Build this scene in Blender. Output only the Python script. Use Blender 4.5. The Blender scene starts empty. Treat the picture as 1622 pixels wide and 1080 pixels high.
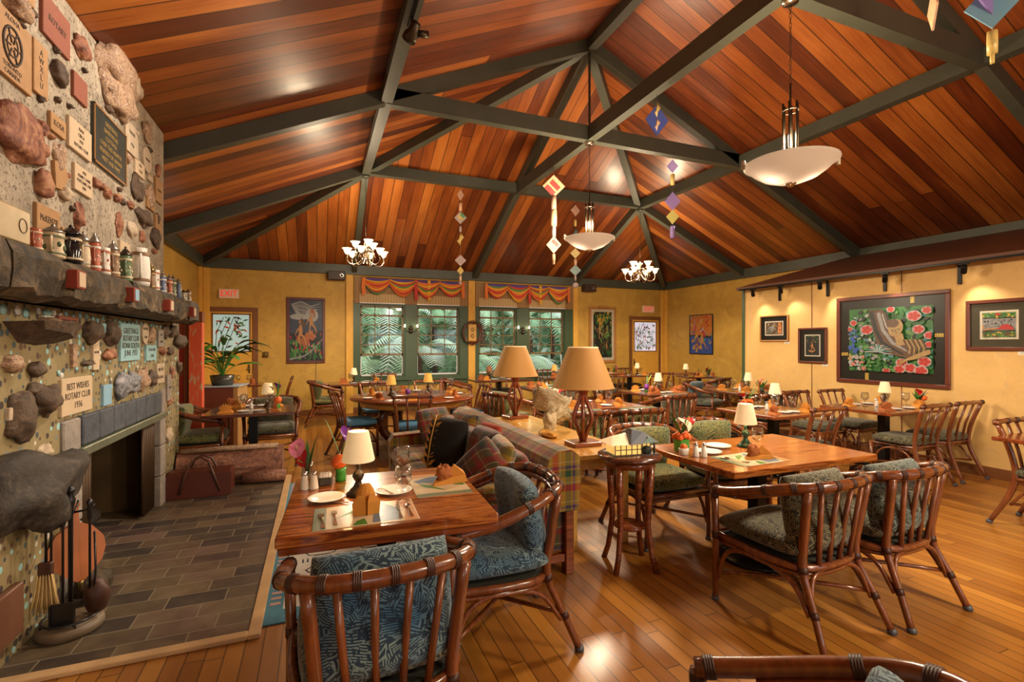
import bpy, math, random
from mathutils import Vector, Matrix, noise
random.seed(7)
scn = bpy.context.scene
col = scn.collection
PI = math.pi
def R(a): return math.radians(a)
def Tm(x=0, y=0, z=0): return Matrix.Translation((x, y, z))
def Rz(a): return Matrix.Rotation(a, 4, 'Z')
def Rx(a): return Matrix.Rotation(a, 4, 'X')
def Ry(a): return Matrix.Rotation(a, 4, 'Y')
def Sc(x, y, z): return Matrix.Diagonal((x, y, z, 1))

# ------------------------------------------------------------------ materials
class NT:
    def __init__(s, m):
        m.use_nodes = True
        s.t = m.node_tree; s.n = s.t.nodes; s.b = s.n['Principled BSDF']
    def new(s, ty, **kw):
        n = s.n.new(ty)
        for k, v in kw.items(): setattr(n, k, v)
        return n
    def put(s, sock, v):
        if v is None: return
        if hasattr(v, 'is_output'): s.t.links.new(v, sock)
        else:
            if isinstance(v, (tuple, list)) and len(v) == 3 and sock.type == 'RGBA': v = (*v, 1)
            sock.default_value = v
    def obj(s): return s.new('ShaderNodeTexCoord').outputs['Object']
    def xyz(s, v):
        n = s.new('ShaderNodeSeparateXYZ'); s.put(n.inputs[0], v); return n.outputs
    def comb(s, x, y, z):
        n = s.new('ShaderNodeCombineXYZ')
        for i, q in enumerate((x, y, z)): s.put(n.inputs[i], q)
        return n.outputs[0]
    def math(s, op, a, b=None, c=None):
        n = s.new('ShaderNodeMath', operation=op); s.put(n.inputs[0], a); s.put(n.inputs[1], b)
        if c is not None: s.put(n.inputs[2], c)
        return n.outputs[0]
    def vmul(s, v, k):
        n = s.new('ShaderNodeVectorMath', operation='MULTIPLY'); s.put(n.inputs[0], v); n.inputs[1].default_value = k
        return n.outputs[0]
    def noise(s, v, sc, det=3, rough=.55, dist=0, out='Fac'):
        n = s.new('ShaderNodeTexNoise'); s.put(n.inputs['Vector'], v); n.inputs['Scale'].default_value = sc
        n.inputs['Detail'].default_value = det; n.inputs['Roughness'].default_value = rough
        n.inputs['Distortion'].default_value = dist
        return n.outputs[out]
    def white(s, v, dim='1D'):
        n = s.new('ShaderNodeTexWhiteNoise', noise_dimensions=dim)
        s.put(n.inputs['W'] if dim == '1D' else n.inputs['Vector'], v); return n.outputs['Value']
    def ramp(s, f, stops, interp='LINEAR'):
        n = s.new('ShaderNodeValToRGB'); s.put(n.inputs[0], f); cr = n.color_ramp; cr.interpolation = interp
        while len(cr.elements) < len(stops): cr.elements.new(.5)
        for e, (p, c) in zip(cr.elements, stops):
            e.position = p; e.color = (*c, 1) if len(c) == 3 else c
        return n.outputs[0]
    def mix(s, f, a, b, mode='MIX'):
        n = s.new('ShaderNodeMix', data_type='RGBA', blend_type=mode)
        s.put(n.inputs[0], f); s.put(n.inputs[6], a); s.put(n.inputs[7], b); return n.outputs[2]
    def vor(s, v, sc, feature='F1', out='Distance', rnd=1, dim='3D'):
        n = s.new('ShaderNodeTexVoronoi', feature=feature, voronoi_dimensions=dim); s.put(n.inputs['Vector'], v)
        n.inputs['Scale'].default_value = sc; n.inputs['Randomness'].default_value = rnd
        return n.outputs[out]
    def bump(s, h, st=.3, d=.01):
        n = s.new('ShaderNodeBump'); s.put(n.inputs['Height'], h); n.inputs['Strength'].default_value = st
        n.inputs['Distance'].default_value = d; s.put(s.b.inputs['Normal'], n.outputs[0])
    def base(s, c): s.put(s.b.inputs['Base Color'], c)
    def rough(s, c): s.put(s.b.inputs['Roughness'], c)

MAT = {}
def mat(name, c=(.5, .5, .5), rough=.5, metal=0, emit=None, es=1, var=.12, vs=14, coat=0, trans=0, ior=None, spec=None, bump=0):
    """plain procedural material: base colour with a little noise variation"""
    m = bpy.data.materials.new(name); t = NT(m); MAT[name] = m
    if var and not trans:
        f = t.noise(t.obj(), vs, 3)
        t.base(t.mix(f, tuple(x*(1-var) for x in c), tuple(min(1, x*(1+var)) for x in c)))
        if bump: t.bump(f, bump, .01)
    else: t.base(c)
    t.rough(rough); t.b.inputs['Metallic'].default_value = metal
    if coat: t.b.inputs['Coat Weight'].default_value = coat; t.b.inputs['Coat Roughness'].default_value = .12
    if trans: t.b.inputs['Transmission Weight'].default_value = trans
    if ior: t.b.inputs['IOR'].default_value = ior
    if spec is not None: t.b.inputs['Specular IOR Level'].default_value = spec
    if emit: t.b.inputs['Emission Color'].default_value = (*emit, 1); t.b.inputs['Emission Strength'].default_value = es
    return m

def planks(name, across, width, length, stops, rough=.3, coat=.2, groove=.04, grain=1.0, patch=None):
    """boards: colour picked per board, grain along the board, dark groove between"""
    m = bpy.data.materials.new(name); t = NT(m); MAT[name] = m
    o = t.xyz(t.obj()); a = o[across]; l = o[1-across]
    q = t.math('DIVIDE', a, width); idx = t.math('FLOOR', q); fr = t.math('FRACT', q)
    l2 = t.math('ADD', t.math('DIVIDE', l, length), t.math('MULTIPLY', t.white(idx), 7.3))
    li = t.math('FLOOR', l2); lf = t.math('FRACT', l2)
    rnd = t.white(t.comb(idx, li, 0.0), '3D')
    gv = t.comb(t.math('MULTIPLY', a, 26.0), t.math('ADD', t.math('MULTIPLY', l, 1.3), t.math('MULTIPLY', rnd, 40.)), t.math('MULTIPLY', rnd, 9.))
    g = t.noise(gv, 1.5, 5, .65, .6)
    big = t.noise(t.comb(t.math('MULTIPLY', a, 3.), t.math('MULTIPLY', l, .8), rnd), 1., 2)
    f = t.math('ADD', t.math('MULTIPLY', rnd, .5), t.math('MULTIPLY', g, .42 * grain))
    f = t.math('ADD', f, t.math('MULTIPLY', t.math('SUBTRACT', big, .38), .5))
    c = t.ramp(f, stops)
    e = t.math('MINIMUM', t.math('MULTIPLY', fr, width), t.math('MULTIPLY', t.math('SUBTRACT', 1., fr), width))
    e2 = t.math('MINIMUM', t.math('MULTIPLY', lf, length), t.math('MULTIPLY', t.math('SUBTRACT', 1., lf), length))
    e = t.math('MINIMUM', e, e2)
    gl = t.math('LESS_THAN', e, groove*width)
    t.base(t.mix(t.math('MULTIPLY', gl, .75), c, (.015, .006, .002)))
    t.rough(t.math('ADD', t.math('MULTIPLY', g, .22), rough-.1))
    t.bump(t.math('SUBTRACT', t.math('MULTIPLY', g, .15), gl), .35, .004)
    t.b.inputs['Coat Weight'].default_value = coat; t.b.inputs['Coat Roughness'].default_value = .2
    return m
planks('ceil_a', 1, .178, 40., [(.1, (.035, .007, .003)), (.36, (.13, .026, .006)), (.6, (.31, .08, .013)), (.85, (.55, .19, .035))], rough=.38, coat=.3)
planks('ceil_b', 0, .178, 40., [(.1, (.035, .007, .003)), (.36, (.13, .026, .006)), (.6, (.31, .08, .013)), (.85, (.55, .19, .035))], rough=.38, coat=.3)
planks('floor_wood', 0, .083, 2.2, [(.0, (.16, .05, .007)), (.4, (.3, .11, .014)), (.7, (.4, .165, .022)), (1, (.5, .24, .045))], rough=.34, coat=.25, groove=.035)

def plaster(name, a, b, c):
    m = bpy.data.materials.new(name); t = NT(m); MAT[name] = m
    o = t.obj(); f = t.noise(o, 2.2, 6, .62, 1.2); g = t.noise(o, 11, 5, .6, .8)
    cc = t.mix(t.ramp(f, [(.32, (0, 0, 0)), (.68, (1, 1, 1))]), a, b)
    cc = t.mix(t.ramp(g, [(.56, (0, 0, 0)), (.76, (.75, .75, .75))]), cc, c)
    t.base(cc); t.rough(.6); t.bump(g, .25, .01); return m
plaster('wall_ochre', (.6, .37, .07), (.47, .28, .05), (.3, .2, .06))
plaster('wall_panel', (.68, .44, .16), (.6, .37, .12), (.5, .33, .17))
mat('beam_green', (.062, .068, .05), .45, var=.25, vs=5)
mat('beam_side', (.04, .035, .02), .5)
mat('green_trim', (.045, .085, .04), .4)
mat('yellow_post', (.72, .4, .06), .55, var=.2, vs=6)
mat('brown_trim', (.2, .08, .03), .4, var=.3)
mat('base_trim', (.2, .075, .025), .4, var=.3)
mat('rail_brown', (.13, .05, .025), .5)
mat('black_metal', (.012, .012, .013), .35, .6)
def thin_glass(name, tint, k):
    m = bpy.data.materials.new(name); m.use_nodes = True; MAT[name] = m; T = m.node_tree; T.nodes.remove(T.nodes['Principled BSDF'])
    a = T.nodes.new('ShaderNodeBsdfTransparent'); a.inputs[0].default_value = (*tint, 1); g = T.nodes.new('ShaderNodeBsdfGlossy'); g.inputs['Roughness'].default_value = .03
    l = T.nodes.new('ShaderNodeLayerWeight'); l.inputs[0].default_value = k; x = T.nodes.new('ShaderNodeMixShader')
    T.links.new(l.outputs['Facing' if name == 'glass' else 'Fresnel'], x.inputs[0]); T.links.new(a.outputs[0], x.inputs[1]); T.links.new(g.outputs[0], x.inputs[2]); T.links.new(x.outputs[0], T.nodes['Material Output'].inputs[0])
thin_glass('glass', (.93, .94, .93), .32); thin_glass('pane', (.97, .98, .98), .25)
def frost():
    m = bpy.data.materials.new('frost'); t = NT(m); MAT['frost'] = m; o = t.obj(); t.base((.42, .36, .3)); t.rough(.35); s = []
    for sx in (-1, 1):
        n = t.new('ShaderNodeVectorMath', operation='DISTANCE'); t.put(n.inputs[0], o); n.inputs[1].default_value = (sx*.12, 0, .09); q = t.math('DIVIDE', n.outputs['Value'], .085)
        s.append(t.math('EXPONENT', t.math('MULTIPLY', t.math('MULTIPLY', q, q), -1.)))
    t.b.inputs['Emission Color'].default_value = (1, .68, .42, 1); t.put(t.b.inputs['Emission Strength'], t.math('MULTIPLY_ADD', t.math('ADD', s[0], s[1]), 3., .25))
frost()
mat('cup_glow', (.9, .8, .6), .3, emit=(1, .74, .42), es=2.6, var=0)
mat('bulb', (1, .9, .7), .3, emit=(1, .8, .5), es=30, var=0)
mat('nickel', (.45, .38, .3), .25, 1)
mat('brass', (.28, .2, .08), .35, 1)
mat('dark_bronze', (.06, .045, .03), .35, .8)

# ------------------------------------------------------------------ mesh builder
class MB:
    def __init__(s, *mats):
        s.v = []; s.f = []; s.mi = []; s.sm = []; s.M = Matrix(); s.m = 0; s.mats = list(mats)
    def use(s, name):
        if name not in s.mats: s.mats.append(name)
        s.m = s.mats.index(name); return s
    def at(s, M): s.M = M; return s
    def add(s, vs, fs, smooth=False):
        n = len(s.v); M = s.M
        s.v += [tuple(M @ Vector(p)) for p in vs]
        for f in fs: s.f.append([n+i for i in f]); s.mi.append(s.m); s.sm.append(smooth)
        return s
    def box(s, x0, x1, y0, y1, z0, z1):
        v = [(x, y, z) for z in (z0, z1) for y in (y0, y1) for x in (x0, x1)]
        return s.add(v, [(0, 2, 3, 1), (4, 5, 7, 6), (0, 1, 5, 4), (2, 6, 7, 3), (0, 4, 6, 2), (1, 3, 7, 5)])
    def bbox(s, x0, x1, y0, y1, z0, z1, b=.01):
        """box with chamfered edges"""
        b = min(b, (x1-x0)*.45, (y1-y0)*.45, (z1-z0)*.45)
        P = []
        def ring(z, i):
            X0, X1, Y0, Y1 = x0+i, x1-i, y0+i, y1-i; c = b
            return [(X0+c, Y0, z), (X1-c, Y0, z), (X1, Y0+c, z), (X1, Y1-c, z), (X1-c, Y1, z), (X0+c, Y1, z), (X0, Y1-c, z), (X0, Y0+c, z)]
        rs = [ring(z0, b*.9), ring(z0+b, 0), ring(z1-b, 0), ring(z1, b*.9)]
        return s.loft(rs, True, True)
    def loft(s, rings, close=True, caps=False, smooth=False):
        n = len(rings[0]); v = [p for r in rings for p in r]; f = []
        for i in range(len(rings)-1):
            for j in range(n if close else n-1):
                k = (j+1) % n; f.append((i*n+j, i*n+k, (i+1)*n+k, (i+1)*n+j))
        if caps:
            f.append(tuple(range(n-1, -1, -1))); f.append(tuple((len(rings)-1)*n+j for j in range(n)))
        return s.add(v, f, smooth)
    def lathe(s, prof, n=16, caps=True, pleat=0):
        rs = []
        for (r, z) in prof:
            rs.append([((r*(1+(pleat if j % 2 else 0)))*math.cos(2*PI*j/n), (r*(1+(pleat if j % 2 else 0)))*math.sin(2*PI*j/n), z) for j in range(n)])
        return s.loft(rs, True, caps, smooth=True)
    def tube(s, pts, r, n=8, closed=False, flat=1.0):
        pts = [Vector(p) for p in pts]; N = len(pts); rr = r if isinstance(r, (list, tuple)) else [r]*N
        rings = []; up = Vector((0, 0, 1)); prev = None
        for i, p in enumerate(pts):
            a = pts[i-1] if (i > 0 or closed) else p; b = pts[(i+1) % N] if (i < N-1 or closed) else p
            t = (b-a).normalized() if (b-a).length > 1e-9 else Vector((0, 0, 1))
            if prev is None:
                x = t.cross(up) if abs(t.z) < .95 else t.cross(Vector((1, 0, 0)))
            else: x = prev - t*prev.dot(t)
            x.normalize(); prev = x; y = t.cross(x)
            rings.append([tuple(p + (x*math.cos(2*PI*j/n) + y*math.sin(2*PI*j/n)*flat)*rr[i]) for j in range(n)])
        if closed: rings.append(rings[0]); return s.loft(rings, True, False, True)
        return s.loft(rings, True, True, True)
    def poly(s, pts): return s.add(pts, [tuple(range(len(pts)))])
    def prism(s, pts2, z0, z1):
        """outline in x,y extruded in z"""
        return s.loft([[(x, y, z0) for x, y in pts2], [(x, y, z1) for x, y in pts2]], True, True)
    def sphere(s, c, r, n=10, m=7, sc=(1, 1, 1), nz=0, ns=3, seed=0, flat=False):
        v = [];
        for i in range(m+1):
            a = PI*i/m
            for j in range(n):
                b = 2*PI*j/n; d = Vector((math.sin(a)*math.cos(b), math.sin(a)*math.sin(b), math.cos(a)))
                k = 1 + (nz*noise.noise(d*ns*.5+Vector((seed, seed*.7, 0))) if nz else 0)
                v.append((c[0]+d.x*r*sc[0]*k, c[1]+d.y*r*sc[1]*k, c[2]+d.z*r*sc[2]*k))
        f = [(i*n+j, (i+1)*n+j, (i+1)*n+(j+1) % n, i*n+(j+1) % n) for i in range(m) for j in range(n)]
        return s.add(v, f, not flat)
    def cushion(s, w, d, h, n=10, puff=.35, e=4.0):
        """soft squared pad centred on the origin"""
        v = []; f = []
        def hh(x, y):
            q = max(0, 1-abs(x)**e)*max(0, 1-abs(y)**e); return h/2*((1-puff)*(q**.28) + puff*q)
        for sg in (1, -1):
            for i in range(n+1):
                for j in range(n+1):
                    x = math.sin((i/n-.5)*PI); y = math.sin((j/n-.5)*PI)
                    k = 1-.05*(abs(x*y)**2)
                    z = sg*hh(x, y); v.append((x*w/2*k, y*d/2*k, z))
        o = (n+1)**2
        for i in range(n):
            for j in range(n):
                a = i*(n+1)+j; b = a+n+1
                f.append((a, b, b+1, a+1)); f.append((o+a, o+a+1, o+b+1, o+b))
        return s.add(v, f, True)
    def rock(s, c, sc, seed, n=12, m=9, nz=.45, flat=True):
        s.sphere(c, 1, max(n, 20), max(m, 14), sc, nz, 3.2, seed, False); k = max(n, 20)*(max(m, 14)+1)
        C_ = Vector(c)
        for i_ in range(len(s.v)-k, len(s.v)):
            p = Vector(s.v[i_]); s.v[i_] = tuple(p+Vector((1, 1, 1))*0.0+(p-s.M @ C_)*.12*noise.noise(p*(1.6/max(sc[1], .03))))
        return s
    def text(s, txt, size, cx=0, cy=0, z=0, sx=1):
        """lettering in the local x,y plane, centred"""
        cu = bpy.data.curves.new('t', 'FONT'); cu.body = txt; cu.size = size; cu.align_x = 'CENTER'; cu.align_y = 'CENTER'
        cu.resolution_u = 2; cu.extrude = .0006
        o = bpy.data.objects.new('t', cu); me = bpy.data.meshes.new_from_object(o)
        s.add([(p.co.x*sx+cx, p.co.y+cy, p.co.z+z) for p in me.vertices], [tuple(q.vertices) for q in me.polygons])
        bpy.data.objects.remove(o); bpy.data.curves.remove(cu); bpy.data.meshes.remove(me); return s
    def build(s, name, parent=None, loc=None, **props):
        me = bpy.data.meshes.new(name); me.from_pydata(s.v, [], s.f)
        for q in s.mats: me.materials.append(MAT[q])
        me.polygons.foreach_set('material_index', s.mi); me.polygons.foreach_set('use_smooth', s.sm)
        import bmesh
        bm = bmesh.new(); bm.from_mesh(me); bmesh.ops.remove_doubles(bm, verts=bm.verts, dist=1e-6)
        bmesh.ops.recalc_face_normals(bm, faces=bm.faces); bm.to_mesh(me); bm.free()
        o = bpy.data.objects.new(name, me); col.objects.link(o)
        if parent: o.parent = parent
        if loc: o.location = loc
        for k, v in props.items(): o[k] = v
        return o

def thing(name, label, cat, loc=(0, 0, 0), rz=0, group=None):
    o = bpy.data.objects.new(name, None); col.objects.link(o); o.empty_display_size = .1
    o.location = loc; o.rotation_euler = (0, 0, rz); tag(o, label, cat, group); return o
def tag(o, label, cat, group=None):
    o['label'] = label; o['category'] = cat
    if group: o['group'] = group
    return o
def dup(root, loc=None, rz=None, label=None, group=None, sc=None, swap=None):
    r = root.copy(); col.objects.link(r)
    if loc is not None: r.location = loc
    if rz is not None: r.rotation_euler = (0, 0, rz)
    if sc: r.scale = (sc, sc, sc)
    if label: r['label'] = label
    if group: r['group'] = group
    def rec(a, b):
        for ch in [k for k in KIDS(a)]:
            c = ch.copy(); col.objects.link(c); c.parent = b; rec(ch, c)
    rec(root, r); return r
def KIDS(a): return list(a.children)
def struct(o): o['kind'] = 'structure'; return o
def bez(p0, p1, p2, p3, n=8):
    out = []
    for i in range(n+1):
        t = i/n; u = 1-t
        out.append(tuple(u**3*a+3*u*u*t*b+3*u*t*t*c+t**3*d for a, b, c, d in zip(p0, p1, p2, p3)))
    return out
def spline(P, n=5):
    """smooth path through points (Catmull-Rom)"""
    P = [Vector(p) for p in P]; Q = [P[0]*2-P[1]]+P+[P[-1]*2-P[-2]]; out = []
    for i in range(1, len(Q)-2):
        for k in range(n):
            t = k/n; a, b, c, d = Q[i-1:i+3]
            out.append(.5*((2*b)+(c-a)*t+(2*a-5*b+4*c-d)*t*t+(3*b-a-3*c+d)*t**3))
    out.append(P[-1]); return [tuple(p) for p in out]
# ------------------------------------------------------------------ room shell
XL, XR, YB, YF = -2.12, 9.02, 11.05, -5.2
XC, YA, Y2, ZE, SL = 3.45, 5.77, 2.78, 2.99, .4465
xl, xr, yr, zr = .74, 6.16, 8.30, 4.27
ZC = ZE+.17
sb = (SL*(XC-XL))/(YB-YA)
b = MB('floor_wood'); b.box(XL-.2, XR+.2, YF, YB+.2, -.1, 0); struct(b.build('floor'))
# walls (back wall with openings)
def wall_open(mb, x0, x1, z0, z1, holes, y0, y1):
    xs = sorted({x0, x1, *[h[0] for h in holes], *[h[1] for h in holes]})
    for a, c in zip(xs, xs[1:]):
        m = (a+c)/2; hs = sorted([h for h in holes if h[0] < m < h[1]], key=lambda h: h[2]); z = z0
        for h in hs:
            if h[2] > z: mb.box(a, c, y0, y1, z, h[2])
            z = h[3]
        if z < z1: mb.box(a, c, y0, y1, z, z1)
WIN = [(.84, 1.83), (2.08, 3.1), (3.55, 4.54), (4.85, 5.86)]
WZ = (.76, 2.37)
holes = [(a, c, WZ[0], WZ[1]) for a, c in WIN] + [(-1.98, -1.2, 0.0, 2.14), (7.93, 8.82, 0.0, 2.16)]
b = MB('wall_ochre'); wall_open(b, XL, XR, 0, ZE+.1, holes, YB, YB+.14); struct(b.build('wall_back'))
b = MB('wall_ochre'); b.box(XL-.14, XL, YF, YB+.14, 0, ZE+.1); struct(b.build('wall_left'))
b = MB('wall_ochre'); b.box(XR, XR+.14, YF, YB+.14, 0, ZE+.1); struct(b.build('wall_right'))
b = MB('wall_ochre'); wall_open(b, XL, XR, 0, ZE+.1, [(-1.2, .6, .8, 2.3), (2.6, 4.6, .8, 2.3), (6.2, 8.0, .8, 2.3)], YF-.14, YF)
struct(b.build('wall_front'))
# ceiling: left slope, right slope, hipped back slope, front gable
t_ = .05; E_ = .14
zr_ = ZC+SL*(XC-XL)
def slab(pts, m, name):
    b = MB(m); b.loft([pts, [(x, y, z+t_) for x, y, z in pts]], True, True); return struct(b.build(name))
slab([(XL-E_, YF, ZC-E_*SL), (XC, YF, zr_), (XC, YA, zr_), (XL-E_, YB+E_, ZC-E_*SL)], 'ceil_a', 'ceiling')
slab([(XR+E_, YF, ZC-E_*SL), (XR+E_, YB+E_, ZC-E_*SL), (XC, YA, zr_), (XC, YF, zr_)], 'ceil_a', 'ceiling')
slab([(XL-E_, YB+E_, ZC-E_*SL), (XC, YA, zr_), (XR+E_, YB+E_, ZC-E_*SL)], 'ceil_b', 'ceiling')
b = MB('wall_ochre'); b.loft([[(XL, YF-.1, ZE), (XR, YF-.1, ZE), (XC, YF-.1, zr_)], [(XL, YF, ZE), (XR, YF, ZE), (XC, YF, zr_)]], True, True); struct(b.build('wall_front_gable'))
# beams
tn = [0]
def beam(p, q, w=.105, h=.17, off=0, m='beam_green'):
    """p,q: centre of the underside; timber rises h above"""
    p = Vector(p); q = Vector(q); t = (q-p); hd = Vector((t.x, t.y, 0)).normalized(); s = Vector((-hd.y, hd.x, 0))*w/2
    u = Vector((0, 0, h))
    r = [[p-s, p+s, p+s+u, p-s+u], [q-s, q+s, q+s+u, q-s+u]]
    b = MB(m); b.loft([[tuple(v) for v in k] for k in r], True, True); tn[0] += 1
    return struct(b.build('trim_%d' % tn[0]))
def zs(x): return ZE+SL*min(x-XL, XR-x)
def zb(y): return ZE+sb*(YB-y)
AP = (XC, YA, zs(XC)); zrr = zs(xl)
hR = .175
for q in [(XL, YA, ZE), (XR, YA, ZE), (XC, YB, ZE), (XL, YB, ZE), (XR, YB, ZE)]: beam(AP, q, h=hR, w=.12 if q[1] == YB else .11)
beam(AP, (XC, YF, AP[2]), h=hR, w=.12)
beam((xl, yr, zb(yr)), (XL, yr, zs(XL)-.0)) if 0 else None
zA = zs(xl)
beam((xl, yr, zA), (XL, yr, ZE)); beam((xr, yr, zA), (XR, yr, ZE))
beam((xl, yr, zb(yr)), (xl, YB, ZE)); beam((xr, yr, zb(yr)), (xr, YB, ZE))
for y in (Y2, -.2, -3.2):
    beam((XC, y, AP[2]), (XL, y, ZE)); beam((XC, y, AP[2]), (XR, y, ZE))
# ring purlins and ties
for x in (xl, xr): beam((x, yr, zA-.005), (x, YF, zA-.005), w=.125)
beam((xl, yr, zb(yr)-.006), (xr, yr, zb(yr)-.006), w=.125)
for y in (YA, Y2, -.2, -3.2): beam((xl, y, zA-.012), (xr, y, zA-.012), w=.11, h=.2)
beam((XC, yr, zA-.016), (XC, YF, zA-.016), w=.115, h=.2)
for y in (YA, Y2): 
    b = MB('beam_side'); b.box(XC-.012, XC+.012, y-.012, y+.012, zA+.15, AP[2]+.02); tn[0] += 1; struct(b.build('trim_%d' % tn[0]))
# wall plates
def plate(x0, x1, y0, y1):
    b = MB('beam_green'); b.box(x0, x1, y0, y1, ZE, ZC+.03); tn[0] += 1; struct(b.build('trim_%d' % tn[0]))
plate(XL, XL+.09, YF, YB); plate(XR-.09, XR, YF, YB); plate(XL+.09, XR-.09, YB-.09, YB)
# corner and window posts
def post(x0, x1, y0, y1, m='yellow_post', z1=ZE):
    b = MB(m); b.bbox(x0, x1, y0, y1, 0, z1, .008); tn[0] += 1; struct(b.build('trim_%d' % tn[0]))
post(XL, XL+.06, YB-.17, YB); post(XL+.06, XL+.17, YB-.05, YB); post(XR-.06, XR, YB-.15, YB); post(XR-.15, XR-.06, YB-.05, YB)
post(.57, .72, YB-.06, YB); post(3.3, 3.47, YB-.06, YB); post(6.1, 6.24, YB-.06, YB); post(XR-.06, XR, YA-.07, YA+.07)
# baseboards
def bb(name, x0, x1, y0, y1):
    b = MB('base_trim'); b.box(x0, x1, y0, y1, 0, .12); struct(b.build(name))
bb('baseboard_back', -1.05, 7.8, YB-.02, YB); bb('baseboard_left', XL, XL+.02, 6.2, YB); bb('baseboard_right', XR-.02, XR, 6.5, YB)
# lower partition on the right that carries the pictures
PX_ = 7.01; PT = 2.46; PY1 = 6.44
b = MB('wall_panel'); b.box(PX_, PX_+.12, -3, PY1, 0, PT); struct(b.build('wall_partition'))
b = MB('green_trim'); b.bbox(PX_-.012, PX_+.13, PY1, PY1+.06, 0, PT, .005); tn[0] += 1; struct(b.build('trim_%d' % tn[0]))
bb('baseboard_partition', PX_-.018, PX_, -3, PY1)
for y in (5.19, 3.96, 2.75):
    b = MB('brown_trim'); b.box(PX_-.004, PX_, y-.006, y+.006, .12, PT-.02); tn[0] += 1; struct(b.build('trim_%d' % tn[0]))
# sloping soffit boards from the partition up to the wall plate
b = MB('rail_brown'); p = [(PX_-.1, -3, PT), (PX_-.1, PY1+.08, PT), (XR-.09, 5.9, ZE+.05), (XR-.09, -3, ZE+.05)]
b.loft([p, [(x, y, z+.03) for x, y, z in p]], True, True); tn[0] += 1; struct(b.build('trim_%d' % tn[0]))
b = MB('rail_brown'); b.box(PX_-.125, PX_-.1, -3, PY1+.08, PT-.02, PT+.03); tn[0] += 1; struct(b.build('trim_%d' % tn[0]))

# windows
mat('sash_brown', (.2, .13, .05), .4)
def window(i, x0, x1):
    z0, z1 = WZ; y = YB+.02
    r = bpy.data.objects.new('window_%d' % i, None); col.objects.link(r); r.location = ((x0+x1)/2, YB, z0); struct(r)
    M = Tm(-(x0+x1)/2, -YB, -z0)
    f = MB('green_trim').at(M); w = .035
    f.box(x0, x0+w, y-.02, y+.08, z0, z1); f.box(x1-w, x1, y-.02, y+.08, z0, z1); f.box(x0+w, x1-w, y-.02, y+.08, z1-w, z1); f.box(x0+w, x1-w, y-.04, y+.08, z0, z0+w)
    f.build('frame', r)
    zm = 1.24
    u = MB('sash_brown').at(M); a, c = x0+w, x1-w; w2 = .03
    u.box(a, a+w2, y, y+.03, zm, z1-w); u.box(c-w2, c, y, y+.03, zm, z1-w); u.box(a, c, y, y+.03, zm, zm+.045); u.box(a, c, y, y+.03, z1-w-.04, z1-w)
    for k in (1, 2): u.box(a+(c-a)*k/3-.009, a+(c-a)*k/3+.009, y, y+.02, zm, z1-w)
    H = z1-w-zm
    for k in range(1, 5): u.box(a, c, y, y+.02, zm+.02+H*k/5-.01-(.02 if k==4 else 0), zm+.02+H*k/5+.01)
    u.build('upper_sash', r)
    l = MB('plate_white').at(M)
    l.box(a, a+.02, y+.04, y+.06, z0+w, zm); l.box(c-.02, c, y+.04, y+.06, z0+w, zm); l.box(a, c, y+.04, y+.06, z0+w, z0+w+.03)
    l.build('lower_sash', r)
    g = MB('pane').at(M); g.box(a, c, y+.012, y+.016, zm, z1-w); g.box(a, c, y+.048, y+.052, z0+w, zm); g.build('pane', r)
mat('plate_white', (.75, .76, .8), .25)
for i, (x0, x1) in enumerate(WIN): window(i+1, x0, x1)
# green panelling around the sashes
def green(x0, x1, hs):
    b = MB('green_trim'); wall_open(b, x0, x1, .58, 2.45, [(h[0], h[1], WZ[0], WZ[1]) for h in hs], YB-.03, YB-.001); tn[0] += 1; struct(b.build('trim_%d' % tn[0]))
    b = MB('green_trim'); b.box(x0, x1, YB-.09, YB-.03, WZ[0]-.07, WZ[0]-.03); tn[0] += 1; struct(b.build('trim_%d' % tn[0]))
green(.72, 3.3, WIN[:2]); green(3.47, 6.1, WIN[2:])
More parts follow.
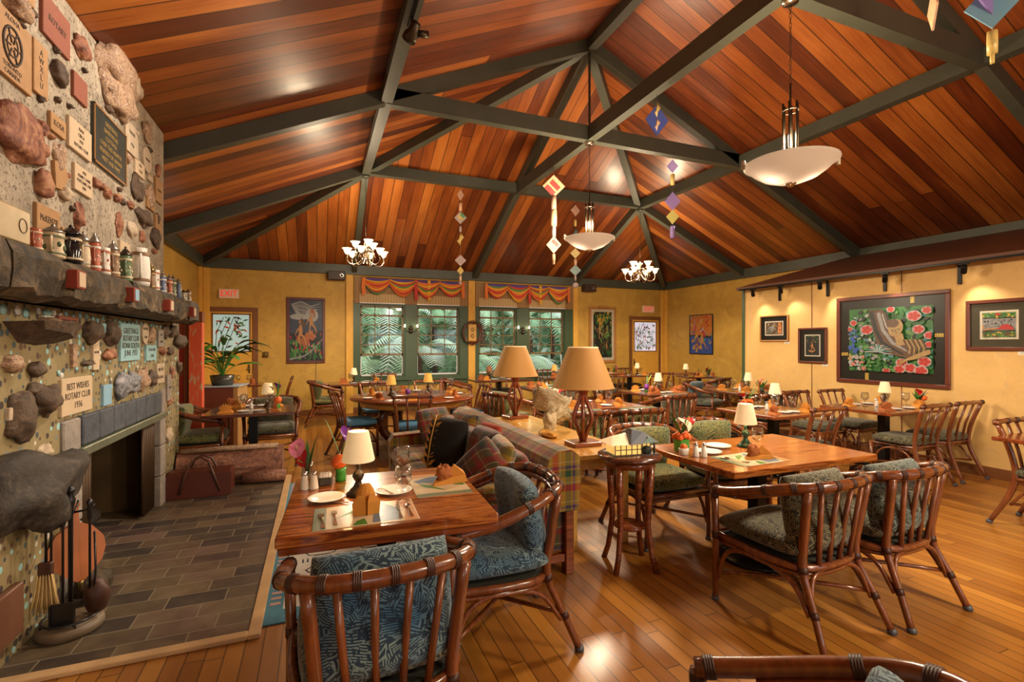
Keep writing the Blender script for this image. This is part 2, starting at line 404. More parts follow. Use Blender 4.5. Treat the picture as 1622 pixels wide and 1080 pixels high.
# doors with art glass
mat('glass_art', (.3, .42, .38), .3, emit=(.6, .85, .8), es=.28, var=.3, vs=3)
mat('glass_art2', (.45, .44, .5), .3, emit=(.85, .83, .95), es=.42, var=0)
for n_, c_ in dict(leaf=(.04, .14, .03), leaf2=(.1, .25, .05), twig=(.05, .04, .03), redbit=(.5, .06, .02), tealbit=(.04, .2, .22)).items(): mat(n_, c_, .4)
def door(i, x0, x1, z1, gx0, gx1, gz0, gz1, seed, gm):
    r = bpy.data.objects.new('door_%d' % i, None); col.objects.link(r); r.location = ((x0+x1)/2, YB, 0); struct(r)
    M = Tm(-(x0+x1)/2, -YB, 0); y = YB
    f = MB('brown_trim').at(M)
    f.box(x0-.09, x0, y-.03, y+.05, 0, z1+.09); f.box(x1, x1+.09, y-.03, y+.05, 0, z1+.09); f.box(x0, x1, y-.03, y+.05, z1, z1+.09); f.build('door_frame', r)
    d = MB('yellow_post').at(M)
    for (a, b_, c, e) in [(x0, gx0, 0, z1), (gx1, x1, 0, z1), (gx0, gx1, gz1, z1), (gx0, gx1, 0, gz0)]: d.box(a, b_, y, y+.045, c, e)
    d.use('brown_trim'); q = .025
    d.box(gx0-q, gx0, y-.008, y, gz0-q, gz1+q); d.box(gx1, gx1+q, y-.008, y, gz0-q, gz1+q); d.box(gx0-q, gx1+q, y-.008, y, gz1, gz1+q); d.box(gx0-q, gx1+q, y-.008, y, gz0-q, gz0)
    d.use('yellow_post'); d.bbox(gx0, gx1, y-.012, y, .3, .95, .008)
    d.build('door_leaf', r)
    g = MB(gm).at(M); g.box(gx0, gx1, y+.015, y+.022, gz0, gz1)
    rnd = random.Random(seed)
    for k in range(70):
        cx_ = rnd.uniform(gx0+.05, gx1-.05); cz = rnd.uniform(gz0+.05, gz1-.05)
        if seed == 1 and cz < gz0+.25 and rnd.random() < .7: continue
        g.use(rnd.choice(['leaf', 'leaf2', 'leaf', 'redbit', 'twig'])); a = rnd.uniform(0, 6.3); L = rnd.uniform(.03, .07)
        dx, dz = math.cos(a)*L, math.sin(a)*L; nx, nz = -math.sin(a)*L*.3, math.cos(a)*L*.3; yy = y+.013-k*.00003
        g.poly([(cx_-dx, yy, cz-dz), (cx_+nx, yy, cz+nz), (cx_+dx, yy, cz+dz), (cx_-nx, yy, cz-nz)])
    g.use('twig')
    for k in range(4):
        x_ = gx0+.06+k*.09; g.tube([(x_*.6+gx0*.4, y+.014, gz0), (x_, y+.014, (gz0+gz1)/2), (x_+.12, y+.014, gz1-.05)], .006, 4)
    if seed == 2:
        g.use('leaf')
        for (cx_, cz) in ((gx0+.12, gz1-.3), (gx1-.15, gz0+.12), (gx0+.25, gz0+.1)):
            for k in range(9):
                a = PI*(k/8)*1.1; g.poly([(cx_, y+.008, cz), (cx_+.17*math.cos(a-.05), y+.008, cz+.17*math.sin(a-.05)), (cx_+.17*math.cos(a+.05), y+.008, cz+.17*math.sin(a+.05))])
    g.build('art_glass', r)
    h = MB('brass').at(M@Tm(x1-.07 if i == 1 else x0+.07, y-.03, 1.0)); h.sphere((0, 0, 0), .028); h.bbox(-.02, .02, .012, .03, -.09, .09, .004); h.build('door_knob', r)
door(1, -1.98, -1.2, 2.14, -1.9, -1.27, 1.36, 2.08, 1, 'glass_art')
door(2, 7.93, 8.82, 2.16, 8.02, 8.73, 1.31, 2.09, 2, 'glass_art2')
# ------------------------------------------------------------------ stone fireplace
def mortar(name, a, b, pebbles):
    m = bpy.data.materials.new(name); t = NT(m); MAT[name] = m; o = t.obj()
    f = t.noise(o, 5, 6, .65, .5); c = t.mix(t.ramp(f, [(.35, (0, 0, 0)), (.65, (1, 1, 1))]), a, b)
    g = t.noise(o, 60, 3)
    if pebbles:
        oo = t.xyz(o); o2 = t.comb(oo[1], oo[2], 0.0); d = t.vor(o2, 19, rnd=.8, dim='2D'); k = t.vor(o2, 19, out='Color', rnd=.8, dim='2D'); kx = t.xyz(k)
        r = t.math('ADD', t.math('MULTIPLY', kx[0], .22), .17)
        inside = t.math('LESS_THAN', d, r)
        inside = t.math('MULTIPLY', inside, t.math('GREATER_THAN', kx[2], .22))
        pc = t.ramp(kx[1], [(0, (.05, .035, .03)), (.3, (.12, .07, .04)), (.5, (.05, .07, .08)), (.68, (.16, .2, .2)), (.8, (.3, .55, .55)), (.92, (.55, .5, .42)), (1, (.3, .12, .06))], 'CONSTANT')
        c = t.mix(inside, c, pc)
        t.bump(t.math('ADD', t.math('MULTIPLY', inside, .6), t.math('MULTIPLY', f, .5)), .5, .012)
    else:
        pit = t.ramp(t.noise(o, 38, 4, .7), [(.36, (1, 1, 1)), (.44, (0, 0, 0))]); c = t.mix(t.math('MULTIPLY', t.xyz(pit)[0], .6), c, (.09, .07, .05))
        t.bump(t.math('SUBTRACT', t.math('ADD', f, t.math('MULTIPLY', g, .3)), t.math('MULTIPLY', t.xyz(pit)[0], .4)), .9, .015)
    t.base(c); t.rough(.75)
mortar('mortar_grey', (.45, .375, .28), (.25, .205, .145), False)
mortar('mortar_pebble', (.2, .15, .06), (.3, .235, .12), True)
def stonem(name, stops, sc=9, ds=2., bump=.8):
    m = bpy.data.materials.new(name); t = NT(m); MAT[name] = m; o = t.obj()
    f = t.noise(o, sc, 7, .68, ds); t.base(t.ramp(f, stops)); t.rough(.7); t.bump(t.noise(o, sc*3, 5, .7), bump, .012)
stonem('lava', [(.3, (.03, .018, .012)), (.55, (.1, .06, .035)), (.75, (.2, .13, .08))])
stonem('lava_dark', [(.3, (.012, .01, .01)), (.55, (.045, .032, .022)), (.75, (.12, .09, .07))])
stonem('lava_red', [(.3, (.06, .015, .01)), (.5, (.28, .1, .05)), (.65, (.45, .24, .12)), (.8, (.2, .06, .03))], 7)
stonem('strata', [(.3, (.05, .02, .012)), (.45, (.5, .33, .2)), (.55, (.16, .07, .04)), (.62, (.65, .5, .36)), (.72, (.1, .045, .03))], 6, 5)
stonem('pale_stone', [(.3, (.4, .3, .2)), (.7, (.62, .5, .36))], 8)
stonem('mantel_stone', [(.34, (.006, .004, .002)), (.45, (.04, .025, .01)), (.56, (.075, .048, .02)), (.7, (.24, .15, .065))], 9, .8, 1.)
stonem('grey_block', [(.3, (.2, .17, .15)), (.7, (.34, .29, .25))], 6)
stonem('slate', [(.3, (.035, .04, .055)), (.7, (.09, .1, .12))], 5)
stonem('crystal', [(.3, (.04, .04, .05)), (.5, (.2, .2, .22)), (.7, (.5, .48, .5))], 14)
mat('tan_plaque', (.4, .22, .09), .7, var=.25, vs=20); mat('red_plaque', (.26, .08, .045), .75, var=.2, vs=20)
mat('cream_plaque', (.56, .42, .27), .6, var=.1); mat('teal_plaque', (.28, .5, .55), .35); mat('bronze_plaque', (.05, .06, .055), .35, .4, var=.4)
mat('gold_edge', (.42, .22, .08), .4, .5); mat('ink', (.06, .035, .02), .7, var=0); mat('gold_ink', (.6, .42, .15), .4, .5, var=0); mat('soot', (.022, .014, .008), .9, var=.6, vs=6)
mat('firebrick', (.11, .065, .025), .85, var=.6, vs=5); mat('mesh_curtain', (.05, .025, .01), .5, .6); mat('lintel_steel', (.22, .24, .17), .35, .5, var=.4, vs=9)
mat('red_wood', (.26, .035, .015), .35); mat('blue_card', (.25, .45, .6), .3); mat('white_card', (.75, .72, .65), .4)
XF = -1.35; F_ = 770.4
def onX(u, v, X=XF):
    t = (u-811)/F_; d = X/(t*math.cos(.381)+math.sin(.381))
    return d*(-t*math.sin(.381)+math.cos(.381)), 1.5-(v-544.5)/F_*d
def MXf(Y, Z, X=XF): return Matrix(((0, 0, 1, X), (1, 0, 0, Y), (0, 1, 0, Z), (0, 0, 0, 1)))   # faces +x
fire = thing('stone_fireplace', 'massive mortared stone fireplace wall with a dark lava mantel and black firebox at the left', 'fireplace', (XF, 4.5, 0))
FM = Tm(-XF, -4.5, 0)
def fb(*m): b = MB(*m); b.at(FM); return b
b = fb('mortar_grey'); p = [(XL, 1.0), (XF, 1.0), (XF, 5.5), (XL, 5.5)]
b.loft([[(x, y, 1.7) for x, y in p], [(x, y, ZC+SL*(x-XL)-.02) for x, y in p]], True, True); b.build('chimney_breast', fire)
b = fb('mortar_pebble'); OZ = .84; O0, O1 = 3.76, 5.32
for (y0, y1, z0, z1) in [(1.0, 3.5, 0, 1.72), (3.5, 5.5, 1.06, 1.72), (5.5, 6.05, 0, 1.72)]: b.box(XL, XF, y0, y1, z0, z1)
b.build('pebbled_base', fire)
b = fb('firebrick'); b.box(XL, -2.06, 3.5, 5.5, 0, 1.06); b.box(-2.06, XF-.06, 3.5, 3.76, 0, 1.06); b.box(-2.06, XF-.06, 5.32, 5.5, 0, 1.06); b.box(-2.06, XF-.06, 3.76, 5.32, .86, 1.06)
b.use('soot'); b.box(-2.055, -2.04, 3.77, 5.31, .08, .86)
b.build('firebox', fire)
def stone_px(name, cu, cv, wpx, hpx, m, X=XF, dep=.05, seed=0, nz=.4, **kw):
    y, z = onX(cu, cv, X); y0, _ = onX(cu-wpx/2, cv, X); y1, _ = onX(cu+wpx/2, cv, X); _, z0 = onX(cu, cv+hpx/2, X); _, z1 = onX(cu, cv-hpx/2, X)
    b = fb(m); b.rock((X+dep*.1, y, z), (dep*.8, (y1-y0)/2*.92, (z1-z0)/2*.95), seed, nz=nz); return b.build(name, fire, **kw)
# surround blocks and slate tiles
def blk(y0, y1, z0, z1, m='grey_block', name='surround_block', x1=.02):
    b = fb(m); b.bbox(XF-.06, XF+x1, y0+.004, y1-.004, z0+.004, z1-.004, .008); b.build(name, fire)
for z0, z1 in ((0, .43), (.43, .84)): blk(3.5, 3.74, z0, z1)
blk(3.5, 3.72, .84, 1.06)
for z0, z1 in ((0, .28), (.28, .56), (.56, .84), (.84, 1.08)): blk(5.34, 5.5, z0, z1)
ys = [3.72, 3.96, 4.2, 4.42, 4.65, 4.89, 5.12, 5.34]
for a, c in zip(ys, ys[1:]): blk(a, c, .875, 1.065, 'slate', 'slate_tile', .03)
b = fb('lintel_steel'); b.bbox(XF-.05, XF+.045, 3.68, 5.42, .815, .872, .006); b.build('lintel', fire)
def curtain(y0, y1, z0=.03, z1=.81):
    b = fb('mesh_curtain'); n = 18; r = []
    for z in (z0, (z0+z1)/2, z1): r.append([(XF-.03+.02*math.sin(k*2.1), y0+(y1-y0)*k/n*(1 if z > z0 else .96), z) for k in range(n+1)]+[(XF-.045+.02*math.sin(k*2.1), y0+(y1-y0)*k/n, z) for k in range(n, -1, -1)])
    b.loft(r, True, True, True); b.build('fire_curtain', fire)
curtain(3.75, 3.98); curtain(5.0, 5.32)
# mantel of rough stone blocks
ys = [1.1, 2.55, 3.98, 4.95, 5.42, 5.84]
XMf = -1.12
for i, (a, c) in enumerate(zip(ys, ys[1:])):
    b = fb('mantel_stone'); ny = max(4, int((c-a)/.05)); rs = []
    for k in range(ny+1):
        y = a+.004+(c-a-.008)*k/ny; ring = []
        prof = [(XF+.0, 1.71), (XMf-.05, 1.70), (XMf, 1.73), (XMf+.005, 1.80), (XMf, 1.87), (XMf-.03, 1.915), (XMf-.12, 1.925), (XF+.0, 1.925)]
        for q, (x, z) in enumerate(prof):
            e = 0 if q in (0, 7) else 1; n1 = noise.noise(Vector((x*9, y*6, z*9+i*5))); n2 = noise.noise(Vector((x*22+3, y*18, z*22)))
            end = .6 if k in (0, ny) else 1
            ring.append((x+e*((n1*.03+n2*.014)-(.015 if end < 1 else 0)), y, z+(e*(n1*.008+n2*.005) if z > 1.9 else e*(n1*.022+n2*.012))))
        rs.append(ring)
    b.loft(rs, True, True); b.build('mantel_stone', fire)
# plaques on the upper face : (u0, v_mid_at_left.., ) given as wall rectangle
def plaque(y0, y1, z0, z1, m, lines=(), ink='ink', d=.018, name='plaque', shape='rect', ls=.0, edge=None, size=None, X=XF, rot=0, **kw):
    w, h = y1-y0, z1-z0; b = MB(m); b.at(FM @ MXf((y0+y1)/2, (z0+z1)/2, X) @ Rz(rot))
    if shape == 'rect': b.bbox(-w/2, w/2, -h/2, h/2, -.005, d, .003)
    elif shape == 'oval': b.prism([(w/2*math.cos(a*PI/10), h/2*math.sin(a*PI/10)) for a in range(20)], -.005, d)
    elif shape == 'tomb': b.prism([(-w/2, -h/2), (w/2, -h/2), (w/2, h*.2), (w*.3, h/2), (-w*.3, h/2), (-w/2, h*.2)], -.005, d)
    elif shape == 'shard': b.prism([(-w*.4, -h/2), (w*.1, -h*.45), (w/2, h*.1), (w*.2, h/2), (-w/2, h*.4)], -.005, d)
    if edge:
        b.use(edge); q = .012
        b.box(-w/2, w/2, h/2-q, h/2, d, d+.005); b.box(-w/2, w/2, -h/2, -h/2+q, d, d+.005); b.box(-w/2, -w/2+q, -h/2, h/2, d, d+.005); b.box(w/2-q, w/2, -h/2, h/2, d, d+.005)
    o = b.build(name, fire, **kw)
    if lines:
        n = len(lines); t = MB(ink); t.at(FM @ MXf((y0+y1)/2, (z0+z1)/2, X) @ Rz(rot)); s = size or min(h*.75/n, .3)
        for i, L in enumerate(lines):
            t.text(L, s, 0, h*.78*(.5-(i+.5)/n), d+.001, sx=min(1.0, (w*.85)/(max(1, len(L))*s*.62)))
        t.build('lettering', o)
    return o
plaque(3.9, 4.47, 2.68, 3.06, 'bronze_plaque', ('GREETINGS', 'BARRYMORE', 'COTTAGE', 'OVER THIS HEARTH', 'FRIENDS OF HAWAII', 'MEET AND PART'), 'gold_ink', edge='gold_edge', size=.042, label='dark bronze plaque with gold lettering')
o = plaque(2.72, 3.17, 2.74, 3.05, 'tan_plaque', (), label='tan sandstone plaque with a carved cogwheel')
t = MB('ink'); t.at(FM @ MXf(3.0, 2.9, XF+.019)); t.tube([(.075*math.cos(a*PI/12), .085*math.sin(a*PI/12), 0) for a in range(24)], .007, 4, True); t.tube([(.045*math.cos(a*PI/8), .05*math.sin(a*PI/8), 0) for a in range(16)], .004, 4, True)
for k in range(6): a = k*PI/3; t.tube([(.015*math.cos(a), .015*math.sin(a), 0), (.07*math.cos(a), .08*math.sin(a), 0)], .005, 4)
t.text('ALOHA', .035, 0, .12, 0); t.text('TORONTO', .03, 0, -.105, 0); t.text('CANADA', .03, 0, -.135, 0); t.build('lettering', o)
plaque(3.19, 3.33, 2.79, 3.06, 'tan_plaque', ('A', 'W', 'X', 'L', 'U'), name='plaque', size=.045)
plaque(3.28, 3.58, 3.14, 3.36, 'red_plaque', ('ROTARY',), size=.05); plaque(3.0, 3.2, 3.2, 3.36, 'tan_plaque')
plaque(3.63, 3.81, 2.97, 3.12, 'red_plaque'); plaque(3.57, 3.87, 2.65, 2.83, 'cream_plaque', ('MAUI', 'CIRCA', '1937', 'ROTARY CLUB'), size=.028)
plaque(3.36, 3.53, 2.66, 2.76, 'tan_plaque', ('KOSA',), size=.045); plaque(3.64, 3.88, 2.42, 2.58, 'cream_plaque', ('1935', 'FRANK T. DAVIS', 'PORTLAND, ORE', 'USA'), size=.026)
plaque(3.22, 3.46, 2.09, 2.23, 'tan_plaque', ('McKENZIE',), size=.05); plaque(3.49, 3.66, 2.0, 2.16, 'tan_plaque')
plaque(4.68, 4.9, 2.86, 2.98, 'cream_plaque', ('HILO', 'CLUB'), size=.03); plaque(4.97, 5.18, 2.66, 2.86, 'tan_plaque', ('ROTARY', 'MEMBERS', 'ALOHA'), shape='tomb', size=.035)
plaque(4.46, 4.74, 2.97, 3.2, 'pale_stone', ('KAUAI', '1936'), shape='tomb', size=.04); plaque(5.2, 5.4, 2.78, 3.0, 'tan_plaque', ('ALOHA',), shape='rect', size=.03)
plaque(4.86, 5.08, 2.95, 3.16, 'pale_stone', ('HAWAII',), shape='oval', size=.028)
plaque(5.2, 5.36, 2.46, 2.66, 'tan_plaque', ('AL', 'OHA'), size=.03); plaque(3.4, 3.56, 2.36, 2.52, 'tan_plaque', (), shape='shard')
plaque(4.36, 4.56, 1.93, 2.26, 'cream_plaque', ('*',), size=.05); plaque(5.0, 5.12, 2.9, 2.95, 'pale_stone')
# lower face
plaque(4.37, 4.78, 1.37, 1.655, 'teal_plaque', ('GREETINGS', 'ROTARY CLUB', 'KONA SOUTH', 'JUNE 1933'), size=.062, label='pale blue plaque with dark lettering')
plaque(4.95, 5.22, 1.355, 1.49, 'teal_plaque', ('OF ROTARY', 'CLUB'), size=.035)
plaque(3.48, 3.88, 1.085, 1.3, 'cream_plaque', ('BEST WISHES', 'ROTARY CLUB', '1936'), size=.055)
plaque(3.45, 3.68, 1.56, 1.66, 'red_plaque', ('GREETINGS FROM', 'ROTARY CLUB'), size=.025)
plaque(3.9, 3.99, 1.33, 1.56, 'cream_plaque', ('ROTARY',), size=.02); plaque(5.28, 5.44, 1.47, 1.63, 'grey_block', ('FIFTY', 'TWO'), size=.03)
plaque(5.24, 5.46, 1.14, 1.32, 'pale_stone', ('NICHOLS', 'KODAK'), size=.04); plaque(4.84, 5.0, 1.5, 1.68, 'pale_stone', ('ROTARY', 'CLUB'), shape='oval', size=.03)
plaque(4.06, 4.2, 1.08, 1.22, 'blue_card'); plaque(2.98, 3.15, 1.14, 1.2, 'pale_stone'); plaque(3.3, 3.4, 1.62, 1.65, 'white_card'); plaque(5.56, 5.7, .95, 1.2, 'grey_block', ('CLUB',), size=.03)
plaque(3.62, 3.68, 1.36, 1.5, 'strata'); plaque(4.02, 4.12, 1.56, 1.64, 'teal_plaque', shape='shard')
rr = [('strata', 181, 112, 64, 85, .11), ('strata', 182, 152, 50, 70, .1), ('pale_stone', 206, 125, 30, 60, .09), ('lava_red', 28, 215, 92, 95, .07), ('lava_red', 63, 290, 26, 48, .06), ('lava_red', 126, 75, 24, 34, .05), ('lava', 90, 117, 26, 36, .05),
      ('lava_red', 62, 202, 16, 26, .04), ('pale_stone', 99, 306, 16, 24, .05), ('lava_red', 60, 236, 18, 30, .05), ('lava_red', 149, 289, 9, 16, .04), ('lava_red', 158, 295, 8, 12, .04), ('lava_red', 167, 305, 9, 20, .04), ('lava_red', 183, 313, 10, 14, .04),
      ('lava', 216, 302, 20, 42, .04), ('strata', 235, 310, 12, 40, .04), ('lava', 226, 344, 24, 32, .05), ('pale_stone', 207, 364, 14, 24, .04), ('lava_red', 187, 355, 11, 42, .03), ('lava', 245, 378, 16, 30, .04), ('strata', 231, 208, 15, 34, .04),
      ('lava', 170, 172, 11, 13, .04), ('strata', 201, 250, 9, 18, .03), ('lava_red', 121, 343, 12, 46, .04), ('strata', 93, 250, 24, 46, .03), ('lava_red', 205, 325, 9, 12, .03), ('lava', 193, 320, 8, 10, .03), ('lava_red', 224, 375, 8, 20, .03), ('lava_red', 249, 270, 7, 20, .03),
      ('lava', 248, 347, 7, 18, .03), ('lava', 29, 40, 10, 10, .03), ('lava', 86, 79, 7, 10, .03), ('lava', 61, 156, 8, 12, .03), ('lava', 48, 20, 12, 14, .03), ('lava', 108, 168, 7, 8, .03), ('strata', 20, 5, 60, 40, .06), ('lava_red', 78, 216, 8, 10, .03), ('lava', 131, 111, 5, 9, .03), ('lava', 88, 158, 6, 10, .03), ('lava', 236, 237, 6, 8, .03),
      ('lava', 187, 300, 6, 8, .03), ('pale_stone', 213, 60+150, 8, 9, .03), ('lava', 112, 330, 6, 9, .03), ('lava_red', 103, 277, 8, 10, .03), ('lava_red', 243, 398, 7, 9, .03)]
for i, (m_, u, v, w_, h_, d_) in enumerate(rr): stone_px('embedded_stone', u, v, w_, h_, m_, dep=d_, seed=i*3.7+1)
lo = [('lava', 69, 630, 32, 56, .08), ('lava', 28, 660, 44, 84, .07), ('lava', 47, 617, 14, 22, .05), ('lava', 53, 584, 22, 26, .05), ('strata', 14, 577, 24, 28, .06), ('strata', 70, 507, 24, 12, .08), ('lava', 141, 524, 26, 36, .07),
      ('lava', 173, 527, 24, 40, .06), ('lava_red', 171, 562, 18, 20, .05), ('pale_stone', 66, 715, 22, 22, .04), ('crystal', 187, 610, 16, 44, .08), ('crystal', 206, 606, 18, 38, .07), ('strata', 225, 600, 17, 38, .05), ('lava', 240, 600, 17, 26, .05), ('lava', 272, 525, 12, 20, .06),
      ('lava', 283, 540, 18, 22, .07), ('lava', 260, 525, 9, 22, .05), ('strata', 237, 530, 8, 26, .04), ('lava_red', 256, 556, 9, 14, .04), ('lava', 268, 556, 9, 14, .04), ('lava_red', 271, 590, 7, 20, .03), ('lava', 282, 580, 6, 20, .04), ('lava_red', 268, 635, 7, 14, .03), ('lava', 135, 575, 18, 8, .05), ('pale_stone', 264, 688, 11, 24, .05)]
for i, (m_, u, v, w_, h_, d_) in enumerate(lo): stone_px('embedded_stone', u, v, w_, h_, m_, dep=d_, seed=i*2.9+60)
b = fb('lava'); y0_, z0_ = onX(50, 528)
b.loft([[(XF-.02, y0_-.26, z0_+.05), (XF+.13, y0_-.2, z0_+.06), (XF+.12, y0_-.16, z0_+.02), (XF-.02, y0_-.12, z0_-.06)], [(XF-.02, y0_+.02, z0_+.06), (XF+.17, y0_+.02, z0_+.065), (XF+.15, y0_+.02, z0_-.0), (XF-.02, y0_+.02, z0_-.07)], [(XF-.02, y0_+.24, z0_+.05), (XF+.13, y0_+.22, z0_+.05), (XF+.1, y0_+.2, z0_-.02), (XF-.02, y0_+.22, z0_-.06)]], True, True); b.build('embedded_stone', fire, label='flat grey ledge-shaped stone')
# pale glass bottle ends set in the mortar
mat('coin_teal', (.3, .55, .58), .25, var=.5, vs=40); mat('coin_white', (.7, .7, .66), .3, var=.3, vs=40)
rnd = random.Random(4); n_ = 0
y = 2.96
while y < 5.45:
    b = fb(rnd.choice(['coin_teal', 'coin_white', 'coin_teal'])); r = .019 if y > 3.2 else .026; z = 1.665+rnd.uniform(-.012, .012)
    b.at(FM @ MXf(y, z)); b.lathe([(r*.3, -.002), (r, 0), (r*.95, .006), (.001, .009)], 10); b.build('bottle_end', fire); y += rnd.choice([.07, .09, .12])
for k in range(42):
    y = rnd.uniform(3.3, 5.2); z = rnd.uniform(1.3, 1.62); r = rnd.uniform(.012, .019)
    b = fb(rnd.choice(['coin_teal', 'coin_teal', 'coin_white'])); b.at(FM @ MXf(y, z)); b.lathe([(r*.3, -.002), (r, 0), (r*.95, .006), (.001, .009)], 10); b.build('bottle_end', fire)
# little boxed name stones set on the mantel face
for i, (u, v, w_, h_) in enumerate([(122, 443, 22, 32), (211, 467, 16, 22), (268, 484, 10, 18), (305, 494, 7, 14)]):
    y, z = onX(u, v, XMf+.03); q = .07
    b = fb('red_wood'); b.bbox(XMf-.06, XMf+.05, y-q/2-.01, y+q/2+.01, z-q/2-.01, z+q/2+.01, .004); b.use('cream_plaque' if i != 1 else 'blue_card'); b.box(XMf+.05, XMf+.053, y-q/2, y+q/2, z-q/2, z+q/2); b.build('tile_block', fire)
# hearth
def tilemat():
    m = bpy.data.materials.new('hearth_tile'); t = NT(m); MAT['hearth_tile'] = m; o = t.obj()
    n = t.new('ShaderNodeTexBrick'); t.put(n.inputs['Vector'], o); n.inputs['Scale'].default_value = 1; n.inputs['Mortar Size'].default_value = .004
    n.inputs['Brick Width'].default_value = .3; n.inputs['Row Height'].default_value = .15; n.offset = .37; n.inputs['Bias'].default_value = 0
    n.inputs['Color1'].default_value = (.0, .0, .0, 1); n.inputs['Color2'].default_value = (1, 1, 1, 1); n.inputs['Mortar'].default_value = (.5, .5, .5, 1); n.inputs['Mortar Smooth'].default_value = .2
    f = t.noise(o, 4, 6, .65, .6)
    tc = t.ramp(t.math('ADD', t.math('MULTIPLY', t.xyz(n.outputs['Color'])[0], .4), t.math('MULTIPLY', f, .8)), [(.2, (.022, .018, .018)), (.45, (.065, .05, .038)), (.68, (.14, .1, .055)), (.95, (.24, .18, .11))])
    g2 = t.noise(o, 1.6, 3, .6); tc = t.mix(t.ramp(g2, [(.42, (0, 0, 0)), (.62, (1, 1, 1))]), tc, t.mix(1., tc, (.82, .7, .92), 'MULTIPLY'))
    t.base(t.mix(n.outputs['Fac'], tc, (.24, .2, .13))); t.rough(.42)
    t.bump(t.math('SUBTRACT', t.math('MULTIPLY', f, .4), n.outputs['Fac']), .6, .006)
tilemat()
mat('border_wood', (.62, .4, .2), .35, var=.3, vs=8)
hearth = thing('tiled_hearth', 'grey-brown stone tiled hearth with a pale wooden border in front of the firebox', 'hearth', (-.8, 4.3, 0))
HM = Tm(.8, -4.3, 0)
b = MB('hearth_tile'); b.at(HM); b.box(-2.05, -.33, 2.84, 6.0, 0, .012); b.build('tile_field', hearth)
b = MB('border_wood'); b.at(HM); b.bbox(-.33, -.27, 2.78, 6.05, 0, .022, .004); b.bbox(-2.1, -.33, 2.78, 2.84, 0, .022, .004); b.build('wooden_border', hearth)
# ash grate log inside
lg = MB('soot'); lg.at(Tm(0, 0, 0)); lg.tube([(-1.75, 4.1, .1), (-1.72, 4.55, .11), (-1.7, 4.95, .1)], [.07, .075, .06], 9)
tag(lg.build('charred_log'), 'charred black log lying inside the dark firebox', 'log')
# ---- boulders, fire tools
def rockthing(name, label, cat, c, sc, seed, m, nz=.35, n=18, mm=13):
    b = MB(m); b.rock((0, 0, sc[2]), sc, seed, n, mm, nz, False); o = b.build(name, loc=c); return tag(o, label, cat)
rockthing('boulder', 'large dark rounded boulder set in the pebbled wall above the fire tools', 'boulder', (-1.33, 3.14, .57), (.16, .4, .2), 8, 'lava_dark', .45)
rockthing('round_stone', 'round mossy brown stone on the hearth beside the bellows', 'stone', (-1.22, 3.56, .012), (.09, .11, .085), 11, 'mantel_stone', .2)
mat('bellows_wood', (.5, .16, .05), .35, var=.35, vs=5); mat('leather_dark', (.07, .025, .012), .5); mat('straw', (.62, .42, .17), .8, var=.3, vs=40)
mat('tool_iron', (.05, .048, .05), .3, .8); mat('round_base', (.17, .12, .07), .5, var=.4)
# bellows
be = thing('fireplace_bellows', 'orange-brown wooden bellows leaning upright between the fire tools and the firebox', 'bellows', (-1.24, 3.42, .31)); be.scale = (.86, .8, .62); be.rotation_euler = (R(-8), R(-4), R(24))
out = [(-.025, .44), (-.04, .47), (0, .49), (.04, .47), (.025, .44), (.024, .3), (.09, .24), (.135, .14), (.14, .05), (.115, -.06), (.05, -.16), (.02, -.2), (-.02, -.2), (-.05, -.16), (-.115, -.06), (-.14, .05), (-.135, .14), (-.09, .24), (-.024, .3)]
for nm, y0, y1, m_ in (('board', -.035, -.015, 'bellows_wood'), ('board', .03, .05, 'bellows_wood')):
    b = MB(m_); b.at(Rx(PI/2)); b.prism(out, y0, y1); b.build(nm, be)
b = MB('leather_dark'); b.at(Rx(PI/2)); b.prism([(x*.93, min(z, .26)*.95) for x, z in out if z < .3], -.015, .03); b.build('leather_skirt', be)
b = MB('brass'); b.at(Tm(0, 0, -.2)@Rx(PI)); b.lathe([(.02, 0), (.014, .04), (.009, .1)], 10); b.build('nozzle', be)
# tool set
ts = thing('fire_tool_set', 'iron fire tool stand with shovel and straw brush on a round base by the boulder', 'fire tools', (-1.19, 3.2, .012))
b = MB('round_base'); b.lathe([(.001, 0), (.13, 0), (.14, .02), (.135, .05), (.001, .055)], 28); b.use('tool_iron'); b.tube([(.115*math.cos(a*PI/12), .115*math.sin(a*PI/12), .075) for a in range(24)], .006, 6, True)
for k in range(4): a = k*PI/2+.5; b.tube([(.115*math.cos(a), .115*math.sin(a), .05), (.115*math.cos(a), .115*math.sin(a), .075)], .005, 5)
b.build('base', ts)
b = MB('tool_iron'); b.lathe([(.011, .05), (.011, .6), (.02, .61), (.012, .63), (.02, .66), (.022, .68), (.012, .70), (.018, .72), (.02, .735), (.001, .75)], 10)
for a in (0, 1.6, 3.1, 4.7): b.tube([(0, 0, .61), (.05*math.cos(a), .05*math.sin(a), .615), (.085*math.cos(a), .085*math.sin(a), .625), (.1*math.cos(a), .1*math.sin(a), .645)], .006, 6)
b.build('stand', ts)
def tool(a, nm, f):
    b = MB('tool_iron'); x, y = .08*math.cos(a), .08*math.sin(a); b.at(Tm(x, y, 0)); b.lathe([(.006, .12), (.006, .56), (.013, .58), (.011, .64), (.016, .66), (.001, .68)], 8); f(b); b.build(nm, ts)
tool(4.7, 'shovel', lambda b: (b.box(-.045, .045, -.008, .002, .06, .18), b.box(-.05, -.044, -.02, .002, .06, .18), b.box(.044, .05, -.02, .002, .06, .18)))
tool(3.1, 'poker', lambda b: b.tube([(0, 0, .12), (.0, 0, .08), (.02, 0, .1)], .006, 6))
tool(0, 'tongs', lambda b: b.tube([(.02, 0, .5), (.025, 0, .3), (.012, 0, .09)], .005, 6))
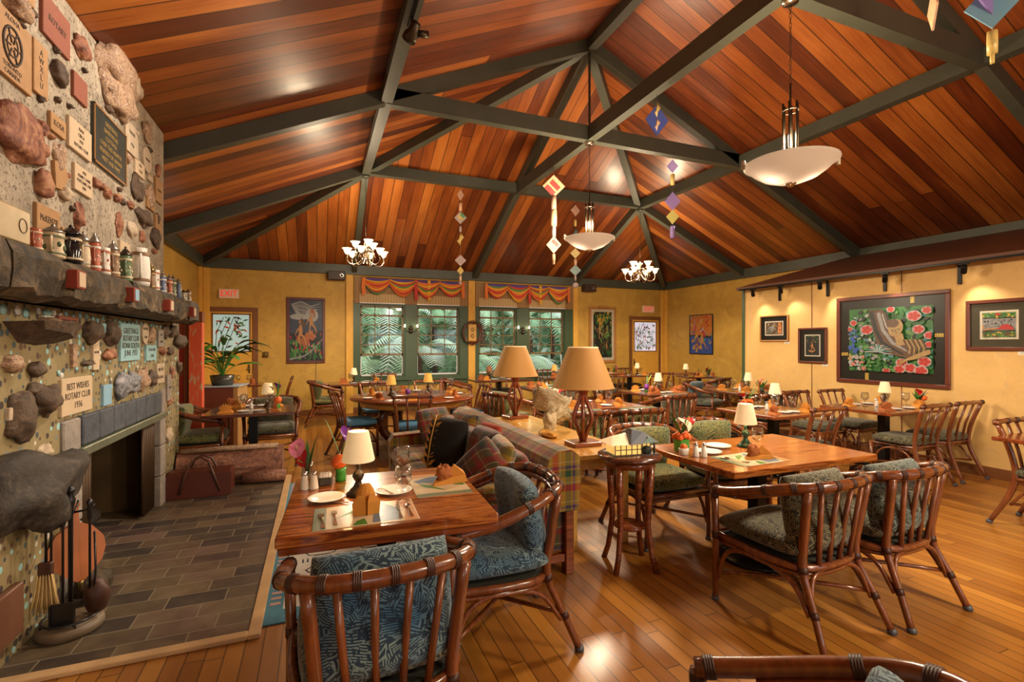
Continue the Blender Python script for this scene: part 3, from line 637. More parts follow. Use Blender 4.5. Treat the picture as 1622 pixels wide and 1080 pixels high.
def brush(b):
    b.use('leather_dark'); b.bbox(-.03, .03, -.014, .014, .3, .37, .005); b.use('straw')
    for i in range(26):
        t = i/25-.5; q = ((i*7) % 5-2)*.006; b.tube([(t*.055, q, .31), (t*.085, q, .2), (t*.12, q*1.6, .1+.01*((i*3) % 4))], .0035, 4)
tool(1.6+3.1, 'brush', brush) if 0 else None
b = MB('tool_iron'); b.at(Tm(-.1, .0, 0)); b.lathe([(.006, .36), (.006, .56), (.013, .58), (.011, .64), (.001, .66)], 8); brush(b); b.build('straw_brush', ts)
b = MB('leather_dark'); b.at(Tm(.1, .03, 0)); b.rock((0, 0, .15), (.055, .05, .09), 3, 12, 9, .15, False); b.build('ash_scoop', ts)
# ---- bark stump bench, bag
stonem('bark', [(.3, (.07, .025, .02)), (.5, (.26, .11, .07)), (.7, (.42, .2, .12))], 6, 4, 1.)
b = MB('bark'); rs = []
for k in range(15):
    t = k/14; ring = []
    for j in range(16):
        a = 2*PI*j/16; q = 1+.12*noise.noise(Vector((t*3, math.cos(a)*2, math.sin(a)*2))); ring.append((-1.33+.98*t, 5.98+.17*math.cos(a)*q, .2+.18*math.sin(a)*q))
    rs.append(ring)
b.loft(rs, True, True); b.use('strata'); b.tube([(-1.3, 5.9, .39), (-.9, 5.88, .4), (-.4, 5.92, .39)], .03, 6)
tag(b.build('bark_log'), 'big reddish bark-covered log lying behind the leather bag', 'log')
b = MB('bark'); b.tube([(-.72, 5.86, .08), (-.5, 5.83, .09), (-.32, 5.82, .08)], [.07, .075, .06], 9); tag(b.build('firewood_log'), 'short split firewood log on the floor at the right end of the leather bag', 'log')
mat('bag_leather', (.1, .022, .012), .4, var=.25, vs=6)
bg_ = thing('leather_wood_bag', 'dark reddish-brown leather log bag with looped handles on the hearth by the chimney corner', 'bag', (-1.06, 5.6, .014))
b = MB('bag_leather'); r0 = [(-.27, -.11), (.27, -.11), (.27, .11), (-.27, .11)]
b.loft([[(x*.97, y, 0) for x, y in r0], [(x, y, .03) for x, y in r0], [(x*1.0, y*.95, .22) for x, y in r0], [(x*.96, y*.75, .25) for x, y in r0]], True, True); b.build('body', bg_)
for s_ in (-1, 1):
    b = MB('leather_dark'); b.tube([(-.16, s_*.118, .05), (-.12, s_*.112, .22), (-.07, s_*.08, .34), (.0, s_*.05, .38), (.07, s_*.08, .34), (.12, s_*.112, .22), (.18, s_*.118, .05)], .012, 6); b.build('handle', bg_)
# small framed panel and edge of a wooden box at lower left
b = MB('rail_brown'); b.bbox(-1.345, -1.31, 2.72, 3.05, .12, .36, .006); tag(b.build('wooden_board'), 'dark brown wooden board standing against the wall behind the straw brush', 'board')
# ---- steins along the mantel
mat('pewter', (.3, .28, .25), .35, .9); mat('stein_cream', (.62, .5, .33), .3, var=.35, vs=30); mat('stein_blue', (.12, .17, .3), .25, var=.8, vs=40); mat('stein_green', (.1, .16, .08), .25, var=.8, vs=40)
mat('stein_red', (.42, .1, .05), .3, var=.6, vs=40); mat('stein_white', (.72, .68, .6), .4, var=.2, vs=25, bump=.5); mat('stein_black', (.012, .01, .012), .12, var=0); mat('stein_brown', (.22, .12, .06), .35, var=.6, vs=30)
mat('marble_box', (.42, .32, .16), .3, var=.25, vs=10)
def stein(u, v0, v1, w_, body, band, lid, label, kind=0):
    X = -1.23; y, z1 = onX(u, v0, X); _, zb_ = onX(u, v1, X); h = z1-zb_; d_ = X*math.sin(.381)+y*math.cos(.381); r = w_/2*d_/F_*.82; r = max(.026, min(r, .06))
    zt = 1.93
    o = thing('beer_stein', label, 'stein', (X, y, zt), R(-75), 'beer steins along the mantel')
    hb = h*(.72 if lid else .95)
    b = MB(body)
    if kind == 0: b.lathe([(r*.3, 0), (r*1.08, 0), (r*1.1, hb*.08), (r*.98, hb*.14), (r*.95, hb*.8), (r*1.02, hb*.86), (r*1.0, hb)], 18)
    elif kind == 1: b.lathe([(r*.3, 0), (r, 0), (r*1.05, hb*.1), (r*1.12, hb*.4), (r*1.0, hb*.75), (r*.72, hb*.9), (r*.75, hb)], 18)
    else: b.lathe([(r*.3, 0), (r, 0), (r*.9, hb*.15), (r*1.05, hb*.45), (r*.7, hb*.8), (r*.5, hb*.9), (r*.75, hb)], 18)
    b.use(band); b.lathe([(r*1.13, hb*.13), (r*1.15, hb*.16), (r*1.13, hb*.2)], 18, False); b.lathe([(r*1.04, hb*.8), (r*1.06, hb*.84), (r*1.03, hb*.88)], 18, False)
    if kind == 0:
        for k in range(9):
            a = k*2*PI/9; b.sphere((r*.93*math.cos(a), r*.93*math.sin(a), hb*(.4+.14*(k % 2))), r*.24, 6, 5, (1, 1, 1.4))
    b.build('body', o)
    b = MB(body); b.tube(bez((r*.9, 0, hb*.82), (r*1.9, 0, hb*.9), (r*1.9, 0, hb*.2), (r*.95, 0, hb*.22), 8), r*.14, 6); b.build('handle', o)
    if lid:
        b = MB(lid); b.lathe([(r*1.04, hb), (r*1.05, hb+.008), (r*.8, hb+h*.08), (r*.45, hb+h*.16), (r*.2, hb+h*.19), (r*.22, hb+h*.23), (.001, hb+h*.27)], 16); b.build('lid', o)
    return o
S_ = [(10, 303, 342, 22, 'stein_blue', 'stein_cream', None, 'short blue and green beer stein standing on the pale stone box', 0),
      (55, 357, 396, 22, 'stein_red', 'stein_cream', None, 'small lidless reddish beer stein beside the pale stone box', 0),
      (84, 353, 408, 34, 'stein_cream', 'stein_green', 'pewter', 'wide cream beer stein painted with dark grapes and a pewter lid', 0),
      (112, 350, 413, 32, 'stein_black', 'stein_cream', 'stein_black', 'glossy black figure-shaped stein with a brimmed hat lid', 2),
      (132, 357, 416, 20, 'stein_cream', 'pewter', 'pewter', 'pale beer stein between the black stein and the red-patterned stein', 1),
      (150, 359, 422, 18, 'stein_red', 'stein_white', 'pewter', 'slim beer stein with a red pattern and pewter lid', 0),
      (166, 385, 430, 17, 'stein_white', 'stein_red', None, 'small pale beer stein with an orange and green stripe pattern', 0),
      (179, 372, 432, 20, 'stein_brown', 'stein_cream', 'pewter', 'tan and brown beer stein with a pointed pewter lid', 0),
      (199, 383, 440, 20, 'stein_green', 'stein_cream', 'dark_bronze', 'green beer stein with a white knight relief and dark pointed lid', 0),
      (223, 388, 452, 28, 'stein_white', 'stein_brown', None, 'big white relief-moulded pitcher with a brown band', 1),
      (240, 413, 455, 10, 'stein_brown', 'brass', 'brass', 'thin brown beer stein just right of the white pitcher', 2),
      (247, 424, 460, 11, 'stein_white', 'stein_red', None, 'small white beer stein with a red and blue crest', 0),
      (258, 428, 464, 11, 'stein_blue', 'stein_white', 'pewter', 'dark blue and white beer stein in the far group on the mantel', 0),
      (268, 432, 467, 9, 'stein_red', 'stein_cream', 'pewter', 'narrow red beer stein in the far group on the mantel', 0),
      (274, 434, 470, 9, 'stein_green', 'stein_cream', 'pewter', 'narrow green beer stein in the far group on the mantel', 0),
      (282, 438, 472, 9, 'stein_blue', 'stein_blue', 'pewter', 'grey-blue beer stein with a domed lid near the mantel end', 1),
      (291, 457, 474, 12, 'stein_white', 'stein_green', 'dark_bronze', 'squat pale jar with a dark rim near the mantel end', 0),
      (298, 455, 476, 8, 'stein_brown', 'stein_white', 'pewter', 'smallest brown stein at the far end of the mantel', 0)]
for s_ in S_: stein(*s_)
bpy.data.objects['beer_stein'].location = (-1.24, 2.6, 2.07) if 'beer_stein' in bpy.data.objects else (0, 0, 0)
b = MB('marble_box'); y, z = onX(26, 360, -1.2); b.bbox(-1.34, -1.16, 2.45, 2.75, 1.925, 2.07, .006)
b.use('ink').at(MXf(2.69, 2.0, -1.159)); b.tube([(.03*math.cos(a*PI/8), .03*math.sin(a*PI/8), 0) for a in range(16)], .002, 4, True)
tag(b.build('stone_box'), 'pale honey stone box with an engraved ring on the left end of the mantel', 'box')
# ------------------------------------------------------------------ fabrics and woods
def fern(name, dark, mid, lite, sc=17.):
    m = bpy.data.materials.new(name); t = NT(m); MAT[name] = m; o = t.obj()
    nz = t.noise(o, 3, 2, out='Color'); v = t.new('ShaderNodeVectorMath', operation='MULTIPLY_ADD'); t.put(v.inputs[0], nz); v.inputs[1].default_value = (.08, .08, .08); t.put(v.inputs[2], o); v = v.outputs[0]
    k = t.xyz(t.vor(v, sc, out='Color')); pos = t.vor(v, sc, out='Position')
    sub = t.new('ShaderNodeVectorMath', operation='SUBTRACT'); t.put(sub.inputs[0], t.vmul(v, (sc, sc, sc))); t.put(sub.inputs[1], t.vmul(pos, (sc, sc, sc)))
    rot = t.new('ShaderNodeVectorRotate', rotation_type='EULER_XYZ'); t.put(rot.inputs['Vector'], sub.outputs[0])
    t.put(rot.inputs['Rotation'], t.comb(t.math('MULTIPLY', k[0], 6.3), t.math('MULTIPLY', k[1], 6.3), t.math('MULTIPLY', k[2], 6.3)))
    q = t.xyz(rot.outputs[0])
    ph = t.math('ADD', q[0], t.math('MULTIPLY', t.math('ABSOLUTE', q[1]), .8))
    s = t.math('SINE', t.math('MULTIPLY', ph, 38.))
    rib = t.math('LESS_THAN', t.math('ABSOLUTE', q[1]), .03)
    br = t.math('GREATER_THAN', t.noise(o, 55, 2), .44)
    f = t.math('MAXIMUM', t.math('MULTIPLY', t.math('MULTIPLY_ADD', s, .5, .5), br), rib)
    big = t.noise(o, 4, 2)
    c = t.mix(t.ramp(f, [(.45, (0, 0, 0)), (.6, (1, 1, 1))]), dark, t.mix(t.ramp(big, [(.4, (0, 0, 0)), (.6, (1, 1, 1))]), mid, lite))
    t.base(c); t.rough(.85); t.bump(f, .25, .003); t.b.inputs['Sheen Weight'].default_value = .2
fern('fern_blue', (.012, .035, .07), (.05, .16, .28), (.2, .3, .3))
fern('fern_gold', (.03, .042, .012), (.3, .26, .07), (.16, .18, .06))
fern('fern_olive', (.014, .016, .008), (.13, .11, .05), (.19, .17, .09))
fern('fern_grey', (.02, .026, .024), (.22, .2, .12), (.14, .19, .17))
mat('fabric_blue', (.08, .24, .42), .8); mat('fabric_dark', (.03, .03, .022), .9)
def rattan():
    m = bpy.data.materials.new('rattan'); t = NT(m); MAT['rattan'] = m; o = t.obj()
    f = t.noise(t.vmul(o, (14, 14, 3)), 2, 4, .6, .5); g = t.noise(o, 4, 2)
    t.base(t.mix(t.math('MULTIPLY', g, .8), t.ramp(f, [(.3, (.045, .008, .003)), (.55, (.16, .036, .01)), (.75, (.3, .085, .022))]), (.24, .08, .025)))
    t.rough(.25); t.b.inputs['Coat Weight'].default_value = .5; t.b.inputs['Coat Roughness'].default_value = .15; t.bump(f, .2, .003)
rattan(); mat('binding', (.045, .012, .006), .45, var=.4, vs=80); mat('foot_cap', (.07, .08, .1), .4)
def wood(name, stops, ax=0, sc=1., rough=.22, coat=.5):
    m = bpy.data.materials.new(name); t = NT(m); MAT[name] = m; o = t.obj()
    k = [12., 12., 12.]; k[ax] = .9
    w_ = t.noise(t.vmul(o, tuple(x*sc for x in k)), 2.2, 6, .6, 1.2)
    t.base(t.ramp(w_, stops)); t.rough(rough); t.b.inputs['Coat Weight'].default_value = coat; t.b.inputs['Coat Roughness'].default_value = .12; t.bump(w_, .1, .002)
wood('koa', [(.32, (.05, .011, .004)), (.43, (.24, .055, .01)), (.52, (.46, .16, .03)), (.6, (.22, .05, .01)), (.68, (.5, .2, .045)), (.78, (.28, .07, .015))])
wood('koa_red', [(.3, (.07, .013, .006)), (.6, (.25, .06, .016)), (.8, (.4, .13, .03))])
wood('golden_oak', [(.3, (.45, .22, .04)), (.55, (.62, .36, .08)), (.8, (.5, .25, .05))], 1)
wood('dark_table', [(.3, (.035, .01, .006)), (.6, (.15, .045, .02)), (.8, (.25, .09, .04))])
wood('lamp_wood', [(.3, (.07, .012, .005)), (.6, (.2, .045, .014))], 2)

# ------------------------------------------------------------------ rattan armchair (faces +y)
def armchair(name, label, seatm, backm, back_tilt=.0, detail=True):
    t = thing(name, label, 'chair')
    rail = spline([(-.285, .24, .635), (-.31, .1, .665), (-.315, -.08, .72), (-.29, -.22, .765), (-.2, -.32, .785), (0, -.355, .79), (.2, -.32, .785), (.29, -.22, .765), (.315, -.08, .72), (.31, .1, .665), (.285, .24, .635)], 4)
    b = MB('rattan'); b.tube([(x, y, z+.008) for x, y, z in rail], .026, 10); b.tube([(x*.93, y*.93, z-.022) for x, y, z in rail[4:-4]], .015, 7)
    b.use('binding')
    n = len(rail)
    for i in (1, 9, 13, 16, 18, 20, 22, 24, 27, 31, n-2):
        i = min(i, n-2); p = Vector(rail[i]); d = (Vector(rail[i+1])-Vector(rail[i-1])).normalized()
        for k in (-1.4, -.45, .45, 1.4): q = p+d*k*.007+Vector((0, 0, .008)); b.tube([tuple(q-d*.0034), tuple(q+d*.0034)], .0295, 10)
    b.build('top_rail', t)
    # seat frame
    sf = spline([(-.27, .24, .385), (-.28, .0, .38), (-.25, -.18, .37), (-.16, -.26, .365), (0, -.28, .365), (.16, -.26, .365), (.25, -.18, .37), (.28, 0, .38), (.27, .24, .385)], 3)
    b = MB('rattan'); b.tube(sf, .019, 8); b.tube([(-.27, .24, .385), (.27, .24, .385)], .019, 8); b.tube([(x*.97, y*.97, z-.035) for x, y, z in sf], .012, 6); b.tube([(-.26, .235, .35), (.26, .235, .35)], .012, 6)
    b.use('fabric_dark'); b.prism([(x*.95, y*.95) for x, y, z in sf], .375, .39); b.build('seat_frame', t)
    for s_ in (-1, 1):
        b = MB('rattan'); b.tube([(s_*.285, .235, .012), (s_*.28, .235, .36), (s_*.29, .235, .64)], [.017, .02, .02], 8); b.use('foot_cap'); b.tube([(s_*.285, .235, 0), (s_*.285, .235, .022)], .021, 8)
        b.use('binding'); b.tube([(s_*.281, .235, .36), (s_*.281, .235, .4)], .0225, 8); b.tube([(s_*.29, .235, .6), (s_*.29, .235, .63)], .0225, 8); b.build('leg', t)
        b = MB('rattan'); b.tube(spline([(s_*.27, -.4, .012), (s_*.24, -.32, .2), (s_*.215, -.25, .37), (s_*.225, -.265, .55), (s_*.245, -.295, .77)], 3), [.018]*6+[.023]*7, 8); b.use('foot_cap'); b.tube([(s_*.272, -.404, 0), (s_*.269, -.396, .024)], .022, 8)
        b.use('binding'); b.tube([(s_*.218, -.255, .345), (s_*.215, -.25, .375)], .0255, 8); b.tube([(s_*.247, -.338, .16), (s_*.241, -.325, .19)], .021, 8); b.build('leg', t)
        b = MB('rattan'); b.tube(spline([(s_*.28, .225, .13), (s_*.275, .16, .3), (s_*.27, -.0, .35), (s_*.245, -.2, .3), (s_*.25, -.31, .16)], 4), .0125, 7); b.build('side_arch', t)
    b = MB('rattan'); b.tube(spline([(-.235, -.32, .16), (-.19, -.28, .3), (-.08, -.265, .345), (.08, -.265, .345), (.19, -.28, .3), (.235, -.32, .16)], 4), .0125, 7); b.build('back_arch', t)
    b = MB('rattan'); b.tube(spline([(-.28, .225, .17), (-.03, -.04, .19), (.24, -.31, .19)], 3), .0115, 7); b.tube(spline([(.28, .225, .17), (.03, -.04, .19), (-.24, -.31, .19)], 3), .0115, 7); b.build('cross_stretcher', t)
    for k in (-3, -1, 1, 3):
        x = k*.05
        b = MB('rattan'); b.tube([(x*.82, -.272, .37), (x*.95, -.29, .55), (x*1.1, -.335+.02*abs(k)/3, .78)], .0135, 7); b.build('slat', t)
    # cushions
    b = MB(seatm); b.at(Tm(0, .0, .455)); b.cushion(.53, .52, .12, 12, .3, 5); b.build('seat_cushion', t)
    b = MB(backm); b.at(Tm(0, -.205, .625)@Rx(R(80+back_tilt))); b.cushion(.47, .39, .15, 12, .45, 5)
    b.v = [(x, y-(.0 if abs(x) < .01 else -(x*x)*.6), z) for x, y, z in b.v]; b.build('back_cushion', t)
    return t
proto = {}
def place_arm(kind, x, y, face, label, group=None, sc=None):
    """face: compass angle (degrees, counter-clockwise from +x) the chair faces"""
    rz = R(face-90)
    if kind not in proto:
        sm, bm_ = dict(blue=('fern_blue', 'fern_blue'), gold=('fern_gold', 'fern_gold'), mixed=('fern_grey', 'fern_gold'), olive=('fern_olive', 'fern_olive'), grey=('fern_grey', 'fern_blue'), og=('fern_olive', 'fern_grey'))[kind]
        proto[kind] = armchair('rattan_armchair', label, sm, bm_); o = proto[kind]; o.location = (x, y, 0); o.rotation_euler = (0, 0, rz)
        if group: o['group'] = group
        return o
    return dup(proto[kind], (x, y, 0), rz, label, group)
# ------------------------------------------------------------------ rattan side chair (faces +y)
def sidechair(name, label, seatm):
    t = thing(name, label, 'chair')
    for s_ in (-1, 1):
        b = MB('rattan'); b.tube(spline([(s_*.23, -.35, .01), (s_*.2, -.24, .25), (s_*.19, -.2, .42), (s_*.2, -.23, .62), (s_*.225, -.3, .84)], 3), [.017, .018, .019]+[.022]*10, 8); b.use('foot_cap'); b.tube([(s_*.232, -.355, 0), (s_*.229, -.345, .025)], .021, 8); b.build('leg', t)
        b = MB('rattan'); b.tube([(s_*.225, .21, .01), (s_*.22, .21, .41)], .018, 8); b.use('foot_cap'); b.tube([(s_*.225, .21, 0), (s_*.225, .21, .022)], .02, 8); b.build('leg', t)
        b = MB('rattan'); b.tube(spline([(s_*.22, .2, .16), (s_*.215, .13, .32), (s_*.2, 0, .37), (s_*.19, -.13, .32), (s_*.2, -.23, .18)], 3), .011, 6); b.build('side_arch', t)
    b = MB('rattan'); b.tube([(-.255, -.3, .835), (-.24, -.3, .85), (0, -.315, .853), (.24, -.3, .85), (.255, -.3, .835)], .022, 8); b.use('binding')
    for x in (-.225, -.07, .07, .225): b.tube([(x-.014, -.305, .851), (x+.014, -.305, .851)], .0255, 8)
    b.build('crest_rail', t)
    for x in (-.07, .07):
        b = MB('rattan'); b.tube([(x*.9, -.2, .42), (x*.95, -.235, .62), (x, -.305, .84)], .0125, 7); b.build('slat', t)
    b = MB('rattan'); fr = [(-.22, .21), (.22, .21), (.2, -.2), (-.2, -.2)]
    b.tube([(x, y, .4) for x, y in fr], .017, 7, True); b.tube([(x*.98, y*.98, .37) for x, y in fr], .011, 6, True); b.use('fabric_dark'); b.prism(fr, .39, .405); b.build('seat_frame', t)
    b = MB('rattan'); b.tube([(-.22, .2, .19), (.2, -.23, .19)], .011, 6); b.tube([(.22, .2, .19), (-.2, -.23, .19)], .011, 6); b.build('cross_stretcher', t)
    b = MB(seatm); b.at(Tm(0, .005, .455)); b.cushion(.45, .44, .1, 10, .25, 6); b.build('seat_cushion', t); return t
def place_side(kind, x, y, face, label, group=None):
    rz = R(face-90); k2 = 's'+kind
    if k2 not in proto:
        proto[k2] = sidechair('rattan_side_chair', label, dict(olive='fern_olive', blue='fabric_blue')[kind]); o = proto[k2]; o.location = (x, y, 0); o.rotation_euler = (0, 0, rz)
        if group: o['group'] = group
        return o
    return dup(proto[k2], (x, y, 0), rz, label, group)
# ------------------------------------------------------------------ tables
def table(name, label, cx_, cy_, w_, d_, rz, topm='koa', legs=1, th=.032, drop=False, group=None, disc=False):
    t = thing(name, label, 'table', (cx_, cy_, 0), R(rz), group)
    b = MB(topm); b.bbox(-w_/2, w_/2, -d_/2, d_/2, .75-th, .75, .005); b.build('tabletop', t)
    if drop:
        b = MB('koa_red')
        for (x0, x1, y0, y1) in ((-w_/2+.01, w_/2-.01, -d_/2+.006, -d_/2+.026), (-w_/2+.01, w_/2-.01, d_/2-.026, d_/2-.006), (-w_/2+.006, -w_/2+.026, -d_/2+.03, d_/2-.03), (w_/2-.026, w_/2-.006, -d_/2+.03, d_/2-.03)): b.bbox(x0, x1, y0, y1, .75-th-.03, .75-th, .004)
        b.build('apron', t)
    for k in range(legs):
        x = 0 if legs == 1 else (-w_/4 if k == 0 else w_/4)
        b = MB('black_metal'); b.bbox(x-.045, x+.045, -.045, .045, .03, .75-th, .004); b.bbox(x-.2, x+.2, -.2, .2, .75-th-.012, .75-th, .003); b.build('pedestal', t)
        b = MB('black_metal'); q = min(.33, d_*.42)
        if disc:
            b.lathe([(.001, 0), (.27, 0), (.29, .015), (.285, .03), (.2, .06), (.07, .085), (.001, .09)], 28); b.build('disc_base', t); continue
        for a in (0, PI/2):
            b.at(Tm(x, 0, 0)@Rz(a+PI/4*0)); b.bbox(-q, q, -.03, .03, .012, .045, .006); b.box(-q, -q+.05, -.02, .02, 0, .012); b.box(q-.05, q, -.02, .02, 0, .012)
        b.build('cross_base', t)
    return t
T1 = table('dining_table', 'square striped koa wood table set for two in the left foreground', .32, 2.49, .9, .88, -3, drop=True, th=.045)
T2 = table('dining_table', 'long polished koa wood table in the right foreground, lamp on it', 2.89, 2.55, 1.28, .82, 0, th=.04, disc=True)
T3 = table('dining_table', 'dark wood table under the large framed flower painting', 6.26, 3.73, 1.1, .8, 0, 'koa_red')
T4 = table('dining_table', 'dark wood table left of the one under the large painting', 4.78, 4.0, .88, .8, 0, 'koa_red')
T5 = table('dining_table', 'dark wood table by the far end of the picture partition', 6.35, 5.85, .8, .95, -5, 'dark_table')
T6 = table('dining_table', 'dark wood table behind the driftwood and the nearer woven-shade lamp', 3.1, 5.25, 1.2, .8, 0, 'koa_red')
T7 = table('dining_table', 'dark wood table in the middle of the back room with a cream lamp', 4.95, 6.25, .9, .82, 0, 'dark_table')
T8 = table('dining_table', 'far table below the green figure painting', 7.0, 9.85, 1.2, .7, -15, 'dark_table')
T9 = table('dining_table', 'far corner table below the orange and blue painting', 8.25, 8.9, .8, .8, -20, 'dark_table')
T11 = table('dining_table', 'table by the left end of the left window pair', .78, 9.85, 1.15, .75, 0, 'dark_table')
T12 = table('dining_table', 'table under the window post with the wooden wreath', 3.6, 9.75, 1.25, .7, 0, 'dark_table')
T13 = table('dining_table', 'table partly hidden behind the farther woven-shade lamp', 3.75, 7.6, 1.0, .75, 0, 'dark_table')
T14 = table('dining_table', 'dark table set with orange napkins in front of the planter cabinet', -.68, 6.3, .9, .85, 0, 'dark_table')
T15 = table('dining_table', 'dark wood table cut off by the right picture edge', 5.58, 1.82, 1.0, .8, 0, 'koa_red')
T16 = table('dining_table', 'far table under the right window pair behind the lamps', 5.2, 9.9, 1.1, .7, 0, 'dark_table')
T17 = table('dining_table', 'small table standing beside the left exit door', -1.3, 10.3, .7, .7, 0, 'dark_table')
# round table with curved legs
rt = thing('round_table', 'large round wooden table with curved dark legs in front of the windows', 'table', (1.3, 7.1, 0))
b = MB('koa_red'); b.lathe([(.001, .71), (.84, .71), (.88, .722), (.885, .735), (.88, .748), (.001, .75)], 48); b.build('tabletop', rt)
b = MB('golden_oak'); b.lathe([(.74, .63), (.75, .63), (.75, .71), (.74, .71)], 40, False); b.build('apron', rt)
for k in range(4):
    b = MB('dark_table'); b.at(Rz(k*PI/2+.3)); b.tube(bez((.12, 0, .66), (.62, 0, .7), (.62, 0, .1), (.1, 0, .12), 12), [.085, .085, .08, .075, .07, .07, .065, .065, .06, .06, .06, .06, .06], 9); b.build('curved_leg', rt)
b = MB('dark_table'); b.lathe([(.001, 0), (.2, 0), (.22, .03), (.2, .09), (.1, .14), (.001, .15)], 20); b.build('base', rt)
# ------------------------------------------------------------------ chairs placed
A = place_arm; Sd = place_side
A('grey', .2, 1.86, 93, 'blue-cushioned rattan armchair in the left foreground at the near side of the square table')
A('blue', .8, 2.37, 178, 'rattan armchair with blue fern back cushion at the right side of the square table')
A('olive', 2.47, 1.99, 93, 'olive-cushioned rattan armchair, left of the two at the near side of the long koa table')
A('og', 3.12, 1.98, 92, 'rattan armchair with blue-green back, right of two at the near side of the long table')
A('blue', .86, .65, 129, 'rattan armchair of which only one wrapped arm end shows at the bottom edge')
A('gold', 2.5, 3.14, 270, 'rattan armchair with yellow-green cushions behind the left end of the long koa table')
A('gold', 3.22, 3.2, 268, 'rattan armchair with gold-green back cushion behind the middle of the long koa table')
A('olive', 4.58, 5.55, 92, 'dark slatted rattan armchair seen from behind at the middle table')
A('gold', 2.58, 4.6, 92, 'slatted rattan armchair seen from behind, just right of the nearer woven-shade lamp')
A('gold', 3.25, 4.57, 88, 'slatted rattan armchair seen from behind, right one of two behind the stained glass house')
A('olive', 6.13, 5.24, 92, 'rattan armchair seen from behind, left of the small crest-rail chairs by the partition')
A('grey', 6.5, 6.85, 295, 'rattan armchair with a pale seat left of the table at the partition end')
A('olive', 7.55, 7.8, 110, 'dark cushioned armchair deep in the back right corner area')
A('gold', .2, 9.7, 0, 'rattan armchair facing right below the tall storm painting')
A('gold', -1.22, 6.46, 2, 'rattan armchair with green cushions between chimney corner and red folding screen')
A('olive', -.52, 6.78, 270, 'rattan armchair tucked under the far side of the table by the planter cabinet')
A('gold', 2.6, 6.6, 15, 'rattan armchair with a leaf-patterned cushion behind the farther woven-shade lamp')
A('olive', 2.62, 9.4, 340, 'rattan armchair near the window post with the wreath')
A('olive', 3.6, 7.02, 92, 'rattan armchair seen from behind between the two woven-shade lamps')
Sd('olive', 6.03, 3.38, 90, 'rattan side chair, left of two at the near side of the large painting table')
Sd('olive', 6.67, 3.4, 90, 'rattan side chair nearest the partition, right of two under the large painting')
Sd('olive', 5.98, 4.36, 270, 'rattan side chair, left one of two behind the table under the large painting')
Sd('olive', 6.62, 4.32, 270, 'rattan side chair, right one of two behind the table under the large painting')
Sd('olive', 4.73, 3.62, 90, 'rattan side chair seen from behind at the table left of the large painting')
Sd('olive', 5.47, 1.95, 270, 'rattan side chair cut by the right picture edge')
Sd('blue', 1.15, 6.28, 78, 'dark side chair seen from behind in front of the round table')
Sd('blue', .5, 6.9, 12, 'side chair with a blue seat pad at the left of the round table')
Sd('blue', 2.12, 7.15, 182, 'side chair with a blue seat pad at the right of the round table')
Sd('blue', .9, 8.05, 275, 'side chair behind the left part of the round table')
Sd('blue', 1.75, 8.05, 265, 'side chair behind the right part of the round table')
Sd('blue', 4.25, 6.3, 0, 'side chair with a blue seat pad left of the middle table')
Sd('olive', 6.1, 9.3, 80, 'small far side chair seen from behind, leftmost below the green figure painting')
Sd('olive', 7.0, 8.95, 80, 'small far side chair seen from behind, below the right exit door')
Sd('olive', 7.6, 8.75, 60, 'small far side chair seen from behind, below the room corner')
Sd('olive', 6.8, 10.5, 270, 'far side chair with its back to the wall below the green figure painting')
Sd('olive', 7.45, 10.45, 270, 'far side chair with its back to the right exit door')
Sd('olive', 1.35, 10.45, 270, 'far side chair below the left window pair')
Sd('olive', 3.9, 10.35, 270, 'far side chair right of the window post')
Sd('olive', 5.2, 10.5, 270, 'far side chair below the right window pair')
Sd('olive', 8.5, 8.1, 110, 'far side chair at the corner table below the orange and blue painting')
Sd('olive', -.75, 10.3, 180, 'far side chair beside the left exit door')
# ------------------------------------------------------------------ sofa
def plaid(name, base, c1, c2, c3, sc=1.):
    m = bpy.data.materials.new(name); t = NT(m); MAT[name] = m; o = t.xyz(t.obj())
    nrm = t.xyz(t.new('ShaderNodeTexCoord').outputs['Normal']); ny = t.math('GREATER_THAN', t.math('ABSOLUTE', nrm[1]), .75)
    def mixv(f, a, b_): return t.math('ADD', t.math('MULTIPLY', t.math('SUBTRACT', 1., f), a), t.math('MULTIPLY', f, b_))
    a = mixv(ny, o[1], o[0]); b_ = mixv(ny, t.math('ADD', o[0], o[2]), o[2])
    def stripes(v):
        fr = t.math('FRACT', t.math('MULTIPLY', v, 3.9*sc))
        return t.ramp(fr, [(0, base), (.14, c1), (.3, base), (.34, (.6, .52, .38)), (.36, base), (.5, c2), (.66, base), (.7, c3), (.78, base), (.86, (.6, .52, .38)), (.88, base)], 'CONSTANT')
    hs = t.new('ShaderNodeHueSaturation'); hs.inputs['Saturation'].default_value = 1.45; hs.inputs['Value'].default_value = .8; t.put(hs.inputs['Color'], t.mix(.5, stripes(a), stripes(b_))); c = hs.outputs[0]; w_ = t.noise(t.obj(), 260, 1)
    c = t.mix(t.math('MULTIPLY', w_, .3), c, (.02, .02, .02)); t.base(c); t.rough(.9); t.b.inputs['Sheen Weight'].default_value = .3
plaid('plaid', (.36, .25, .11), (.42, .02, .02), (.02, .06, .03), (.07, .04, .12))
plaid('plaid_dark', (.12, .07, .035), (.3, .012, .02), (.012, .035, .02), (.04, .02, .08), 1.15)
mat('plaid_red', (.4, .06, .03), .85, var=.4, vs=12); mat('black_velvet', (.01, .008, .008), .9); mat('gold_thread', (.6, .3, .05), .5, var=.3, vs=40)
sofa = thing('plaid_sofa', 'long red, green and tan plaid sofa with its back to the golden lamp console', 'sofa', (1.1, 3.98, 0))
y0, y1 = -1.2, 1.18
b = MB('plaid'); b.bbox(-.4, .4, y0+.12, y1-.05, .12, .32, .03); b.build('base', sofa)
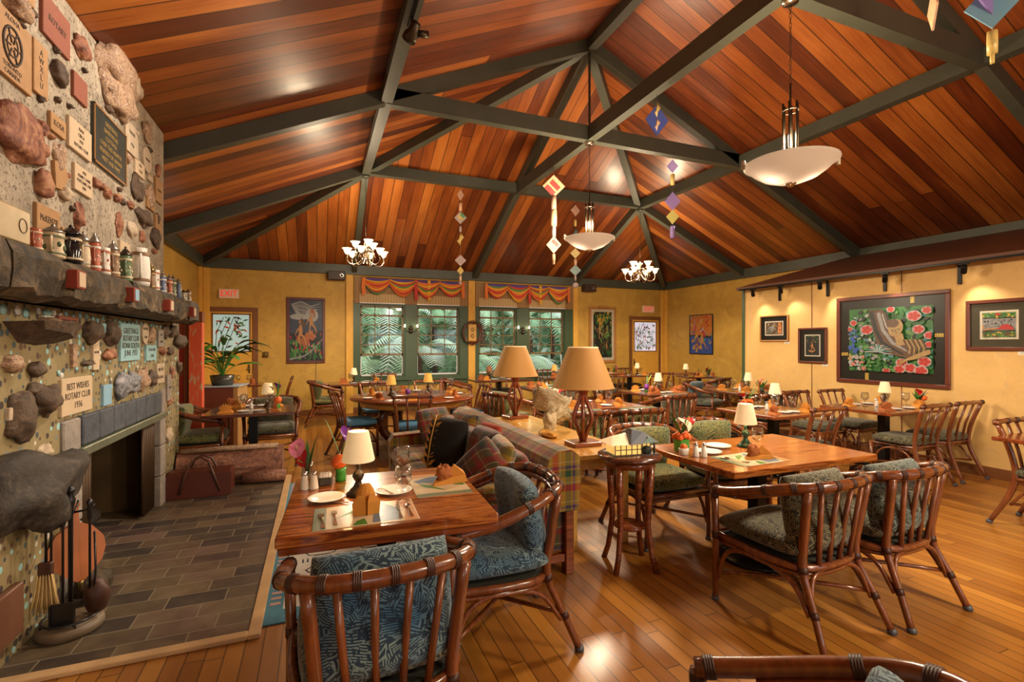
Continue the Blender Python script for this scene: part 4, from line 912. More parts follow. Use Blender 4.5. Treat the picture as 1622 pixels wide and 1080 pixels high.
for k in range(3):
    ya = y0+.12+(k+.5)*.74; b = MB('plaid'); b.at(Tm(-.07, ya, .385)); b.cushion(.72, .735, .17, 10, .25, 6); b.build('seat_cushion', sofa)
b = MB('plaid'); pr = [(.26, .42), (.23, .6), (.27, .76), (.34, .81), (.43, .815), (.49, .77), (.5, .62), (.48, .42)]
n = 16; b.loft([[(x, y0+(y1-y0)*k/n, z) for x, z in pr] for k in range(n+1)], True, True, False); b.build('backrest', sofa)
for k in range(3):
    ya = y0+.14+(k+.5)*.73; b = MB('plaid_dark'); b.at(Tm(.2, ya, .58)@Ry(R(74))@Rz(0)); b.cushion(.38, .7, .17, 10, .35, 5); b.build('back_cushion', sofa)
b = MB('plaid'); b.loft([[(x, y, z) for x, z in [(-.4, .12), (-.42, .5), (-.38, .57), (.3, .6), (.3, .12)]] for y in (y1-.14, y1+.02)], True, True); b.build('arm', sofa)
b = MB('plaid_dark'); b.bbox(-.36, .42, y0+.06, y0+.12, .14, .52, .02); b.build('side_panel', sofa)
b = MB('plaid'); b.at(Tm(.0, y0+.06, .6)); b.cushion(.76, .15, .07, 8, .3, 5); b.build('arm_pad', sofa)
b = MB('koa_red'); b.bbox(-.4, .47, y0+.01, y0+.1, .54, .575, .008); b.bbox(.4, .46, y0+.02, y0+.09, 0, .54, .006); b.bbox(-.4, -.34, y0+.02, y0+.09, 0, .54, .006); b.bbox(-.34, .4, y0+.03, y0+.08, .08, .13, .006); b.build('end_frame', sofa)
for x in (-.36, .4):
    b = MB('koa_red'); b.bbox(x-.03, x+.03, y1-.1, y1-.04, 0, .13, .005); b.build('leg', sofa)
def pillow(m, x, y, z, w_, h_, rx, rz, label, extra=None, tilt=0, th=.16):
    o = MB(m).at(Matrix()).cushion(w_, h_, th, 10, .6, 5).build('throw_pillow'); o.location = (x, y, z)
    o.rotation_euler = (R(90)-rx, tilt, rz); tag(o, label, 'pillow', 'throw pillows on the plaid sofa')
    if extra: extra(o)
    return o
pillow('plaid_dark', 1.12, 4.86, .66, .44, .4, R(22), R(35), 'dark red and green plaid pillow leaning in the far corner of the sofa')
def leafy(o):
    b = MB('gold_thread')
    for k in range(7):
        yy = -.2+k*.062; L = .085
        for s_ in (-1, 1): b.poly([(-.1, yy, .072), (-.1+s_*L*.5, yy+.045, .083), (-.1+s_*L, yy+.06, .07), (-.1+s_*L*.6, yy+.01, .08)])
    b.tube([(-.1, -.22, .07), (-.1, 0, .085), (-.1, .22, .07)], .006, 5); b.build('leaf_applique', o, label='gold leaf applique')
pillow('black_velvet', 1.0, 3.98, .67, .44, .42, R(14), R(-62), 'black throw pillow with a gold leaf applique on the sofa', leafy)
pillow('plaid', 1.28, 4.42, .68, .4, .36, R(18), R(-80), 'reddish plaid pillow between the dark corner pillow and the black pillow')
pillow('plaid_dark', 1.2, 3.6, .66, .5, .38, R(20), R(-85), 'dark tartan pillow just right of the black pillow')
pillow('plaid_red', 1.3, 3.78, .72, .3, .26, R(20), R(-80), 'small plain red pillow peeping out behind the black pillow', th=.1)
pillow('plaid', 1.14, 3.15, .66, .5, .4, R(22), R(-100), 'tan plaid pillow near the front end of the sofa')
pillow('plaid_dark', 1.0, 3.0, .66, .36, .36, R(14), R(-60), 'pointed plaid pillow standing on its corner behind the blue-cushioned armchair', tilt=R(45))
# ------------------------------------------------------------------ console behind the sofa
cs = thing('console_table', 'golden wood console table behind the sofa carrying the two woven-shade lamps', 'table', (1.94, 4.02, 0))
b = MB('golden_oak'); b.bbox(-.28, .28, -.97, .97, .66, .7, .006); b.build('tabletop', cs)
b = MB('golden_oak'); b.box(-.24, .24, -.92, .92, .58, .66); b.build('apron', cs)
for x in (-.22, .22):
    for y in (-.9, .9): b = MB('golden_oak'); b.bbox(x-.03, x+.03, y-.03, y+.03, 0, .66, .004); b.build('leg', cs)
# round side table with splayed legs
st_ = thing('side_table', 'small round wooden side table with curved legs at the near end of the console', 'table', (1.97, 2.77, 0))
b = MB('dark_table'); b.lathe([(.001, .725), (.2, .725), (.215, .735), (.215, .752), (.2, .76), (.001, .76)], 32); b.build('tabletop', st_)
b = MB('koa_red'); b.lathe([(.14, .68), (.17, .68), (.17, .725), (.14, .725)], 24, False); b.build('apron', st_)
for k in range(4):
    b = MB('koa_red'); b.at(Rz(k*PI/2+.5)); b.tube([(.155, 0, .72), (.14, 0, .5), (.13, 0, .3), (.16, 0, .1), (.195, 0, 0)], [.026, .024, .02, .019, .02], 8, flat=1.0); b.build('leg', st_)
b = MB('koa_red'); b.lathe([(.001, .26), (.1, .26), (.11, .27), (.1, .285), (.001, .285)], 20); b.build('shelf', st_)
# rug
def rug():
    t = thing('woven_rug', 'pale woven rug with dark horned figures and a blue border under the square table', 'rug', (.2, 4.3, 0))
    W2, L2 = .44, 1.42
    b = MB('rug_blue'); b.bbox(-W2-.05, W2+.03, -L2, L2, 0.0, .008, .003); b.build('border', t)
    b = MB('rug_white'); b.box(-W2+.06, W2-.03, -L2+.14, L2-.1, .008, .0095)
    b.use('rug_pink')
    rn = random.Random(3)
    for k in range(40):
        y = -L2+.2+k*.066
        b.box(-W2-.01, -W2+.045, y, y+.03, .008, .0095)
    b.use('rug_ink')
    for r_ in range(9):
        yy = -L2+.28+r_*.27
        for c_ in range(2):
            xx = -.17+c_*.36; s_ = .09
            for q in (-1, 1):
                pts = [(xx+q*.03, yy), (xx+q*.08, yy+.01), (xx+q*.1, yy+.05), (xx+q*.06, yy+.09)]
                b.tube([(x, y, .0098) for x, y in pts], .006, 4, flat=.25)
                for u_ in (0, .03): b.tube([(xx+q*(.09+u_), yy-.1, .0098), (xx+q*(.09+u_), yy-.04, .0098)], .005, 4, flat=.25)
            b.tube([(xx-.05, yy, .0098), (xx+.05, yy, .0098)], .009, 4, flat=.25)
    b.build('field', t)
mat('rug_blue', (.07, .22, .32), .9, var=.3, vs=30); mat('rug_white', (.62, .6, .55), .95, var=.15, vs=60); mat('rug_pink', (.5, .33, .3), .95); mat('rug_ink', (.05, .05, .06), .95)
rug()
mat('rug_violet', (.22, .26, .42), .9, var=.2, vs=20)
# ------------------------------------------------------------------ lamps on tables
mat('shade_cream', (.85, .72, .5), .8, emit=(1, .66, .3), es=.22, var=.1, vs=60)
mat('shade_amber', (.6, .32, .06), .8, emit=(1, .5, .1), es=.3, var=.1, vs=60)
mat('base_green', (.015, .06, .03), .25); mat('shade_dim', (.3, .13, .06), .8, var=.2)
def woven():
    m = bpy.data.materials.new('woven_shade'); t = NT(m); MAT['woven_shade'] = m; o = t.obj(); x = t.xyz(o)
    a = t.math('SINE', t.math('MULTIPLY', t.math('ADD', x[0], x[2]), 290.)); b_ = t.math('SINE', t.math('MULTIPLY', t.math('SUBTRACT', x[0], x[2]), 290.))
    c = t.mix(t.math('MULTIPLY_ADD', t.math('MULTIPLY', a, b_), .5, .5), (.24, .1, .018), (.56, .28, .07)); n = t.noise(o, 8, 4)
    c = t.mix(t.math('MULTIPLY', n, .6), c, (.36, .16, .035)); t.base(c); t.rough(.7); t.b.inputs['Emission Color'].default_value = (1, .45, .1, 1); t.b.inputs['Emission Strength'].default_value = .12
woven()
def small_lamp(label, x, y, shade='shade_cream', sc=1., base='dark_bronze', z=.75):
    key = 'lamp'+shade+base
    if key in proto: return dup(proto[key], (x, y, z), 0, label, 'small pleated table lamps', sc=sc)
    t = thing('table_lamp', label, 'lamp', (x, y, z), 0, 'small pleated table lamps'); t.scale = (sc, sc, sc)
    b = MB(base); b.lathe([(.001, 0), (.05, 0), (.052, .008), (.04, .018), (.025, .035), (.016, .05), (.013, .06), (.02, .07), (.026, .085), (.02, .1), (.01, .11), (.009, .125), (.013, .13), (.009, .137), (.009, .16), (.001, .165)], 18); b.build('lamp_base', t)
    b = MB(shade); b.lathe([(.067, .15), (.068, .155), (.044, .275), (.043, .28)], 44, False, pleat=.03); b.lathe([(.064, .15), (.041, .28)], 22, False); b.build('lamp_shade', t)
    proto[key] = t; return t
# ------------------------------------------------------------------ tableware
mat('napkin', (.58, .23, .03), .85, var=.12, vs=20); mat('napkin_rust', (.38, .11, .025), .85, var=.15, vs=20); mat('china', (.78, .76, .72), .12, var=0); mat('silver', (.65, .6, .52), .15, 1, var=0)
mat('leaf_green', (.06, .22, .03), .4, var=.4, vs=30); mat('leaf_dark', (.015, .05, .012), .3, var=.4, vs=20); mat('purple_petal', (.2, .04, .32), .3); mat('pink_petal', (.7, .2, .32), .35); mat('red_petal', (.6, .02, .03), .3); mat('orange_bloom', (.75, .13, .02), .3, var=.4, vs=50); mat('cream_petal', (.75, .6, .42), .5)
mat('vase_green', (.05, .28, .03), .2); mat('sugar_white', (.75, .72, .66), .7, var=.2, vs=60); mat('slate_dish', (.05, .05, .04), .3); mat('steel', (.6, .6, .62), .2, .9, var=0); mat('yellow_stem', (.45, .45, .08), .4)
mat('menu_dark', (.04, .02, .015), .5)
def wine_glass(label, x, y, group='wine glasses on the tables', z=.75, sc=1.):
    if 'wg' in proto: return dup(proto['wg'], (x, y, z), 0, label, group, sc=sc)
    t = thing('wine_glass', label, 'glass', (x, y, z), 0, group); proto['wg'] = t
    b = MB('glass'); b.lathe([(.001, 0), (.034, 0), (.034, .003), (.008, .008), (.0045, .02), (.0045, .06), (.01, .07), (.03, .085), (.04, .11), (.041, .135), (.035, .17), (.0335, .17), (.039, .135), (.038, .11), (.028, .088), (.001, .078)], 20, False); b.build('bowl', t); return t
def plate(label, x, y, r=.085, group='white plates on the tables'):
    if 'pl' in proto: o = dup(proto['pl'], (x, y, .7505), 0, label, group, sc=r/.085); return o
    b = MB('china'); b.lathe([(.001, 0), (.05, 0), (.052, .003), (.078, .012), (.085, .015), (.084, .017), (.076, .014), (.05, .006), (.001, .005)], 32)
    o = b.build('plate', loc=(x, y, .7505)); tag(o, label, 'plate', group); o.scale = (r/.085,)*3; proto['pl'] = o; return o
def napkin_fan(label, x, y, rz=0, m='napkin', z=.7505, kind=0, sc=1.):
    key = 'nf%d%s' % (kind, m)
    if key in proto: o = dup(proto[key], (x, y, z), rz, label, 'folded orange napkins', sc=sc); return o
    b = MB(m)
    if kind == 0:       # standing fan of pleats with a flat tail
        for k in range(7):
            a = (k-3)*.3; pts = [(0, 0, .005), (math.sin(a)*.075, .012*math.cos(k*2), .075*math.cos(a)+.01)]
            x1, z1 = pts[1][0], pts[1][2]; x0 = math.sin(a-.22)*.055; z0 = .055*math.cos(a-.22)+.01
            b.loft([[(-.008, -.02, 0), (.008, -.02, 0), (.008, .02, 0), (-.008, .02, 0)], [(x0, -.016, z0), (x1, -.012, z1), (x1, .012, z1), (x0, .016, z0)]], True, True)
        b.loft([[(-.07, -.05, 0), (.07, -.05, 0), (.06, .04, 0), (-.06, .04, 0)], [(-.055, -.035, .012), (.055, -.035, .012), (.04, .025, .03), (-.04, .025, .03)]], True, True)
    elif kind == 1:     # upright bishop fold with two front flaps
        b.loft([[(.045*math.cos(a)*k1, .035*math.sin(a)*k1, z_) for a in [i*PI/6 for i in range(12)]] for k1, z_ in ((1, 0), (1.05, .03), (.95, .07), (.8, .1), (.45, .125))], True, True)
        for s_ in (-1, 1): b.loft([[(s_*.004, -.05, 0), (s_*.055, -.035, 0), (s_*.05, -.015, 0), (s_*.004, -.03, 0)], [(s_*.004, -.058, .06), (s_*.06, -.04, .055), (s_*.052, -.02, .06), (s_*.004, -.03, .06)], [(s_*.01, -.05, .085), (s_*.035, -.042, .088), (s_*.034, -.03, .085), (s_*.012, -.035, .085)]], True, True)
    else:               # triangular pocket with a crumpled rosette standing in it
        b.loft([[(-.1, -.035, 0), (.1, -.05, 0), (.12, .03, 0), (-.06, .035, 0)], [(-.085, -.03, .012), (.09, -.045, .04), (.11, .02, .045), (-.05, .03, .02)], [(.0, -.01, .03), (.035, -.012, .095), (.04, .0, .095), (.01, .01, .03)]], True, True)
        b.use('napkin_rust'); b.sphere((-.02, .0, .05), .036, 18, 12, (1.15, .9, 1.1), nz=.9, ns=9, seed=2)
        for k in range(6): a = k*PI/3; b.sphere((-.02+.025*math.cos(a), .02*math.sin(a), .07+.006*(k % 2)), .014, 8, 6, (1, .6, 1.4), nz=.5, ns=5, seed=k)
    o = b.build('folded_napkin', loc=(x, y, z)); o.rotation_euler = (0, 0, rz); o.scale = (sc,)*3; tag(o, label, 'napkin', 'folded orange napkins'); proto[key] = o; return o
def cutlery(kind, label, x, y, rz, z=.7535):
    if 'cu'+kind in proto: return dup(proto['cu'+kind], (x, y, z), rz, label, 'silver cutlery')
    b = MB('silver')
    b.loft([[(-.009, -.09, 0), (.009, -.09, 0), (.009, -.09, .002), (-.009, -.09, .002)], [(-.006, -.05, .001), (.006, -.05, .001), (.006, -.05, .003), (-.006, -.05, .003)], [(-.0025, .0, .004), (.0025, 0, .004), (.0025, 0, .0065), (-.0025, 0, .0065)], [(-.004, .03, .002), (.004, .03, .002), (.004, .03, .004), (-.004, .03, .004)]], True, True)
    if kind == 'fork':
        b.loft([[(-.004, .03, .002), (.004, .03, .002), (.004, .03, .004), (-.004, .03, .004)], [(-.011, .045, .001), (.011, .045, .001), (.011, .045, .003), (-.011, .045, .003)], [(-.011, .055, .001), (.011, .055, .001), (.011, .055, .003), (-.011, .055, .003)]], True, True)
        for k in range(4): xx = -.0095+k*.0063; b.box(xx-.0014, xx+.0014, .055, .09, .001+.0, .003)
    elif kind == 'spoon': b.sphere((0, .055, .003), 1, 12, 6, (.015, .026, .004))
    else: b.loft([[(-.005, .03, .001), (.005, .03, .001), (.005, .03, .003), (-.005, .03, .003)], [(-.009, .05, .001), (.008, .05, .001), (.008, .05, .003), (-.009, .05, .003)], [(-.008, .1, .001), (.005, .1, .001), (.005, .1, .002), (-.008, .1, .002)], [(-.001, .12, .001), (.002, .12, .001), (.002, .12, .002), (-.001, .12, .002)]], True, True)
    o = b.build(kind, loc=(x, y, z)); o.rotation_euler = (0, 0, rz); tag(o, label, kind, 'silver cutlery'); proto['cu'+kind] = o; return o
def shaker(label, x, y, cap='steel', body='sugar_white'):
    if 'sh'+body in proto: return dup(proto['sh'+body], (x, y, .7505), 0, label, 'salt and pepper shakers')
    t = thing('shaker', label, 'shaker', (x, y, .7505), 0, 'salt and pepper shakers'); proto['sh'+body] = t
    b = MB(body); b.lathe([(.001, 0), (.021, 0), (.022, .006), (.013, .075), (.001, .076)], 12); b.build('body', t)
    b = MB(cap); b.lathe([(.0145, .074), (.015, .08), (.012, .092), (.001, .097)], 12); b.build('cap', t); return t
def anthurium(b, p, m, s_=.05, rz=0, tilt=.5):
    b.use(m); M0 = b.M; b.at(M0@Tm(*p)@Rz(rz)@Rx(tilt)); pts = []
    for k in range(13):
        a = -PI/2+2*PI*k/13; r = s_*(1-.25*math.sin(a))*(1 if abs(a+PI/2) > .01 else 1.2); pts.append((r*math.cos(a)*.8, -r*math.sin(a), .015*math.cos(2*a)))
    b.add([(0, 0, 0)]+pts, [(0, i+1, (i+1) % 13+1) for i in range(13)], True)
    b.add([(x, y, z-.003) for x, y, z in [(0, 0, 0)]+pts], [(0, (i+1) % 13+1, i+1) for i in range(13)], True)
    b.use('yellow_stem'); b.tube([(0, 0, .002), (0, .02, .03)], .003, 5); b.at(M0)
def blade(b, p, q, w_, m='leaf_green', bend=.02):
    b.use(m); p, q = Vector(p), Vector(q); d = q-p; s_ = d.cross(Vector((0, 0, 1)));
    s_ = (s_ if s_.length > 1e-4 else Vector((1, 0, 0))).normalized()*w_; L = []; Rr = []
    for k in range(6):
        t = k/5; c = p+d*t+Vector((d.x, d.y, 0)).normalized()*(bend*t*t) if Vector((d.x, d.y, 0)).length > 1e-4 else p+d*t; ww = s_*math.sin(PI*(.12+.88*t)) if t < 1 else s_*0.05
        L.append(tuple(c-ww)); Rr.append(tuple(c+ww))
    n = len(L); off = [(x, y, z-.0012) for x, y, z in L+Rr]
    b.add(L+Rr+off, [(i, i+1, n+i+1, n+i) for i in range(n-1)]+[(2*n+i, 3*n+i, 3*n+i+1, 2*n+i+1) for i in range(n-1)], True)
def flower_vase(label, x, y, kind=0, z=.7505, sc=1., rz=0):
    key = 'fv%d' % kind
    if key in proto: return dup(proto[key], (x, y, z), rz, label, None, sc=sc)
    t = thing('flower_vase', label, 'vase', (x, y, z), rz); t.scale = (sc,)*3; proto[key] = t
    if kind == 0:     # orange ball over green vase, purple anthurium
        b = MB('vase_green'); b.lathe([(.001, 0), (.026, 0), (.028, .02), (.024, .05), (.03, .07), (.001, .07)], 16); b.build('vase', t)
        b = MB('orange_bloom'); b.sphere((-.008, 0, .1), .04, 14, 10, nz=.1, ns=5); b.build('bloom', t)
        b = MB('leaf_green'); blade(b, (0, 0, .12), (-.12, -.02, .3), .009, 'yellow_stem'); blade(b, (0, 0, .12), (-.06, .02, .33), .008); blade(b, (0, 0, .12), (.04, .02, .3), .007, 'yellow_stem'); b.use('menu_dark'); b.tube([(.0, 0, .12), (.015, -.01, .24)], .003, 5); b.build('stems', t)
        b = MB('purple_petal'); anthurium(b, (.03, -.02, .24), 'purple_petal', .042, .4, 1.0); b.build('flower', t)
        b = MB('cream_petal'); anthurium(b, (.09, .0, .22), 'cream_petal', .032, -.6, .9); b.build('flower', t)
    elif kind == 1:   # glass with pink anthuriums
        b = MB('glass'); b.lathe([(.001, 0), (.024, 0), (.022, .05), (.03, .11), (.0285, .11), (.0205, .05), (.022, .004), (.001, .004)], 16, False); b.build('vase', t)
        b = MB('leaf_green'); blade(b, (0, 0, .03), (.03, .01, .25), .016); blade(b, (0, 0, .03), (.0, .03, .22), .016); blade(b, (0, 0, .05), (-.02, .0, .24), .012, 'leaf_dark'); b.build('leaves', t)
        b = MB('pink_petal'); anthurium(b, (-.05, -.01, .18), 'pink_petal', .05, -.3, 1.1); b.build('flower', t)
        b = MB('red_petal'); anthurium(b, (-.02, -.04, .12), 'red_petal', .045, -.9, 1.6); b.build('flower', t)
    elif kind == 2:   # low green box with orange flowers, spiky leaves, red anthurium
        b = MB('vase_green'); b.bbox(-.035, .035, -.03, .03, 0, .07, .006); b.build('vase', t)
        b = MB('orange_bloom'); 
        for k in range(9): b.sphere((-.03+.03*(k % 3), -.02+.02*(k//3), .085+.01*(k % 2)), .019, 7, 5, nz=.3)
        b.build('bloom', t)
        b = MB('leaf_green'); blade(b, (0, 0, .08), (-.07, 0, .24), .016); blade(b, (0, 0, .08), (-.03, .02, .27), .014, 'leaf_green'); blade(b, (0, 0, .08), (.02, .0, .2), .014, 'leaf_green'); b.build('leaves', t)
        b = MB('red_petal'); anthurium(b, (.07, .02, .16), 'red_petal', .045, -.8, .5); b.build('flower', t); b = MB('cream_petal'); anthurium(b, (.02, -.02, .15), 'cream_petal', .045, .4, .9); b.build('flower', t)
    elif kind == 3:   # dark leaves with magenta bloom
        b = MB('slate_dish'); b.lathe([(.001, 0), (.025, 0), (.035, .06), (.001, .06)], 14); b.build('vase', t)
        b = MB('leaf_dark')
        for k in range(7): a = k*.9; blade(b, (0, 0, .05), (.06*math.cos(a), .06*math.sin(a), .14+.02*(k % 3)), .018, 'leaf_dark' if k % 2 else 'leaf_green')
        b.build('leaves', t)
        b = MB('red_petal'); anthurium(b, (.02, -.02, .15), 'red_petal', .04, .2, 1.); b.build('flower', t)
        b = MB('orange_bloom'); b.sphere((-.04, -.02, .09), .028, 8, 6, nz=.3); b.build('bloom', t)
    else:             # purple vase with long blades
        b = MB('purple_petal'); b.lathe([(.001, .03), (.03, .03), (.034, .08), (.02, .11), (.001, .11)], 14); b.use('vase_green'); b.lathe([(.001, 0), (.022, 0), (.026, .03), (.001, .03)], 12); b.build('vase', t)
        b = MB('leaf_green'); blade(b, (0, 0, .1), (.14, 0, .25), .01, 'yellow_stem'); blade(b, (0, 0, .1), (.09, .03, .27), .01); b.use('menu_dark'); b.tube([(0, 0, .1), (.03, 0, .26)], .003, 5); b.build('leaves', t)
    return t
# --- square foreground table
small_lamp('small brass lamp with a cream pleated shade on the square foreground table', .19, 2.53, sc=1.13)
mt = MB('pm_green'); mat('pm_green', (.16, .2, .12), .3); mat('pm_cream', (.62, .5, .32), .3, var=.35, vs=8); mat('pm_blue', (.12, .2, .3), .3, var=.6, vs=14); mat('pm_orange', (.55, .24, .08), .35, var=.4, vs=12)
def placemat(label, x, y, rz, w_=.43, d_=.28):
    b = MB('pm_cream'); b.box(-w_/2, w_/2, -d_/2, d_/2, 0, .0018); z = .0019
    b.use('pm_green'); b.box(-w_/2, -w_/2+.05, -d_/2, d_/2, z-.0001, z+.0002)
    b.use('pm_blue'); b.prism([(.02, -.12), (.14, -.12), (.15, .02), (.08, .12), (.04, .1)], z-.0001, z+.0003)
    b.use('pm_orange'); b.prism([(.15, -.14), (.21, -.14), (.21, .14), (.13, .14), (.17, .0)], z-.0001, z+.0003)
    b.use('leaf_green'); b.prism([(-.12, -.02), (.0, .06), (.03, .1), (-.04, .08)], z-.0001, z+.0004); b.prism([(-.06, -.13), (.0, -.13), (-.01, -.06), (-.04, -.08)], z-.0001, z+.0004)
    o = b.build('placemat', loc=(x, y, .7503)); o.rotation_euler = (0, 0, rz); return tag(o, label, 'placemat')
placemat('placemat with green and blue leaf print at the near side of the square table', .2, 2.23, R(-2))
placemat('placemat with blue and orange print at the right side of the square table', .6, 2.56, R(88), .4, .28)
plate('white plate left of the brass lamp on the square table', .04, 2.5, .085); plate('white plate right of the brass lamp holding a butter knife', .36, 2.5, .09)
wine_glass('wine glass nearest the viewer on the square foreground table', .38, 2.34); wine_glass('second wine glass behind the first on the square foreground table', .45, 2.8)
napkin_fan('upright orange napkin in front of the brass lamp on the square table', .2, 2.25, R(0), kind=1, z=.753, sc=1.0)
napkin_fan('boat-folded orange napkin at the right side of the square table', .65, 2.57, R(12), kind=2, z=.753, sc=1.)
cutlery('fork', 'outer fork on the left end of the near placemat', .02, 2.2, R(2)); cutlery('fork', 'inner fork beside the upright napkin', .07, 2.22, R(0))
cutlery('knife', 'knife on the right end of the near placemat', .34, 2.2, R(-4)); cutlery('spoon', 'spoon right of the knife on the near placemat', .385, 2.21, R(-2)); cutlery('knife', 'butter knife lying across the right plate', .31, 2.5, R(20), .768); cutlery('knife', 'butter knife leaning on the rim of the left plate', .14, 2.4, R(60), .7525)
shaker('left glass salt shaker on the square table', -.06, 2.72, body='sugar_white'); shaker('right shaker beside the slate sugar dish on the square table', -.015, 2.71)
b = MB('slate_dish'); b.bbox(-.035, .035, -.03, .03, 0, .045, .008); b.use('sugar_white')
for k in range(8): b.sphere((-.02+.013*(k % 4), -.015+.03*(k//4), .052), .014, 6, 4)
tag(b.build('sugar_dish', loc=(.04, 2.77, .7505)), 'dark square dish heaped with sugar packets on the square table', 'dish')
flower_vase('green vase with an orange bloom and purple anthurium on the square table', .12, 2.82, 0, sc=1.05); flower_vase('glass vase with pink and dark red anthuriums on the square table', -.05, 2.85, 1, sc=1.0)
# --- long koa table
small_lamp('small lamp with a cream pleated shade on the long koa table', 2.9, 2.66, base='base_green', sc=1.12)
plate('white plate nearer the shakers on the long koa table', 2.5, 2.6, .085); plate('white plate nearer the lamp on the long koa table', 2.7, 2.72, .09)
wine_glass('wine glass in front of the lamp on the long koa table', 2.86, 2.52, sc=.95)
napkin_fan('boat-folded orange napkin on the long koa table', 2.66, 2.36, R(-15), kind=2, sc=.95)
placemat('green and orange placemat under the napkin on the long koa table', 2.62, 2.37, R(2), .42, .28)
cutlery('fork', 'fork left of the napkin on the long koa table', 2.47, 2.36, R(20)); cutlery('spoon', 'spoon beside the fork on the long koa table', 2.5, 2.37, R(18)); cutlery('knife', 'knife right of the napkin on the long koa table', 2.79, 2.36, R(-20)); cutlery('knife', 'butter knife behind the plates on the long koa table', 2.55, 2.82, R(70)); cutlery('fork', 'fork at the back edge of the long koa table', 2.52, 2.87, R(80))
shaker('left shaker on the corner of the long koa table', 2.34, 2.55); shaker('right shaker on the corner of the long koa table', 2.38, 2.52)
flower_vase('green box vase of orange flowers with spiky leaves on the long koa table', 2.37, 2.72, 2, sc=1.2)
b = MB('sugar_white'); b.lathe([(.001, 0), (.03, 0), (.035, .04), (.03, .045), (.001, .045)], 14); b.use('orange_bloom'); b.sphere((0, 0, .05), .026, 8, 5); tag(b.build('sugar_bowl', loc=(2.3, 2.62, .7505)), 'small white bowl of packets beside the green box vase', 'bowl')
# --- settings on every other table
def dress(nm, cx, cy, w_, d_, seed, lamp=None, fl=None, n=2, bases='dark_bronze', lampsh='shade_cream', lsc=1., extra=True):
    rn = random.Random(seed); q = [('near left', -1, -1), ('near right', 1, -1), ('far left', -1, 1), ('far right', 1, 1)][:max(n, 2) if n < 5 else 4]
    if lamp: small_lamp('small lamp with a %s pleated shade %s' % (dict(shade_cream='cream', shade_amber='glowing amber', shade_dim='dark unlit')[lampsh], nm), lamp[0], lamp[1], lampsh, lsc)
    if fl: flower_vase('%s %s' % (['orange bloom and purple anthurium', 'pink anthurium in glass', 'orange flowers with spiky leaves', 'leafy bunch with a magenta anthurium', 'long-bladed purple vase'][fl[2]], nm), fl[0], fl[1], fl[2], rz=R(seed*77), sc=1.1)
    for pos, sx, sy in q:
        x, y = cx+sx*w_*.27, cy+sy*d_*.26
        napkin_fan('orange napkin %s, %s' % (nm, pos), x, y, R(90*(sx > 0)+rn.uniform(-20, 20)), 'napkin' if rn.random() < .6 else 'napkin_rust', kind=rn.choice([0, 0, 2]), sc=1.15)
        wine_glass('wine glass %s, %s' % (nm, pos), x-sx*.1+.03, y-sy*.1)
        plate('white plate %s, %s' % (nm, pos), x-sx*.05-.12*sx*(w_ > .85), y+sy*.02+.03, .07)
        if extra: cutlery('knife', 'knife %s, %s' % (nm, pos), x-.11, y+.0, 0, .7515)
    if extra: shaker('shaker %s' % nm, cx-.03, cy+.06)
dress('on the table under the large painting', 6.26, 3.73, 1.1, .8, 1, (6.5, 3.86), (6.74, 3.62, 3), 4)
dress('on the table left of the large painting', 4.78, 4.0, .88, .8, 2, (5.07, 4.22), (4.55, 4.14, 2), 4)
dress('at the partition end table', 6.35, 5.85, .8, .95, 3, (6.55, 5.95), (6.45, 5.6, 3), 4)
dress('on the table behind the driftwood', 3.1, 5.25, 1.2, .8, 4, None, (2.68, 5.3, 2), 4)
dress('on the middle room table', 4.95, 6.25, .9, .82, 5, (5.12, 6.42), (4.8, 6.3, 4), 4)
dress('below the green figure painting', 7.0, 9.85, 1.2, .7, 6, (7.3, 9.95), (6.6, 9.9, 1), 2, extra=False)
dress('on the back corner table', 8.25, 8.9, .8, .8, 7, (8.05, 9.1), (8.45, 8.8, 3), 2, extra=False)
dress('below the left window pair', .78, 9.85, 1.15, .75, 8, (.66, 9.9), None, 4, extra=False)
dress('below the wreath post', 3.6, 9.75, 1.25, .7, 9, (3.42, 9.85), None, 4, lampsh='shade_dim', extra=False)
dress('behind the farther woven-shade lamp', 3.75, 7.6, 1.0, .75, 10, None, (3.95, 7.55, 4), 4)
dress('on the table by the planter', -.68, 6.3, .9, .85, 11, (-.55, 6.5), (-.42, 6.12, 0), 4)
dress('below the right window pair', 5.2, 9.9, 1.1, .7, 12, (4.95, 9.8), None, 2, lampsh='shade_amber', extra=False)
dress('beside the left exit door', -1.3, 10.3, .7, .7, 13, None, None, 2, extra=False)
plate('white plate on the table cut by the right edge', 5.5, 2.0, .08); cutlery('fork', 'fork on the table cut by the right edge', 5.32, 1.95, 0)
# round table: two amber lamps, settings round the rim
for i, a in enumerate((215, 260, 325, 20, 95, 150)):
    wd = ['left rim', 'near rim behind the dark chair', 'near right rim', 'right rim', 'far rim', 'far left rim'][i]
    x, y = 1.3+.64*math.cos(R(a)), 7.1+.64*math.sin(R(a)); napkin_fan('orange fan napkin on the round table, %s' % wd, x, y, R(a+90), 'napkin' if i % 2 else 'napkin_rust', kind=0, sc=1.2)
    x2, y2 = 1.3+.52*math.cos(R(a+22)), 7.1+.52*math.sin(R(a+22)); wine_glass('wine glass on the round table, %s' % wd, x2, y2)
    x2, y2 = 1.3+.68*math.cos(R(a-20)), 7.1+.68*math.sin(R(a-20)); plate('white plate on the round table, %s' % wd, x2, y2, .07)
small_lamp('left amber-shaded lamp on the round table', 1.0, 7.22, 'shade_amber', 1.05); small_lamp('right amber-shaded lamp on the round table', 1.6, 7.5, 'shade_amber', 1.05); flower_vase('purple vase with long blades on the round table', 1.2, 7.0, 4)
